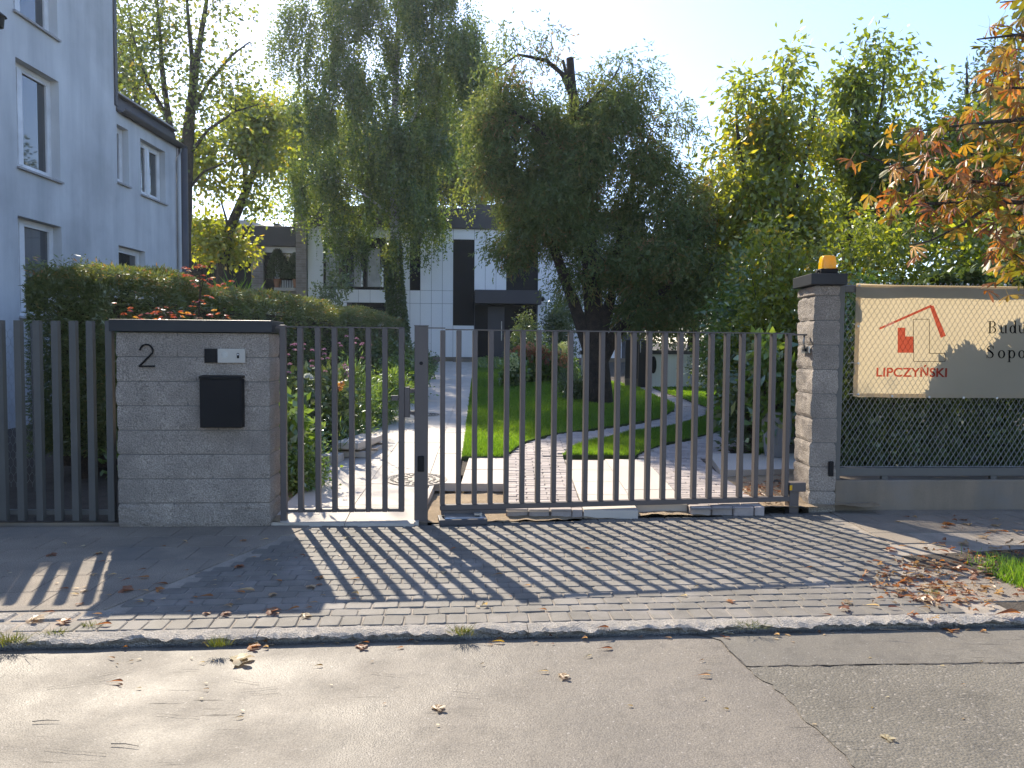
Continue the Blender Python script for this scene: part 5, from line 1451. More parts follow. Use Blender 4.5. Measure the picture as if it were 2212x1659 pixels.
for c in cl:
    tc = rng.normal(0.45, 0.30)
    for s in range(20):
        p = Vector(c) + Vector(rng.normal(size=3) * np.array([0.19, 0.19, 0.2]))
        ln = rng.uniform(0.4, 1.5); sw = Vector((rng.normal() * 0.10, rng.normal() * 0.10, -1)); nl = int(ln / 0.075)
        pts = [p + sw * (ln * f) + Vector((rng.normal() * 0.02, rng.normal() * 0.02, 0)) for f in (0, 0.5, 1)]
        if s % 5 == 0: sv.tube([q - base for q in pts], [0.004, 0.003, 0.002], 3, caps=False)
        for k in range(nl):
            f = k / nl; q = pts[0].lerp(pts[1], f * 2) if f < 0.5 else pts[1].lerp(pts[2], f * 2 - 1)
            pos.append(q + Vector(rng.normal(size=3) * 0.025)); axs.append((rng.normal() * 0.8, rng.normal() * 0.8, -0.7 + rng.normal() * 0.4)); tn.append(tc + rng.normal() * 0.18)
pos = np.array(pos) - np.array(base); n = len(pos)
np_mesh('crown', leaf_verts(pos, np.array(axs), rng.uniform(0.085, 0.135, n), rng.uniform(0.05, 0.08, n), rng), 4, M['l_birch'], bi, np.clip(tn, 0, 1), 'stuff')
sv.build('hanging_twigs', M['bark'], bi, recalc=False)['kind'] = 'stuff'
n = 9000; hgt = rng.random(n) ** 0.8; a = rng.uniform(0, 6.283, n)
cen = np.array([[float(np.interp(h, [0, .35, .7, 1], [bt[0].x, bt[1].x, bt[2].x, bt[2].x])), by, 0] for h in hgt]); zt_, zb_ = P(852, 520, by).z, gz(by)
r = (0.46 - 0.26 * hgt) * rng.uniform(0.55, 1.1, n)
ip = cen + np.stack([np.cos(a) * r, np.sin(a) * r, zb_ + (zt_ - zb_) * hgt], 1)
ivy = empty('ivy', (bt[0].x, by, zb_), 0, 'dark ivy climbing the lower trunk of the birch', 'ivy')
np_mesh('foliage', leaf_verts(ip - np.array(ivy.location), np.stack([np.cos(a), np.sin(a), -0.8 + 0 * a], 1) + rng.normal(size=(n, 3)) * 0.5, rng.uniform(0.08, 0.13, n), rng.uniform(0.07, 0.10, n), rng), 4, M['l_dark'], ivy, np.clip(rng.normal(0.5, 0.25, n), 0, 1), 'stuff')

# ---- old juniper: several leaning stems, sawn top, dark drooping sprays
rng = R(22); jy = 16.2
j0 = GS(1292, 872); jy = j0.y
J = lambda x, y, d=0: P(x, y, jy + d)
jt = [J(1295, 885), J(1290, 780), J(1285, 700), J(1275, 560), J(1262, 400), J(1245, 260), J(1235, 180), J(1231, 126)]
jl = [([J(1290, 800), J(1262, 720), J(1238, 650), J(1205, 560), J(1185, 500)], [0.17, 0.15, 0.12, 0.10, 0.06]),
      ([J(1262, 400), J(1215, 330, -.3), J(1150, 270, -.5), J(1110, 240, -.5)], [0.09, 0.07, 0.045, 0.02]),
      ([J(1240, 220), J(1215, 160), J(1180, 130), J(1120, 118), J(1070, 150)], [0.06, 0.05, 0.04, 0.025, 0.012]),
      ([J(1244, 250), J(1290, 205), J(1325, 170), J(1345, 130)], [0.05, 0.035, 0.02, 0.01]),
      ([J(1292, 790), J(1330, 720), J(1380, 670, -.3), J(1430, 630, -.5), J(1500, 560, -.6)], [0.16, 0.13, 0.10, 0.07, 0.03]),
      ([J(1290, 760), J(1320, 640), J(1340, 500, .3), J(1370, 380, .3), J(1400, 300, .3)], [0.14, 0.11, 0.08, 0.05, 0.02]),
      ([J(1235, 200), J(1222, 155), J(1216, 130)], [0.04, 0.035, 0.03])]
ells = [E(1100, 240, jy, 75, 75, .9), E(1085, 360, jy, 65, 85, .9), E(1175, 300, jy, 85, 120, 1.2), E(1285, 250, jy, 85, 95, 1.1), E(1358, 240, jy, 38, 85, .7), E(1400, 340, jy, 60, 75, 1.0), E(1250, 430, jy, 140, 110, 1.5), E(1465, 460, jy, 90, 105, 1.3), E(1440, 575, jy, 110, 100, 1.4), E(1320, 580, jy, 120, 85, 1.3), E(1180, 460, jy, 85, 85, 1.1), E(1500, 620, jy, 55, 65, .8), E(1150, 390, jy, 100, 80, 1.2), E(1230, 330, jy, 90, 90, 1.2), E(1105, 530, jy, 45, 22, .5, 0.10), E(1400, 665, jy, 110, 32, .9, .9), E(1520, 400, jy, 30, 40, .5)]
cl = ell_clusters(ells, 760, rng, 5, 0.55, 0.40, 1.3)
extra = [J(1085, 75), J(1110, 80), J(1190, 75), J(1193, 100), J(1150, 120), J(1060, 140), J(1345, 125), J(1318, 150), J(1395, 150), J(1392, 180), J(1405, 210), J(1450, 245), J(1470, 240), J(1500, 280), J(1460, 262), J(1085, 545), J(1105, 550), J(1130, 530), J(1030, 270), J(1040, 250)]
cl = np.concatenate([cl, np.array([tuple(e) for e in extra])])
ju, base = grow('juniper_tree', jt, [0.30, 0.24, 0.20, 0.17, 0.13, 0.095, 0.085, 0.08], cl, M['bark_dark'], 3, 0.008, 0.45, 0.14, 0.10, 'big dark juniper with leaning stems and sawn off top on the lawn', 'tree', jl, minbase=gz(jy) + 1.6)
per = 40; sub = 7
c = np.repeat(cl, per, axis=0); n = len(c)
sd0 = rng.normal(size=(n, 3)) * np.array([0.16, 0.16, 0.15]); sp = c + sd0
sdir = sd0 / (np.linalg.norm(sd0, axis=1, keepdims=True)) * 0.6 + rng.normal(size=(n, 3)) * 0.35; sdir[:, 2] -= 0.75
sdir /= np.linalg.norm(sdir, axis=1, keepdims=True)
tt = np.repeat(rng.normal(0.45, 0.24, len(cl)), per) + rng.normal(0, 0.08, n)
f = np.tile(np.linspace(0, 1, sub), n); sp2 = np.repeat(sp, sub, 0) + np.repeat(sdir, sub, 0) * (f * 0.26)[:, None]
ax = np.repeat(sdir, sub, 0) + rng.normal(size=(n * sub, 3)) * 0.55
np_mesh('crown', leaf_verts(sp2 - np.array(base), ax, rng.uniform(0.06, 0.11, n * sub), rng.uniform(0.022, 0.036, n * sub), rng, 0.05), 4, M['l_yew'], ju, np.clip(np.repeat(tt, sub) + rng.normal(0, 0.09, n * sub), 0, 1), 'stuff')

# ---- tall thin maple behind the grey house
rng = R(23); my = 20.0
T = lambda x, y, d=0: P(x, y, my + d)
mt_ = [T(388, 760), T(391, 620), T(396, 480), T(402, 360), T(410, 250), T(425, 130), T(445, 10), T(460, -90)]
ml = [([T(396, 470), T(385, 380), T(365, 260), T(350, 150), T(345, 60), T(335, -40)], [0.12, 0.10, 0.08, 0.06, 0.04, 0.02]), ([T(402, 360), T(412, 260), T(415, 130), T(405, 20), T(400, -80)], [0.10, 0.08, 0.06, 0.04, 0.02]),
      ([T(410, 250), T(450, 180), T(500, 120), T(540, 90)], [0.06, 0.045, 0.03, 0.015]), ([T(404, 340), T(450, 280), T(510, 240), T(560, 225)], [0.05, 0.04, 0.025, 0.012]), ([T(365, 260), T(320, 180), T(290, 90), T(275, 0)], [0.06, 0.045, 0.03, 0.015]), ([T(398, 420), T(440, 370), T(490, 350)], [0.045, 0.03, 0.012])]
ells = [E(300, 60, my, 60, 120, 1.2), E(400, 20, my, 100, 100, 1.4), E(500, 40, my, 60, 110, 1.2, .7), E(500, 200, my, 70, 70, 1.2, .8), E(300, 200, my, 60, 60, 1.0), E(440, 200, my, 80, 100, 1.2), E(490, 300, my, 60, 40, .8), E(350, 120, my, 70, 90, 1.2)]
cl = ell_clusters(ells, 250, rng, 8, 0.6, 0.3)
ma, base = grow('maple_tree', mt_, [0.26, 0.24, 0.20, 0.17, 0.13, 0.09, 0.05, 0.02], cl, M['bark'], 4, 0.0065, 0.42, 0.10, 0.12, 'tall thin leaved maple with dark forked trunk behind the grey house', 'tree', ml, minbase=gz(my) + 4)
crown(ma, base, cl, 19, 0.30, 0.11, 0.085, M['l_maple'], rng, 0.3)
# trees seen behind it, through its twigs
rng = R(24); y2 = 25.0
T2 = lambda x, y, d=0: P(x, y, y2 + d)
cl = ell_clusters([E(270, 180, y2, 45, 90, 1.2), E(290, 270, y2, 50, 50, 1.0), E(340, 300, y2, 45, 45, 1.0), E(260, 80, y2, 40, 90, 1.0)], 70, rng, 2, 0.6, 0.25)
t_, base = grow('lime_tree', [T2(330, 780), T2(325, 500), T2(310, 330), T2(290, 180), T2(280, 60)], [0.2, 0.16, 0.12, 0.08, 0.03], cl, M['bark'], 5, 0.008, 0.45, 0.1, 0.1, 'yellowing tree showing between the tall block and the maple trunk', 'tree', minbase=4)
crown(t_, base, cl, 75, 0.34, 0.12, 0.09, M['l_maple'], rng, 0.3, tintbias=lambda p: 0.15)
# ---- leaning sycamore left of the white house
rng = R(25); sy = 25.0
S_ = lambda x, y, d=0: P(x, y, sy + d)
st = [S_(462, 690), S_(478, 620), S_(486, 550), S_(494, 500), S_(520, 440), S_(545, 380), S_(562, 320), S_(580, 260)]
sl = [([S_(494, 500), S_(488, 470), S_(470, 410), S_(455, 360)], [0.05, 0.035, 0.02, 0.01]), ([S_(530, 420), S_(528, 360), S_(530, 290), S_(520, 220)], [0.08, 0.06, 0.04, 0.02]), ([S_(486, 550), S_(520, 520), S_(545, 480)], [0.05, 0.03, 0.015]), ([S_(490, 520), S_(450, 510), S_(415, 530)], [0.04, 0.03, 0.015])]
ells = [E(450, 520, sy, 55, 40, 1.0), E(500, 540, sy, 40, 30, .8), E(430, 490, sy, 30, 20, .6), E(540, 450, sy, 45, 35, .8), E(470, 400, sy, 60, 40, 1.0), E(530, 300, sy, 60, 60, 1.2), E(570, 250, sy, 50, 50, 1.0), E(440, 330, sy, 45, 50, 1.0), E(575, 390, sy, 30, 45, .8), E(590, 320, sy, 40, 60, 1.0)]
cl = ell_clusters(ells, 170, rng, 4, 0.6, 0.28)
sc_, base = grow('sycamore_tree', st, [0.20, 0.19, 0.18, 0.17, 0.14, 0.11, 0.07, 0.03], cl, M['bark'], 6, 0.007, 0.42, 0.1, 0.1, 'leaning sycamore with glowing yellow green leaves beside the brick wing', 'tree', sl, minbase=gz(sy) + 1.5)
crown(sc_, base, cl, 62, 0.27, 0.15, 0.12, M['l_walnut'], rng, 0.5, tintbias=lambda p: np.where(p[:, 2] < 5.2, 0.12, -0.05))

# ---- trees behind the white house and the birch
def back_tree(name, label, y, ells_, ncl, per, trunk, m, seed, spread=0.42, L=0.16, W=0.11, thin=0.2, tb=None):
    rng = R(seed); cl = ell_clusters([E(*e[:2], y, *e[2:]) for e in ells_], ncl, rng, seed, 0.5, thin)
    tr = [P(*p, y) for p in trunk]
    t, base = grow(name, tr, list(np.linspace(0.24, 0.05, len(tr))), cl, M['bark'], seed, 0.010, 0.45, 0.1, 0.1, label, 'tree', minbase=2.5)
    crown(t, base, cl, per, spread, L, W, m, rng, 0.35, tintbias=tb)
    return t
back_tree('linden_tree', 'bright green linden crown behind the birch and the brick chimney', 43.0, [(640, 330, 55, 70, 1.5), (620, 430, 40, 50, 1.2), (700, 300, 90, 70, 1.5), (690, 420, 70, 60, 1.2), (780, 330, 60, 70, 1.2), (630, 250, 50, 50, 1.0), (840, 400, 80, 70, 1.4)], 220, 85, [(640, 760), (638, 500), (650, 380), (680, 280)], M['l_walnut'], 31, 0.55, 0.19, 0.14, tb=lambda p: -0.05)
back_tree('ash_tree', 'loose green ash crown between the birch and the juniper', 43.5, [(1000, 250, 60, 110, 1.4), (1020, 360, 50, 80, 1.2), (960, 340, 50, 80, 1.2), (1050, 190, 45, 70, 1.0), (1045, 290, 50, 70, 1.2), (930, 260, 50, 80, 1.2), (980, 180, 50, 70, 1.2), (1060, 380, 40, 60, 1.0)], 220, 85, [(1000, 760), (1000, 480), (1010, 330), (1030, 200)], M['l_walnut'], 32, 0.55, 0.19, 0.12, tb=lambda p: -0.15)
back_tree('fir_tree', 'dark tree mass above the flat roof of the white house', 46.0, [(960, 390, 45, 60, 2), (1010, 380, 50, 70, 2), (1060, 370, 50, 60, 2), (905, 380, 50, 60, 2)], 90, 140, [(1000, 700), (1000, 520), (1000, 400)], M['l_dark'], 33, 0.55, 0.24, 0.12)
back_tree('oak_tree', 'dark green tree behind the house between juniper and walnut trees', 44.0, [(1560, 420, 60, 70, 2), (1600, 500, 70, 70, 2), (1540, 520, 50, 80, 2), (1640, 420, 60, 80, 2), (1700, 500, 70, 90, 2)], 110, 140, [(1580, 740), (1580, 560), (1580, 450)], M['l_dark'], 34, 0.55, 0.24, 0.14)
back_tree('thuja_tree', 'dense dark thuja screen behind the low white garden wall', 24.5, [(1440, 640, 60, 90, .8), (1500, 620, 60, 110, .8), (1560, 640, 60, 110, .8), (1620, 650, 60, 100, .8), (1420, 720, 50, 30, .6), (1530, 710, 80, 40, .7)], 120, 130, [(1500, 760), (1500, 600)], M['l_dark'], 35, 0.36, 0.13, 0.06, thin=0.05)
# ---- walnut-like trees at the right
def fine_tree(name, label, y, ells_, ncl, per, trunk, rad, limbs, m, seed, spread=0.20, L=0.165, W=0.072, thin=0.50, tb=None, bark=None):
    rng = R(seed); cl = ell_clusters([E(*e[:2], y, *e[2:]) for e in ells_], ncl, rng, seed, 0.6, thin, 1.5)
    t, base = grow(name, [P(*p, y) for p in trunk], rad, cl, bark or M['bark'], seed, 0.0065, 0.43, 0.1, 0.12, label, 'tree', [([P(a, b, y) for a, b in pts], r) for pts, r in limbs], minbase=gz(y) + 1.0)
    crown(t, base, cl, per, spread, L, W, m, rng, 0.75, tintbias=tb)
    return t
fine_tree('walnut_tree', 'yellow green walnut with open top beside the dark juniper', 15.5, [(1706, 112, 22, 22, .4), (1715, 150, 50, 32, .6), (1760, 165, 25, 30, .4), (1610, 195, 40, 28, .5), (1590, 235, 30, 30, .5), (1540, 290, 26, 22, .4), (1575, 340, 40, 40, .6), (1690, 220, 60, 50, .8), (1640, 290, 70, 55, .9), (1740, 260, 55, 60, .8), (1600, 400, 60, 55, .9), (1700, 380, 80, 80, 1.1), (1620, 480, 70, 60, 1.0), (1720, 500, 80, 80, 1.0), (1570, 560, 40, 50, .7)], 250, 46,
          [(1700, 760), (1690, 640), (1660, 540), (1625, 440), (1600, 350), (1590, 250)], [0.14, 0.12, 0.10, 0.08, 0.05, 0.02], [([(1660, 540), (1680, 420), (1690, 280), (1692, 140)], [0.08, 0.06, 0.04, 0.012]), ([(1670, 560), (1720, 420), (1750, 300), (1765, 200)], [0.07, 0.05, 0.03, 0.012])], M['l_walnut'], 41)
fine_tree('tall_walnut_tree', 'tallest walnut tree with dark ivy in its crown behind the amber lamp', 16.5, [(1878, 85, 16, 20, .3), (1866, 125, 34, 30, .5), (1928, 118, 24, 26, .4), (1935, 170, 34, 35, .5), (1840, 190, 40, 55, .7), (1880, 230, 50, 50, .8), (1990, 180, 18, 16, .3), (1965, 240, 40, 40, .6), (1820, 300, 60, 60, .9), (1910, 310, 60, 60, .9), (1850, 410, 80, 70, 1.1), (1960, 400, 80, 80, 1.1), (1900, 500, 90, 70, 1.1)], 250, 46,
          [(1830, 760), (1832, 560), (1838, 420), (1850, 280), (1862, 160), (1870, 90)], [0.15, 0.13, 0.11, 0.08, 0.04, 0.015], [([(1838, 420), (1880, 320), (1905, 220), (1915, 110)], [0.07, 0.05, 0.03, 0.012]), ([(1835, 450), (1900, 380), (1960, 290)], [0.06, 0.04, 0.02])], M['l_walnut'], 42, tb=lambda p: -0.12 - 0.25 * np.exp(-((p[:, 0] - P(1870, 250, 16.5).x) ** 2) / 0.5))
fine_tree('young_walnut_tree', 'young walnut tree rising behind the chestnut branches', 14.5, [(2062, 140, 22, 30, .4), (2070, 200, 34, 40, .5), (2060, 290, 55, 60, .8), (2140, 330, 80, 90, 1.0), (2040, 400, 80, 90, 1.0), (2170, 450, 80, 90, 1.0), (2230, 300, 70, 120, 1.0), (2100, 480, 90, 80, 1.0), (2250, 480, 80, 120, 1.0)], 240, 46,
          [(2120, 760), (2110, 560), (2100, 400), (2090, 250), (2088, 140)], [0.11, 0.09, 0.07, 0.04, 0.012], [([(2105, 480), (2150, 380), (2180, 280)], [0.05, 0.035, 0.015])], M['l_walnut'], 43, tb=lambda p: -0.1)
# dense dark screen of wood far behind them
back_tree('spruce_tree', 'dark spruce showing behind the walnut trees', 30.0, [(2150, 200, 50, 90, 1.5), (2200, 300, 80, 120, 1.6), (2080, 420, 110, 100, 1.6), (2200, 480, 120, 100, 1.6), (1950, 450, 110, 100, 1.6), (1800, 480, 110, 90, 1.6)], 200, 120, [(2150, 760), (2150, 500), (2150, 250)], M['l_dark'], 44, 0.42, 0.2, 0.08)

# ---- shrubs: mounds of leaves on a few stems
def shrub(name, label, cat, c, r, m, seed, n=2500, L=0.09, W=0.05, stems=5, down=0.3, group=None, holes=0.25, tb=0.0, dz=0.0):
    """c: centre of the foot on the ground; r: half width, half depth, height"""
    rng = R(seed); rnd = random.Random(seed)
    root = empty(name, c, 0, label, cat, group)
    mb = MB()
    for k in range(stems):
        a = rnd.uniform(0, 6.28); f = rnd.uniform(0.3, 0.8)
        mb.tube([(0, 0, -0.05), (math.cos(a) * r[0] * f * .4, math.sin(a) * r[1] * f * .4, r[2] * .5), (math.cos(a) * r[0] * f, math.sin(a) * r[1] * f, r[2] * rnd.uniform(.75, .95))], [0.016, 0.011, 0.004], 5, caps=False)
    mb.build('stems', M['bark'], root, recalc=False)
    nc = max(14, n // 60)
    d = rng.normal(size=(nc, 3)); d /= np.linalg.norm(d, axis=1, keepdims=True); rr = rng.random((nc, 1)) ** 0.4
    cl = d * rr * np.array([r[0], r[1], r[2] * 0.52]) + np.array([0, 0, r[2] * 0.52 + dz])
    cl = cl[cl[:, 2] > 0.02]
    sp = 0.16 * min(r[0], r[2]) + 0.05
    crown(root, (0, 0, 0), cl, max(8, n // len(cl)), sp, L, W, m, rng, down, 'foliage', tintbias=(lambda p: tb))
    return root
def gp_(px, py, y=None):
    p = GS(px, py) if y is None else P(px, py, y)
    return Vector((p.x, p.y, gz(p.y) - 0.02))
def sh(name, label, px, top, y, wpx, m, seed, n, cat='shrub', depth=None, **k):
    """shrub seen at px, its top at row `top`, standing at depth y, wpx wide"""
    c = P(px, top, y); z0 = gz(y) - 0.02; w = wpx * y / F / 2
    return shrub(name, label, cat, Vector((c.x, y, z0)), (w, depth or w, c.z - z0), m, seed, n, **k)
# right side, behind the gate's hinge end and the mesh fence
sh('dogwood_shrub', 'bright green bush behind the right end of the gate', 1620, 560, 13.0, 150, M['l_shrub'], 51, 7000, L=0.10, W=0.05)
sh('privet_shrub', 'leafy bush below the walnut beside the stone pillar', 1680, 480, 12.0, 160, M['l_walnut'], 52, 9000, L=0.09, W=0.045)
sh('barberry_shrub', 'low dark round bush left of the stone wall', 1560, 690, 17.5, 120, M['l_dark'], 53, 3500, L=0.07, W=0.05)
sh('cherry_laurel', 'glossy leaved laurel close behind the gate by the stone pillar', 1672, 730, 9.6, 85, M['l_shrub'], 54, 700, L=0.16, W=0.07, tb=-0.1)
sh('rhododendron', 'dark leaved bush behind the last bars of the gate', 1625, 800, 10.3, 110, M['l_dark'], 55, 1400, L=0.13, W=0.055)
sh('elder_shrub', 'tall elder bush behind the top of the mesh fence', 1900, 470, 11.5, 220, M['l_walnut'], 56, 11000, L=0.09, W=0.045, tb=-0.12)
sh('hazel_shrub', 'hazel bush behind the banner and the chestnut branches', 2110, 470, 11.0, 260, M['l_walnut'], 57, 11000, L=0.09, W=0.06, tb=-0.2)
sh('snowberry_shrub', 'loose bush behind the mesh next to the stone pillar', 1850, 610, 10.2, 130, M['l_shrub'], 58, 6000, L=0.07, W=0.04, tb=-0.1)
sh('forsythia_shrub', 'green bush under the walnut between gate and juniper', 1730, 640, 13.5, 130, M['l_shrub'], 59, 6000, L=0.09, W=0.04, tb=-0.1)

def hedge_box(name, label, fn, n, m, seed, L, W, trunks, tb=None, spikes=0.0):
    """fn(rng, n) -> points on and in the clipped volume, outward axes"""
    rng = R(seed); root = empty(name, (0, 0, 0), 0, label, 'hedge')
    pos, ax = fn(rng, n)
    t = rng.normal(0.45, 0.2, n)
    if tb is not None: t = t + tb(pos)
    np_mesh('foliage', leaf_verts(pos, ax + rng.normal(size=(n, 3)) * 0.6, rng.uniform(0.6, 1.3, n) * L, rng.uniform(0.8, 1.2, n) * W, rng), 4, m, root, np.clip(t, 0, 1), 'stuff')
    mb = MB()
    for a, b, r in trunks: mb.tube([a, (Vector(a) * .5 + Vector(b) * .5) + Vector((.04, .03, 0)), b], [r, r * .8, r * .5], 6, caps=False)
    mb.build('stems', M['bark_dark'], root, recalc=False)
    return root
# long clipped yew hedge running back to the birch
HA0, HA1 = Vector((-4.68, 8.05, 0)), Vector((-3.55, 21.6, 0))
hd = (HA1 - HA0); hl = hd.length; hd.normalize(); hn = Vector((hd.y, -hd.x, 0))
def yew(rng, n):
    s = rng.random(n) ** 1.5 * hl; wv_ = 0.43
    face = rng.random(n)
    h_top = 2.34 + 0.05 * np.sin(s * 1.3) + 0.05 * np.sin(s * 3.7 + 1) + 0.03 * np.sin(s * 9.1) - 0.22 * np.exp(-((s) / 0.35) ** 2)
    q = rng.uniform(-wv_, wv_, n); z = rng.uniform(0.15, 1, n) * h_top
    nx_ = rng.normal(0, 1, (n, 3))
    top = face < 0.42; sid = (face >= 0.42) & (face < 0.80); lef = (face >= 0.80) & (face < 0.9); end = face >= 0.9
    z = np.where(top, h_top - np.abs(rng.normal(0, 0.07, n)) - 0.10 * (np.abs(q) / wv_) ** 3 + 0.05 * rng.random(n) ** 4, z)
    q = np.where(sid, wv_ - np.abs(rng.normal(0, 0.07, n)), q); q = np.where(lef, -wv_ + np.abs(rng.normal(0, 0.07, n)), q)
    s = np.where(end, np.abs(rng.normal(0, 0.1, n)), s)
    bul = 0.06 * np.sin(s * 2.9 + z * 2.3) + 0.04 * np.sin(s * 7.3 + z * 5.0)
    q = q + np.where(sid, bul, 0)
    pos = np.array(HA0)[None] + s[:, None] * np.array(hd)[None] + q[:, None] * np.array(hn)[None]
    pos[:, 2] = z + 0.03 + np.where(pos[:, 1] > 7, 0.0, 0)
    ax = np.zeros((n, 3)); ax[top, 2] = 1; ax[sid] = np.array(hn); ax[lef] = -np.array(hn); ax[end] = -np.array(hd)
    return pos, ax
stems = [((HA0 + hd * (0.25 + i * 0.62) + hn * (0.1 * math.sin(i * 2.2))), (HA0 + hd * (0.25 + i * 0.62 + 0.1) + hn * 0.1 + Vector((0, 0, 2.1))), 0.055) for i in range(22)]
hg = hedge_box('yew_hedge', 'long clipped dark yew hedge running back beside the flower bed', yew, 150000, M['l_hedge'], 61, 0.062, 0.016, stems, tb=lambda p: np.where(p[:, 2] > 2.2, 0.22, 0.0))  # needles on the top tinted lighter, sunlight put into their colour
mb = MB(); a0, a1 = HA0 + hd * 0.35, HA1
q = [a0 - hn * 0.33, a1 - hn * 0.33, a1 + hn * 0.33, a0 + hn * 0.33]
mb.prism([(p.x, p.y) for p in q], 0.2, 2.05); mb.build('dense_core', M['bark_dark'], hg)
# hedge close behind the mesh fence: low by the pillar, taller to the right
def ivyh(rng, n):
    x = rng.uniform(3.2, 6.6, n); top = np.interp(x, [3.2, 3.45, 3.7, 3.95, 4.3, 5, 6.6], [0.95, 1.0, 1.25, 2.02, 2.16, 2.26, 2.3]) + 0.12 * np.sin(x * 7.0) + 0.08 * np.sin(x * 17)
    dep = rng.random(n); y = 8.05 + 0.06 * (x - 3.2) + dep * 0.55
    f = rng.random(n)
    z = np.where(f < 0.35, top - np.abs(rng.normal(0, 0.10, n)), rng.uniform(0.0, 1.0, n) * top)
    y = np.where((f > 0.35) & (f < 0.75), 8.05 + 0.06 * (x - 3.2) + np.abs(rng.normal(0, 0.08, n)), y)
    pos = np.stack([x, y, z + 0.05], 1)
    ax = np.stack([rng.normal(0, .6, n), -0.8 + 0 * x, 0.1 + 0 * x], 1)
    return pos, ax
hedge_box('ivy_hedge', 'ragged green ivy hedge close behind the wire mesh', ivyh, 26000, M['l_dark'], 62, 0.085, 0.06, [((3.3 + i * .4, 8.3, 0), (3.35 + i * .4, 8.35, 1.4), 0.02) for i in range(8)], tb=lambda p: 0.1)
VEIL_DENSITY = 0.0004
# ================================================================ GARDEN PLANTS, CHESTNUT, LEAVES AND SMALL THINGS
# ---- flower bed between the hedge and the path
sh('bergenia', 'broad leaved green plant just behind the hinge side of the small gate', 612, 855, 8.0, 70, M['l_shrub'], 71, 620, 'plant', L=0.14, W=0.062, tb=0.1)
sh('comfrey', 'large leaved plant in the middle of the bed behind the small gate', 712, 820, 10.9, 75, M['l_shrub'], 72, 900, 'plant', L=0.14, W=0.06, tb=0.1)
sh('boxwood_bush', 'small bright bush at the front of the bed by the pillar foot', 640, 985, 7.75, 95, M['l_shrub'], 73, 2600, L=0.045, W=0.028)
sh('spirea_bush', 'loose green bush between the slab stack and the verbenas', 648, 925, 8.7, 75, M['l_shrub'], 74, 2400, L=0.055, W=0.028, tb=-0.05)
sh('peony_plant', 'dark leafy plant behind the verbena stems', 690, 800, 10.2, 130, M['l_dark'], 75, 1500, 'plant', L=0.13, W=0.06, tb=0.25)
sh('aster_clump', 'tall feathery green clump beside the path edge', 760, 785, 11.4, 75, M['l_shrub'], 76, 5200, 'plant', L=0.085, W=0.012, tb=-0.1, down=-0.3)
sh('grass_clump', 'long bladed grassy clump leaning over the path', 800, 850, 12.6, 75, M['l_shrub'], 77, 3600, 'plant', L=0.16, W=0.010, down=0.1)
sh('fern_clump', 'yellowish ferny plants along the path behind the gate lock', 845, 810, 13.0, 75, M['l_shrub'], 78, 3800, 'plant', L=0.09, W=0.014, tb=0.2)
sh('bed_bush', 'rounded bush at the far end of the flower bed', 870, 780, 16.0, 90, M['l_shrub'], 79, 4200, L=0.08, W=0.035, tb=-0.15)
sh('viburnum_bush', 'dark bush against the hedge at the back of the bed', 850, 745, 17.0, 90, M['l_dark'], 80, 3600, L=0.08, W=0.05)
sh('edge_plant', 'low sunlit plants spilling over the path edge', 800, 880, 12.2, 50, M['l_shrub'], 81, 1500, 'plant', L=0.06, W=0.02, tb=0.1)
sh('path_bush', 'small bush where the path meets the white wall', 905, 765, 22.0, 60, M['l_dark'], 82, 2200, L=0.08, W=0.05, tb=0.2)
sh('climbing_rose', 'thin climbing rose standing before the large curtained window', 722, 560, 24.0, 85, M['l_dark'], 83, 2300, L=0.10, W=0.06, tb=0.3)
sh('bamboo_clump', 'bright narrow leaved clump left of the brick wing', 495, 625, 24.0, 90, M['l_grass'], 84, 1500, 'plant', L=0.55, W=0.03, down=-0.9, tb=0.2)
def flower_head(mb_pos, c, r, n, rng, L):
    d = rng.normal(size=(n, 3)); d[:, 2] = np.abs(d[:, 2]); d /= np.linalg.norm(d, axis=1, keepdims=True)
    return np.array(c) + d * r * 0.4, d
rng = R(91)
def verbena(px, base_y, y, heads, label):
    b = GS(px, base_y) if y is None else Vector((P(px, 900, y).x, y, gz(y)))
    root = empty('verbena', b, 0, label, 'flower', 'purple verbenas in the flower bed')
    mb = MB(); o = [Vector((0, 0, 0))]
    for hx, hy in heads:
        p = P(hx, hy, b.y + rng.uniform(-0.12, 0.12)) - b
        q = Vector((p.x * 0.5 + rng.uniform(-.02, .02), p.y * .5, p.z * 0.72))
        mb.tube([(0, 0, 0), q, p], [0.004, 0.003, 0.002], 4, caps=False)
        for s in (-1, 1): mb.tube([q, q + Vector((s * 0.05, 0, 0.10))], [0.002, 0.0012], 3, caps=False)
        n = 46; c, d = flower_head(None, p, 0.020, n, rng, 0.02); d[:, 2] *= 0.6
        o2 = np_mesh('flower', leaf_verts(c + d * 0.006, d, np.full(n, 0.015), np.full(n, 0.010), rng), 4, M['p_purple'], root, rng.random(n), None)
    mb.build('stem', M['stemgreen'], root, recalc=False)
    n = 60; z = rng.uniform(0.05, 0.75, n); a = rng.uniform(0, 6.28, n)
    np_mesh('foliage', leaf_verts(np.stack([np.cos(a) * .03, np.sin(a) * .03, z], 1), np.stack([np.cos(a), np.sin(a), 0.3 + 0 * a], 1), np.full(n, 0.08), np.full(n, 0.014), rng), 4, M['l_shrub'], root, rng.random(n) * .6, 'stuff')
D4 = lambda x, y: (570 + 0.2292 * x, 708.5 + 0.2292 * y)   # detail crop -> 2212 px frame
verbena(628, 900, 8.7, [D4(*p) for p in ((270, 165), (295, 158), (290, 212), (225, 258), (245, 345), (235, 425))], 'tall purple verbena nearest the block pillar')
verbena(668, 900, 9.0, [D4(*p) for p in ((378, 162), (455, 215), (452, 315), (453, 365), (368, 200))], 'purple verbena above the pale blue flower')
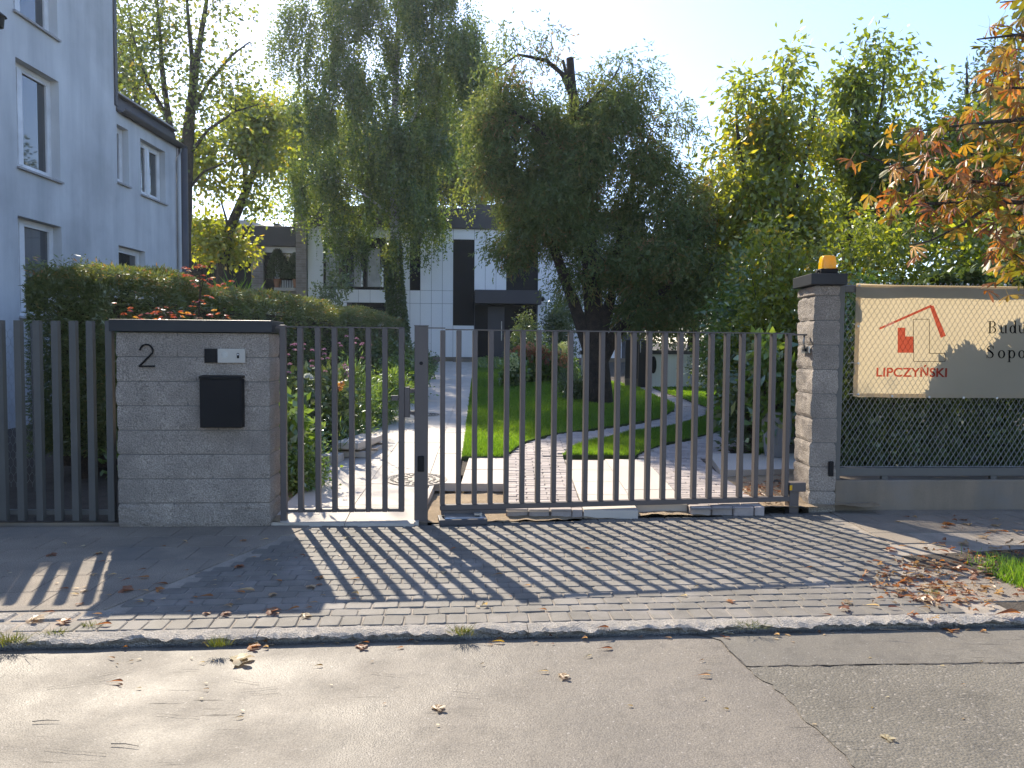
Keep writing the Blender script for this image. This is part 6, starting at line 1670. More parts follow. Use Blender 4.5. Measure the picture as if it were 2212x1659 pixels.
verbena(692, 900, 9.2, [D4(*p) for p in ((567, 207), (570, 250), (600, 292), (578, 412), (545, 298))], 'purple verbena with four heads in the middle of the bed')
verbena(745, 900, 10.0, [D4(*p) for p in ((705, 148), (726, 174), (778, 82))], 'purple verbena left of the sixth gate bar')
verbena(775, 900, 10.4, [D4(*p) for p in ((858, 148), (876, 104), (918, 160), (930, 148), (925, 285), (1002, 162))], 'tall purple verbena standing highest before the dark hedge')
def petals(root, c, r, n, m, rng, face):
    a = np.linspace(0, 6.283, n, endpoint=False); f = Vector(face).normalized(); s = f.cross(Vector((0, 0, 1))).normalized(); u = s.cross(f)
    d = np.array([tuple(s * math.cos(x) + u * math.sin(x) - f * 0.35) for x in a])
    return np_mesh('petals', leaf_verts(np.array([tuple(c)] * n), d, np.full(n, r), np.full(n, r * 0.42), rng), 4, m, root, rng.random(n))
def coneflower(label, spots, y, bx):
    b = Vector((P(bx, 950, y).x, y, gz(y))); root = empty('coneflower', b, 0, label, 'flower', 'orange coneflowers in the flower bed')
    mb = MB(); cc = MB()
    for x, yy in spots:
        p = P(x, yy, y) - b
        mb.tube([(0, 0, 0), (p.x * .6, 0, p.z * .6), p], 0.003, 4, caps=False)
        cc.lathe([(0.010, -0.008), (0.014, 0.0), (0.012, 0.010), (0.004, 0.015)], 8, p)
        petals(root, p, 0.058, 11, M['p_orange'], rng, (0.1, -0.8, 0.7))
    mb.build('stem', M['stemgreen'], root, recalc=False); cc.build('cone', M['terracotta'], root, recalc=False)
    n = 40; z = rng.uniform(0.05, 0.5, n); a = rng.uniform(0, 6.28, n)
    np_mesh('foliage', leaf_verts(np.stack([np.cos(a) * .02, np.sin(a) * .02, z], 1), np.stack([np.cos(a), np.sin(a), 0.9 + 0 * a], 1), np.full(n, 0.16), np.full(n, 0.014), rng), 4, M['l_shrub'], root, rng.random(n), 'stuff')
coneflower('orange coneflowers close behind the hinge side of the gate', [D4(*p) for p in ((245, 825), (218, 962), (228, 1025))], 8.2, 618)
coneflower('orange coneflowers peeking out beside the block pillar', [D4(*p) for p in ((90, 940),)], 7.6, 592)
coneflower('orange coneflower pair higher up in the middle of the bed', [D4(*p) for p in ((730, 520), (706, 562))], 9.3, 735)
b = Vector((P(666, 900, 8.8).x, 8.8, gz(8.8))); bf = empty('blue_flower', b, 0, 'single pale blue flower head in the bed', 'flower')
p = P(*D4(416, 472), 8.8) - b; n = 60; c, d = flower_head(None, p, 0.05, n, rng, 0.02)
np_mesh('bloom', leaf_verts(c, d, np.full(n, 0.045), np.full(n, 0.02), rng), 4, M['p_blue'], bf, rng.random(n))
mb = MB(); mb.tube([(0, 0, 0), p], 0.004, 4); mb.build('stem', M['stemgreen'], bf)
b = Vector((P(747, 900, 10.2).x, 10.2, gz(10.2))); bf = empty('butterfly_bush', b, 0, 'single deep purple flower spike behind the sixth bar', 'flower')
p = P(*D4(772, 405), 10.2) - b; n = 90; cc_ = np.array(tuple(p)) + rng.normal(size=(n, 3)) * np.array([.025, .025, .05])
np_mesh('bloom', leaf_verts(cc_, rng.normal(size=(n, 3)), np.full(n, 0.03), np.full(n, 0.016), rng), 4, M['p_purple'], bf, rng.random(n) * .4)
mb = MB(); mb.tube([(0, 0, 0), p], 0.004, 4); mb.build('stem', M['stemgreen'], bf)

# ---- low ground cover under the bed, in front of the hydrangeas
def cover(name, poly, n, m, seed, hmax, L, W, tb=0.0):
    rg_ = R(seed); xs = [p[0] for p in poly]; ys_ = [p[1] for p in poly]
    x = rg_.uniform(min(xs), max(xs), n); y = rg_.uniform(min(ys_), max(ys_), n); ok = in_poly(x, y, poly); x, y = x[ok], y[ok]
    hm = hmax * (0.45 + 0.55 * np.abs(np.sin(x * 4 + 1.4 * np.sin(y * 3)) * np.sin(y * 3.1 + x)))
    z = 0.08 + 0.036 * (y - 7) - 0.03 + hm * rg_.random(len(x)) ** 0.6
    v = leaf_verts(np.stack([x, y, z], 1), np.stack([rg_.normal(size=len(x)), rg_.normal(size=len(x)), rg_.uniform(-.2, 1, len(x))], 1), rg_.uniform(.7, 1.3, len(x)) * L, np.full(len(x), W), rg_)
    return tag(np_mesh(name, v, 4, m, None, np.clip(rg_.normal(0.45 + tb, 0.2, len(x)), 0, 1)), kind='stuff')
cover('bed_foliage', [(-4.3, 7.9), (-2.5, 7.6), (-2.35, 8.6), (-2.32, 9.6), (-2.28, 14), (-2.6, 22), (-2.9, 28), (-4.2, 28), (-3.3, 21)], 30000, M['l_shrub'], 101, 0.42, 0.09, 0.03)
cover('path_edge_foliage', [(-2.30, 10.4), (-2.02, 10.6), (-2.12, 15), (-2.2, 20), (-2.5, 26), (-2.9, 26), (-2.4, 15)], 9000, M['l_shrub'], 102, 0.30, 0.08, 0.02, 0.1)
hb = gpoly([(1024, 797), (1060, 798), (1150, 804), (1250, 818), (1262, 800), (1150, 782), (1060, 780), (1026, 782)])
cover('ground_cover', hb, 16000, M['l_shrub'], 103, 0.28, 0.07, 0.045, 0.2)
cover('lawn_edge_cover', gpoly([(1640, 885), (1700, 900), (1720, 960), (1610, 990), (1560, 950)]), 2600, M['l_dark'], 104, 0.16, 0.09, 0.04)

# ---- hydrangeas and bushes before the white house
def hydrangea(label, px, top, y, wpx, heads, m, seed):
    root = sh('hydrangea', label, px, top, y, wpx, M['l_shrub'], seed, 1700, 'shrub', L=0.11, W=0.07, group='hydrangeas in bloom')
    rg_ = R(seed + 5); b = Vector(root.location)
    for hx, hy, s in heads:
        p = P(hx, hy, y - 0.35) - b; n = 110
        d = rg_.normal(size=(n, 3)); d /= np.linalg.norm(d, axis=1, keepdims=True)
        c = np.array(tuple(p)) + d * np.array([s, s, s * 1.25])
        np_mesh('bloom', leaf_verts(c, d + rg_.normal(size=(n, 3)) * .7, np.full(n, 0.055), np.full(n, 0.05), rg_), 4, m, root, np.clip(rg_.normal(0.5, .3) + rg_.normal(0, .15, n), 0, 1))
D5 = lambda x, y: (1019.6 + 0.1953 * x, 604.8 + 0.1953 * y)
hydrangea('hydrangea with rusty pink heads left of the row', 1125, 765, 21.0, 55, [(*D5(425, 845), .11), (*D5(500, 800), .11), (*D5(525, 785), .10), (*D5(505, 815), .1)], M['p_pink'], 111)
hydrangea('hydrangea with tall rusty cone shaped heads in the middle', 1150, 752, 21.2, 60, [(*D5(635, 760), .13), (*D5(665, 800), .11), (*D5(610, 850), .11), (*D5(665, 840), .13)], M['p_pink'], 112)
hydrangea('hydrangea with broad brownish pink heads near the juniper', 1182, 752, 21.2, 60, [(*D5(785, 800), .13), (*D5(795, 840), .15), (*D5(850, 865), .13), (*D5(980, 865), .14), (*D5(1020, 905), .11), (*D5(840, 830), .1)], M['p_pink'], 113)
hydrangea('hydrangea with cream white heads beside the juniper trunk', 1215, 750, 21.4, 55, [(*D5(975, 795), .14), (*D5(990, 755), .11), (*D5(1040, 760), .14), (*D5(1045, 790), .11), (*D5(820, 810), .09)], M['p_white'], 114)
hydrangea('low hydrangea with pale green white heads before the pink ones', 1112, 778, 19.6, 40, [(*D5(455, 880), .11), (*D5(450, 930), .12)], M['p_white'], 115)
sh('laurel_tree', 'small rounded laurel before the dark entrance', 1132, 675, 25.0, 42, M['l_dark'], 121, 2600, 'shrub', L=0.09, W=0.04, tb=0.35)
sh('entrance_bush', 'dark bush under the small laurel', 1140, 715, 23.5, 75, M['l_dark'], 122, 3600, L=0.08, W=0.045, tb=0.1)
sh('holly_bush', 'dark holly bush against the white wall beside the juniper stem', 1200, 660, 27.0, 60, M['l_dark'], 123, 3800, L=0.09, W=0.06)
sh('wall_creeper', 'greyish creeper bush on the white facade behind the juniper', 1225, 610, 29.5, 65, M['l_dark'], 124, 3200, L=0.10, W=0.06, tb=0.2)
sh('juniper_undergrowth', 'low leafy bush at the left foot of the juniper', 1250, 815, 16.6, 55, M['l_dark'], 125, 2200, L=0.06, W=0.035, tb=0.2)
sh('hebe_bush', 'pale green bush between hydrangeas and juniper', 1225, 795, 18.0, 55, M['l_dark'], 126, 1800, L=0.05, W=0.02, tb=0.4)
sh('lavender_bush', 'violet flecked bush behind the low white wall', 1580, 690, 20.5, 90, M['l_dark'], 127, 3600, L=0.07, W=0.03, tb=0.15)
# potted thuja on the balcony of the brick wing
c = Vector((HO.x, HO.y, 0)) + Vector((math.cos(HA) * (ra0 + ra1) / 2, math.sin(HA) * (ra0 + ra1) / 2, 0)) + Vector((-math.sin(HA), math.cos(HA), 0)) * 0.12
zt_ = V(400, 330); zb_ = V(622, 330)
for k, (dx, hh_) in enumerate(((-0.42, 0.97), (0.35, 0.86))):
    rg_ = R(130 + k); root = empty('potted_thuja', (c.x + dx, c.y - 0.02, zb_), 0, ('taller', 'shorter')[k] + ' dark thuja in a pot on the balcony of the brick wing', 'shrub', 'potted thujas on the balcony')
    mb = MB(); mb.lathe([(0.12, 0), (0.17, 0.34), (0.18, 0.34), (0.16, 0.30)], 12); mb.build('pot', M['terracotta'], root)
    n = 2200; z = rg_.random(n); a = rg_.uniform(0, 6.28, n); H = (zt_ - zb_ - 0.3) * hh_
    r = 0.44 * (1 - z ** 2.2 * 0.8) * rg_.uniform(0.5, 1.0, n)
    np_mesh('foliage', leaf_verts(np.stack([np.cos(a) * r, np.sin(a) * r * .4, 0.32 + z * H], 1), np.stack([np.cos(a) * .5, np.sin(a) * .5, 1 + 0 * a], 1) + rg_.normal(size=(n, 3)) * .3, np.full(n, 0.13), np.full(n, 0.04), rg_), 4, M['l_dark'], root, rg_.random(n) * .6, 'stuff')
# tall white planter close behind the hinge end
pb = P(1676, 985, 9.55); pt_ = P(1676, 895, 9.55)
pl = empty('planter', (pb.x, 9.55, gz(9.55) + 0.045), 0.1, 'tall pale grey planter behind the last bars of the gate', 'planter')
mb = MB(); mb.lathe([(0.13, 0), (0.17, 0.2), (0.185, 0.56), (0.165, 0.56), (0.15, 0.50)], 20); mb.build('pot', M['flat_wall'], pl, smooth=False)

# ---- red japanese maple behind the entrance pillar
rng = R(140); ry = 7.45
rm_b = Vector((P(405, 900, ry).x, ry, 0.02))
tips = [(430, 568), (436, 582), (425, 592), (448, 592), (412, 590), (462, 612), (440, 604), (400, 588), (430, 612), (455, 640), (432, 650), (268, 664), (276, 674), (288, 690), (350, 664), (340, 676), (360, 686), (392, 690), (418, 684), (440, 690), (468, 688), (450, 672), (310, 690), (385, 676), (498, 688), (425, 668)]
rcl = np.array([tuple(P(x, y, ry + rng.uniform(-.25, .25))) for x, y in tips])
rm, base = grow('japanese_maple', [rm_b, rm_b + Vector((0.04, 0, 0.6)), P(425, 740, ry), P(432, 640, ry), P(432, 572, ry)], [0.022, 0.018, 0.013, 0.007, 0.003], rcl, M['bark_dark'], 9, 0.003, 0.40, 0.08, 0.05, 'small red leaved japanese maple rising behind the block pillar', 'tree')
lv, lt = [], []
for c in rcl:
    for s in range(int(rng.integers(2, 5))):
        p = c - np.array(rm_b) + rng.normal(size=3) * np.array([.055, .055, .035]); a0 = rng.uniform(0, 6.28); tl = rng.uniform(-0.5, 0.1); t = rng.random()
        for k in range(5):
            a = a0 + (k - 2) * 0.62; L = 0.055 * (1 - 0.13 * abs(k - 2))
            lv.append(leaf_verts(p[None], np.array([[math.cos(a), math.sin(a), tl - 0.1]]), [L], [L * 0.34], rng)); lt.append(min(1, max(0, t + rng.normal() * .08)))
np_mesh('crown', np.concatenate(lv), 4, M['l_red'], rm, lt, 'stuff')

# ---- horse chestnut reaching in from the right: big fingered leaves turning brown
def leaflet(L, W, curl, fold, drop):
    """one leaflet along +x, 2 x 4 faces, curling down"""
    st_ = [0, 0.22, 0.48, 0.72, 0.9, 1.0]; wd = [0.10, 0.38, 0.72, 1.0, 0.66, 0.05]
    mb_v = []
    for s, w in zip(st_, wd):
        x = L * s * (1 - 0.15 * curl * s); z = -drop * L * s - curl * L * s * s * 0.6
        for q in (-1, 0, 1): mb_v.append((x, q * W * w * 0.5 * (1 - 0.3 * fold), z + (abs(q) * fold * W * w * 0.35)))
    f = [(i * 3 + j, i * 3 + j + 1, i * 3 + 4 + j, i * 3 + 3 + j) for i in range(5) for j in range(2)]
    return mb_v, f
def palmate(seed, mat_name, curl):
    r = random.Random(seed); mb = MB(); n = r.choice((5, 6, 7))
    for k in range(n):
        a = (k - (n - 1) / 2) * r.uniform(0.62, 0.72) ; L = 0.165 * (1 - 0.10 * abs(k - (n - 1) / 2)) * r.uniform(0.85, 1.1)
        v, f = leaflet(L, L * r.uniform(0.36, 0.46) * (1 - curl * 0.3), curl * r.uniform(0.3, 1.2), curl * r.uniform(0.4, 1.3), r.uniform(0.15, 0.6))
        c, s = math.cos(a), math.sin(a); tw = r.uniform(-0.4, 0.4)
        mb.add([(x * c - y * s, x * s + y * c, z + tw * y) for x, y, z in v], f)
    mb.tube([(0, 0, 0), (-0.07, 0, 0.03), (-0.13, 0, 0.09)], [0.0022, 0.002, 0.0015], 3, caps=False)
    return mb.mesh('leaf', LEAFC[mat_name])
PALM = {k: [palmate(hash_i * 7 + i, k, c) for i in range(3)] for hash_i, (k, c) in enumerate((('green', 0.15), ('yellow', 0.35), ('orange', 0.6), ('brown', 0.95), ('tan', 1.0)))}
rng = R(150); rnd = random.Random(150); cy = 6.0
Cp = lambda x, y, d=0: P(x, y, cy + d)
cb = Vector((6.6, 6.4, 0))
ctr = [cb, cb + Vector((0, 0, 1.6)), cb + Vector((-0.1, 0, 3.4)), cb + Vector((-0.1, 0.1, 5.5)), cb + Vector((0, 0, 7.5))]
o_ = cb + Vector((-0.05, 0, 2.4)); o2_ = cb + Vector((-0.08, 0, 3.2)); o3_ = cb + Vector((-0.1, 0.05, 4.4))
clim = [([o_, Cp(2450, 470, .2), Cp(2300, 440, .1), Cp(2150, 436), Cp(2000, 440), Cp(1890, 452)], [0.06, 0.035, 0.022, 0.015, 0.010, 0.005]),
        ([Cp(2300, 440, .1), Cp(2180, 400, .2), Cp(2040, 385, .2), Cp(1930, 360, .2), Cp(1860, 330, .2)], [0.02, 0.015, 0.011, 0.008, 0.004]),
        ([Cp(2150, 436), Cp(2070, 490, -.1), Cp(2010, 520, -.1), Cp(1965, 530, -.1)], [0.014, 0.010, 0.007, 0.004]),
        ([o2_, Cp(2420, 260, -.2), Cp(2300, 250, -.2), Cp(2160, 262, -.2), Cp(2040, 275, -.2), Cp(1980, 285, -.2)], [0.05, 0.03, 0.02, 0.014, 0.009, 0.004]),
        ([o2_, Cp(2440, 120, .1), Cp(2300, 85, .1), Cp(2200, 75, .1), Cp(2110, 85, .1)], [0.05, 0.03, 0.02, 0.012, 0.005]),
        ([Cp(2300, 250, -.2), Cp(2220, 190, -.2), Cp(2140, 190, -.2), Cp(2100, 200, -.2)], [0.018, 0.012, 0.008, 0.004]),
        ([o3_, Cp(2440, -20), Cp(2320, -10), Cp(2220, 0), Cp(2160, 5)], [0.05, 0.03, 0.018, 0.01, 0.004]),
        ([Cp(2300, 440, .1), Cp(2260, 520, -.2), Cp(2220, 570, -.3), Cp(2180, 610, -.3)], [0.018, 0.012, 0.008, 0.004])]
spots = []
for L_ in clim:
    pts = [Vector(p) for p in L_[0]]
    for i in range(len(pts) - 1):
        nn = max(1, int((pts[i + 1] - pts[i]).length / 0.055))
        for k in range(nn):
            p = pts[i].lerp(pts[i + 1], k / nn)
            if p.x / p.y < 0.40: pass
            spots.append(p + Vector((rnd.gauss(0, .05), rnd.gauss(0, .16), rnd.gauss(0, .085) + 0.01)))
for x, y, rx, ry_, n in ((2150, 350, 110, 60, 48), (2050, 420, 110, 50, 34), (1940, 370, 60, 35, 12), (2190, 200, 60, 90, 44), (2150, 470, 70, 60, 30), (2190, 540, 40, 60, 22), (2000, 300, 70, 30, 16), (1920, 430, 40, 25, 6), (2190, 90, 40, 50, 18), (2280, 300, 70, 250, 60)):
    for _ in range(n): spots.append(Cp(x + rnd.gauss(0, rx * .6), y + rnd.gauss(0, ry_ * .6), rnd.gauss(0, .3)))
spots += [Cp(2150, 610, -.3), Cp(2132, 628, -.35), Cp(2200, 605, -.3), Cp(1975, 533), Cp(1955, 545), Cp(2130, 185), Cp(2110, 190), Cp(2100, 232), Cp(1845, 455), Cp(1838, 345)]
che, base = grow('chestnut_tree', ctr, [0.17, 0.15, 0.13, 0.10, 0.05], [tuple(s) for s in spots[::3]], M['bark'], 10, 0.0028, 0.42, 0.1, 0.05, 'horse chestnut with browning leaves reaching in over the banner from the side', 'tree', clim, lbark=M['bark'])
lo = []
spots = [p for p in spots if rnd.random() < np.interp(CX + (p.x / p.y) * F, [1900, 2050, 2200], [0.66, 0.85, 1.0])]
for p in spots:
    t = rnd.random()
    edge = max(0.0, min(1.0, (2150 - (CX + (p.x / p.y) * F)) / 330))
    k = rnd.choices(('green', 'yellow', 'orange', 'brown', 'tan'), (0.34 - .20 * edge, 0.32 - .10 * edge, 0.14 + .06 * edge, 0.14 + .20 * edge, 0.06 + .04 * edge))[0]
    s = rnd.uniform(0.50, 0.80)
    rot = (rnd.gauss(0, .45), rnd.gauss(0.25, .5), rnd.uniform(0, 6.28) if rnd.random() < .4 else math.pi + rnd.gauss(0, .9))
    lo.append((p, k, s, rot))
lo.sort(key=lambda t: t[0].length)
for p, k, s, rot in lo[:299]: share('leaf', rnd.choice(PALM[k]), che, p - base, rot=rot, sc=(s, s, s))
for k in PALM:
    mb = MB()
    items = [(p, s, rot) for p, kk, s, rot in lo[299:] if kk == k]
    for _ in range(36): items.append((Vector((rnd.uniform(5.2, 7.6), rnd.uniform(5, 8), rnd.uniform(3.0, 7.5))), 1.0, (rnd.gauss(0, .5), rnd.gauss(0, .5), rnd.uniform(0, 6.28))))
    for p, s, rot in items:
        me = rnd.choice(PALM[k]); mw = Matrix.Translation(p - base) @ Matrix.Rotation(rot[2], 4, 'Z') @ Matrix.Rotation(rot[1], 4, 'Y') @ Matrix.Rotation(rot[0], 4, 'X') @ Matrix.Scale(s, 4)
        mb.add([mw @ v.co for v in me.vertices], [tuple(q.vertices) for q in me.polygons])
    mb.build('crown', LEAFC[k], che, recalc=False)['kind'] = 'stuff'

# ---- stacked slabs beside the path
Zs = lambda x, y: (553 + .3126 * x, 656.6 + .3126 * y)
def stone_slab(label, x0, x1, y0, y1, z0, z1, rz=0.0):
    o = empty('loose_slab', (x0, y0, 0), rz, label, 'slab', 'loose concrete slabs beside the path')
    mb = MB(); mb.box(0, x1 - x0, 0, y1 - y0, z0, z1); mb.build('slab_body', M['slab'], o, bev=0.006)
    return o
g0 = gz(9.6)
stone_slab('lowest beige slab of the small stack beside the path', -2.20, -1.78, 9.45, 10.45, g0 + 0.002, g0 + 0.075, -0.10)
stone_slab('topmost beige slab of the small stack beside the path', -2.20, -1.86, 9.35, 10.35, g0 + 0.122, g0 + 0.195, -0.16)
bt_ = empty('wood_batten', (-2.15, 9.5, g0 + 0.077), 0, 'short wooden batten sticking out between the stacked slabs', 'batten')
mb = MB(); mb.box(0, 0.48, 0, 0.05, 0, 0.022); mb.box(0, 0.46, 0.6, 0.65, 0, 0.022); mb.build('stick', M['twig'], bt_)
stone_slab('middle beige slab of the small stack beside the path', -2.22, -1.85, 9.42, 10.3, g0 + 0.1, g0 + 0.12, -0.12)
stone_slab('short grey slab lying in front of the small stack', -2.32, -2.05, 9.0, 9.3, gz(9.1) + 0.002, gz(9.1) + 0.10, -0.05)

# ---- manhole covers in the path
def manhole(px, py, dpx, label):
    p = GS(px, py); r = dpx * p.y / F / 2
    o = empty('manhole_cover', p + Vector((0, 0, 0.004)), 0.3, label, 'manhole cover'); o.rotation_euler = (SLOPE, 0, 0.3)
    mb = MB()
    def ann(r0_, r1_, z, n=48):
        k0 = len(mb.v)
        for i in range(n):
            a = i * 6.28318 / n; mb.v += [(r0_ * math.cos(a), r0_ * math.sin(a), z), (r1_ * math.cos(a), r1_ * math.sin(a), z)]
        mb.f += [(k0 + 2 * i, k0 + 2 * i + 1, k0 + (2 * i + 3) % (2 * n), k0 + (2 * i + 2) % (2 * n)) for i in range(n)]
    mb.lathe([(r, -0.02), (r, 0.004), (r * 0.93, 0.006), (r * .92, 0.001), (0.01, 0.001)], 48); mb.build('frame', M['manhole'], o)
    mb = MB()
    for ring_r, n, w in ((0.80, 26, 0.5), (0.58, 16, 0.55), (0.36, 10, 0.5)):
        for i in range(n):
            a, b = i * 6.28318 / n, (i + w) * 6.28318 / n
            q = []
            for t in np.linspace(a, b, 4): q.append((r * (ring_r + .05) * math.cos(t), r * (ring_r + .05) * math.sin(t)))
            for t in np.linspace(b, a, 4): q.append((r * (ring_r - .05) * math.cos(t), r * (ring_r - .05) * math.sin(t)))
            mb.prism(q, 0.001, 0.008)
    mb.build('relief', M['iron'], o, recalc=False)['kind'] = 'stuff'
manhole(900, 1036, 134, 'round manhole cover in the path just behind the gate post')
manhole(922, 896, 62, 'farther round manhole cover seen through the gate lock')

# ---- grass on the verge, weeds on the kerb, leaf litter
rg_ = R(160); n = 3000
x = 3.32 + np.abs(rg_.normal(0, .6, n)); y = 5.05 + rg_.normal(0, .26, n) + 0.12 * np.sin(x * 9) - 0.10 * (x - 3.4); a = rg_.uniform(0, 6.28, n); h = rg_.uniform(0.03, 0.14, n) * np.clip(1.2 - np.abs(y - 5.05), .3, 1)
v = np.stack([np.stack([x - np.cos(a) * .004, y - np.sin(a) * .004, 0 * x - .01], 1), np.stack([x + np.cos(a) * .004, y + np.sin(a) * .004, 0 * x - .01], 1), np.stack([x + rg_.normal(0, .05, n), y + rg_.normal(0, .05, n), h], 1)], 1).reshape(-1, 3)
tag(np_mesh('verge_grass', v, 3, M['l_grass'], None, np.clip(rg_.normal(.5, .25, n), 0, 1)), kind='stuff')
vp = [(2.95, 5.75), (4.3, 6.05), (7, 6.1), (7, 4.45), (4.0, 4.42), (3.0, 4.55)]
sheet('verge', [(x_, y_, 0) for x_, y_ in vp], M['soil'], z=-0.006)
def tuft(px, py, n, r, hgt, label, z=0.0):
    p = G(px, py, z); o = empty('weed_tuft', p, 0, label, 'weed', 'weed tufts along the kerb')
    x = rg_.normal(0, r, n); y = rg_.normal(0, r * .6, n); a = rg_.uniform(0, 6.28, n); h = rg_.uniform(.3, 1, n) * hgt
    v = np.stack([np.stack([x - np.cos(a) * .002, y - np.sin(a) * .002, 0 * x], 1), np.stack([x + np.cos(a) * .0025, y + np.sin(a) * .0025, 0 * x], 1), np.stack([x * 1.5 + rg_.normal(0, r * .5, n), y * 1.5 + rg_.normal(0, r * .5, n), h], 1)], 1).reshape(-1, 3)
    np_mesh('blades', v, 3, M['l_weed'], o, np.clip(rg_.normal(.5, .25, n), 0, 1), 'stuff')
tuft(20, 1386, 160, .05, .06, 'largest weed tuft among the granite setts at the picture corner'); tuft(472, 1395, 120, .022, .06, 'weed tuft on the kerb below the block pillar shadow')
tuft(1000, 1366, 150, .032, .045, 'weed tuft on the kerb below the gate post shadow'); tuft(196, 1352, 60, .025, .03, 'weed tuft between setts and aggregate slabs')
tuft(1620, 1352, 110, .05, .02, 'flat weed patch on the kerb below the right part of the drive'); tuft(118, 1368, 70, .03, .03, 'weed tuft between two granite setts')
tuft(2015, 1284, 50, .02, .05, 'single weed in the brown leaves at the paving edge'); tuft(590, 1112, 70, .03, .10, 'weed tuft at the foot of the block pillar by the small gate')
tuft(1700, 1100, 60, .05, .05, 'weed tuft in the sand beside the hinge stub')
mb = MB(); rl_ = random.Random(17)
def fallen(seed, kind):
    r = random.Random(seed); mb = MB()
    if kind == 'curl':
        v, f = leaflet(0.085, 0.036, 0.5, 1.2, -0.25); m_ = min(z for _, _, z in v); v2 = [(x, y, z - m_ + 0.001) for x, y, z in v]; mb.add(v2, f); mb.tube([(0, 0, -m_), (-.02, .004, .004)], .0012, 3)
    elif kind == 'oval':
        v, f = leaflet(0.05, 0.028, 0.15, 0.5, -0.05); mb.add([(x, y, z + .004) for x, y, z in v], f); mb.tube([(0, 0, .004), (-.02, .003, .002)], .0008, 3)
    elif kind == 'lobed':
        for k in range(5):
            a = (k - 2) * .75; v, f = leaflet(0.06 * (1 - .12 * abs(k - 2)), .034, r.uniform(-.3, .5), .5, r.uniform(-.4, .1)); c, s = math.cos(a), math.sin(a)
            m_ = min(z for _, _, z in v); mb.add([(x * c - y * s, x * s + y * c, z - m_ * .85 + .001) for x, y, z in v], f)
    else:
        v, f = leaflet(0.055, 0.05, 1.3, 1.5, -0.6); m_ = min(z for _, _, z in v); mb.add([(x, y, z - m_ + .001) for x, y, z in v], f)
    return mb
def flat_leaf(mb, f=0.6):
    mb.v = [(x, y, z * f) for x, y, z in mb.v]
    return mb
FM = {}
for i, k in enumerate(('curl', 'oval', 'lobed', 'crumple')):
    for c in ('brown', 'tan', 'pale', 'orange', 'yellow'): FM[k, c] = flat_leaf(fallen(i, k)).mesh('fallen_leaf', LEAFC[c])
# leaf litter at the edge of the verge: a heap nobody could count
lit = {c: MB() for c in ('brown', 'tan', 'orange')}
for _ in range(400):
    t = rl_.random()
    if t < .45: p = G(rl_.gauss(2080, 95), rl_.gauss(1268, 30))
    elif t < .75: p = G(rl_.gauss(1970, 55), rl_.gauss(1252, 32))
    else: p = G(rl_.gauss(2130, 80), rl_.gauss(1215, 28))
    c = rl_.choices(('brown', 'tan', 'orange'), (.42, .48, .10))[0]; me = FM[rl_.choice(('curl', 'curl', 'crumple', 'lobed')), c]
    mw = Matrix.Translation(p + Vector((0, 0, rl_.uniform(0, .02)))) @ Matrix.Rotation(rl_.uniform(0, 6.28), 4, 'Z') @ Matrix.Rotation(rl_.gauss(0, .4), 4, 'X') @ Matrix.Scale(rl_.uniform(.45, 1.0), 4)
    lit[c].add([mw @ v.co for v in me.vertices], [tuple(q.vertices) for q in me.polygons])
for _ in range(130):
    p = GS(rl_.gauss(1655, 28), rl_.gauss(1058, 14)); p.z = gz(p.y)
    if not 2.3 < p.x < 3.2: continue
    c = rl_.choice(('brown', 'orange', 'brown')); me = FM['curl', c]
    mw = Matrix.Translation(p) @ Matrix.Rotation(rl_.uniform(0, 6.28), 4, 'Z') @ Matrix.Scale(.8, 4)
    lit[c].add([mw @ v.co for v in me.vertices], [tuple(q.vertices) for q in me.polygons])
for c, b in lit.items(): tag(b.build('leaf_litter', LEAFC[c], recalc=False), kind='stuff')
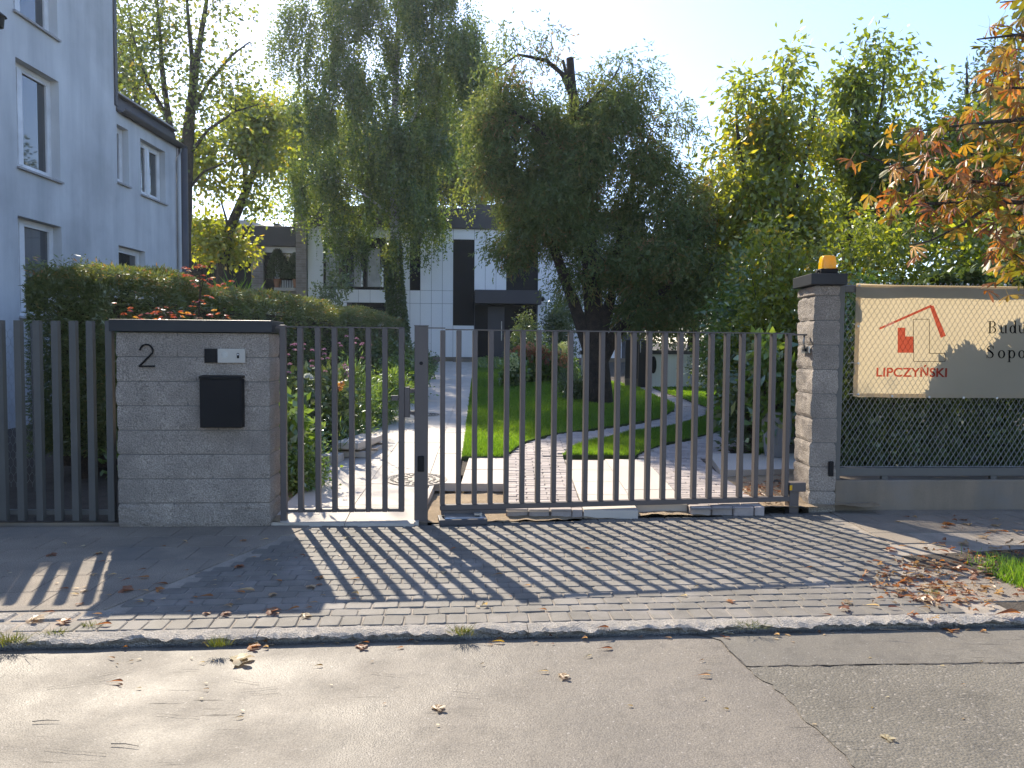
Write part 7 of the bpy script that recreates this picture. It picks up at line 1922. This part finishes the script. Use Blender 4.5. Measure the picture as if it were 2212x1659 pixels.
# single fallen leaves, each a thing
def fl(px, py, kind, col, s, rz, label, group):
    q = G(px, py, ROAD_Z) - K0; v_ = q.dot(KN)
    z = ROAD_Z + .006 if v_ < -0.075 else 0.004
    o = share('fallen_leaf', FM[kind, col], None, G(px, py, z) + Vector((0, 0, .001)), rot=(rl_.gauss(0, .06), rl_.gauss(0, .06), rz), sc=(s, s, s)); tag(o, label, 'leaf', group)
NAMED = [(508, 1429, 'lobed', 'pale', 1.7, .5, 'largest crumpled pale leaf on the asphalt below the kerb weed tuft'), (236, 1474, 'curl', 'orange', .8, .1, 'orange brown curled leaf by the scratch marks on the left asphalt'),
         (942, 1532, 'lobed', 'tan', 0.8, .7, 'tan crumpled leaf lying alone nearest the camera on the asphalt'), (1212, 1462, 'lobed', 'tan', 0.8, .2, 'tan crumpled leaf on the asphalt right of the middle'), (1507, 1460, 'curl', 'tan', .8, 0, 'flat tan leaf on the asphalt before the patch joint'),
         (1163, 1451, 'curl', 'pale', .65, 0, 'narrow yellow green willow shaped leaf on the asphalt'), (1913, 1596, 'lobed', 'pale', .7, .3, 'pale leaf on the coarse asphalt patch'), (775, 1399, 'lobed', 'brown', .9, .6, 'reddish brown leaf standing in the gutter below the shadow edge'),
         (540, 1398, 'lobed', 'orange', 1.0, .2, 'orange leaf clump in the gutter beside the kerb weed'), (1062, 1387, 'curl', 'yellow', .9, 0, 'bright yellow leaf in the gutter'), (758, 1285, 'crumple', 'tan', 1.1, .4, 'curled tan leaf on the pavers at the end of the gate shadows'),
         (1040, 1312, 'crumple', 'pale', 1.1, .9, 'pale crumpled leaf on the pavers below the gate post shadow'), (1575, 1300, 'lobed', 'orange', .7, .4, 'orange leaf at the tip of the gate bar shadows'), (1468, 1289, 'curl', 'pale', .7, .4, 'pale yellow leaf left of the orange leaf on the pavers'),
         (1871, 1308, 'curl', 'pale', .95, -.5, 'pale yellow oval leaf on the right pavers below the shadows'), (1255, 1186, 'curl', 'orange', .9, 0, 'orange leaf between the gate bar shadows in the middle of the drive'), (297, 1248, 'oval', 'orange', 1.6, 0, 'small orange leaf at the tip of the lit strip'),
         (2045, 1362, 'lobed', 'orange', .9, .2, 'upright orange leaf on the pavement edge at the right'), (265, 1275, 'lobed', 'brown', 1.2, .1, 'broad brown leaf in the shade beside the last lit strip'), (512, 1276, 'curl', 'tan', 1.4, .1, 'large tan leaf in the pillar shade'), (580, 1322, 'lobed', 'brown', 1.3, .3, 'dark maple shaped leaf in the pillar shade'),
         (655, 1331, 'lobed', 'pale', .9, .3, 'greenish leaf by the corner of the pillar shade'), (430, 1290, 'curl', 'orange', 1.1, .1, 'orange brown leaf in the middle of the pillar shade'), (335, 1262, 'curl', 'brown', 1.0, .4, 'brown leaf near the slab and paver boundary'),
         (745, 1162, 'lobed', 'pale', .8, .4, 'cream leaf between the first gate bar shadows'), (757, 1252, 'curl', 'tan', .8, .3, 'thin tan leaf between the second and third bar shadows'), (1066, 1243, 'curl', 'tan', .9, .5, 'tan leaf beside the wide post shadow'),
         (955, 1237, 'lobed', 'pale', .7, .4, 'whitish leaf left of the wide post shadow'), (1296, 1402, 'curl', 'brown', .9, .2, 'brown leaf in the gutter at the middle'), (1290, 1357, 'curl', 'orange', .9, .3, 'orange leaf on the kerb top'),
         (70, 1338, 'lobed', 'tan', 1.2, 0, 'tan leaf heap on the aggregate slab before the setts'), (130, 1345, 'lobed', 'orange', 1.1, .8, 'orange tan leaf above the granite setts'), (205, 1352, 'curl', 'orange', 1.1, .2, 'long orange leaf at the setts corner'), (2150, 1330, 'curl', 'orange', 1.9, 0, 'long orange leaf at the far right pavement edge'),
         (2085, 1133, 'lobed', 'tan', 1.0, .2, 'tan leaf on the lit slab under the base wall'), (2150, 1148, 'curl', 'brown', 1.3, -.3, 'long brown leaf on the lit slab under the base wall'), (2080, 1176, 'lobed', 'tan', 1.0, .9, 'tan leaf at the edge of the lit slab'), (2200, 1176, 'curl', 'orange', 1.2, .2, 'orange leaf at the picture edge on the lit slab'),
         (1488, 1111, 'lobed', 'brown', .6, .2, 'small red brown leaf on the sand under the gate'), (1425, 1112, 'lobed', 'brown', .5, .6, 'tiny red brown leaf on the sand under the gate')]
for px, py, k, c, s, rz, lab in NAMED: fl(px, py, k, c, s, rz, lab, 'fallen leaves')
for _ in range(46):
    py = 1385 + abs(rl_.gauss(4, 7)); px = rl_.uniform(250, 2150); py -= (px - 250) * .018; py += 8
    fl(px, py, rl_.choice(('curl', 'oval', 'oval', 'crumple')), rl_.choice(('brown', 'tan', 'tan', 'orange', 'pale')), rl_.uniform(.45, .8), rl_.uniform(-.7, .7), 'small dry leaf caught in the gutter along the granite kerb', 'small leaves in the gutter')
for _ in range(34):
    fl(rl_.uniform(40, 2150), 1420 + 150 * rl_.random() ** 2, rl_.choice(('oval', 'oval', 'curl')), rl_.choice(('pale', 'tan', 'pale', 'yellow')), rl_.uniform(.3, .6), rl_.uniform(-.8, .8), 'tiny pale leaf scattered on the open asphalt', 'tiny leaves on the road')
for _ in range(40):
    px = rl_.uniform(250, 1850); fl(px, rl_.uniform(1160, 1335), rl_.choice(('oval', 'curl', 'oval')), rl_.choice(('tan', 'pale', 'brown', 'orange')), rl_.uniform(.35, .75), rl_.uniform(-.8, .8), 'tiny dry leaf scattered on the tumbled pavers', 'tiny leaves on the pavers')
for _ in range(22):
    fl(rl_.uniform(10, 300), rl_.uniform(1170, 1330), rl_.choice(('curl', 'oval', 'lobed')), rl_.choice(('tan', 'pale', 'brown')), rl_.uniform(.5, .9), rl_.uniform(-.8, .8), 'dry leaf lying on the washed aggregate slabs before the slat fence', 'leaves before the slat fence')
for _ in range(38):
    fl(rl_.uniform(260, 690), rl_.uniform(1165, 1335), rl_.choice(('curl', 'oval', 'lobed', 'curl')), rl_.choice(('tan', 'pale', 'brown', 'tan', 'orange')), rl_.uniform(.5, 1.0), rl_.uniform(-.8, .8), 'dry leaf lying in the shade thrown by the block pillar', 'leaves in the pillar shade')
for _ in range(26):
    fl(rl_.uniform(1900, 2200), rl_.uniform(1112, 1215), rl_.choice(('curl', 'lobed', 'crumple')), rl_.choice(('tan', 'brown', 'orange')), rl_.uniform(.7, 1.2), rl_.uniform(-.8, .8), 'curled dry leaf on the slabs under the mesh fence', 'leaves under the mesh fence')
for px, py, a, ln, lab in ((240, 1608, -.12, .12, 'thin pale twig on the asphalt at the lower left'), (70, 1560, .1, .11, 'dark thin twig near the left edge of the road'), (1640, 1140, .1, .12, 'short twig on the pavers by the hinge stub'), (1900, 1360, -.2, .14, 'dry twig on the kerb end')):
    z = ROAD_Z + .006 if py > 1400 else 0.0
    o = empty('twig', G(px, py, z), a, lab, 'twig'); mb = MB(); mb.tube([(0, 0, .003), (ln * .5, .004, .005), (ln, -.003, .003)], [.0022, .0018, .001], 5); mb.build('stick', M['twig'], o)


# ---- an added box of veiling air standing in for lens glare and lifting dark tones
hz = bpy.data.materials.new('veiling air'); hz.use_nodes = True
hn_ = hz.node_tree; hn_.nodes.clear()
pv = hn_.nodes.new('ShaderNodeVolumePrincipled'); pv.inputs['Color'].default_value = (0.80, 0.90, 1.0, 1); pv.inputs['Density'].default_value = VEIL_DENSITY; pv.inputs['Anisotropy'].default_value = 0.6
ho = hn_.nodes.new('ShaderNodeOutputMaterial'); hn_.links.new(pv.outputs[0], ho.inputs['Volume'])
mb = MB(); mb.box(-330, 330, -90, 430, -1.3, 26.0)
tag(mb.build('lens_veil', hz), kind='stuff')
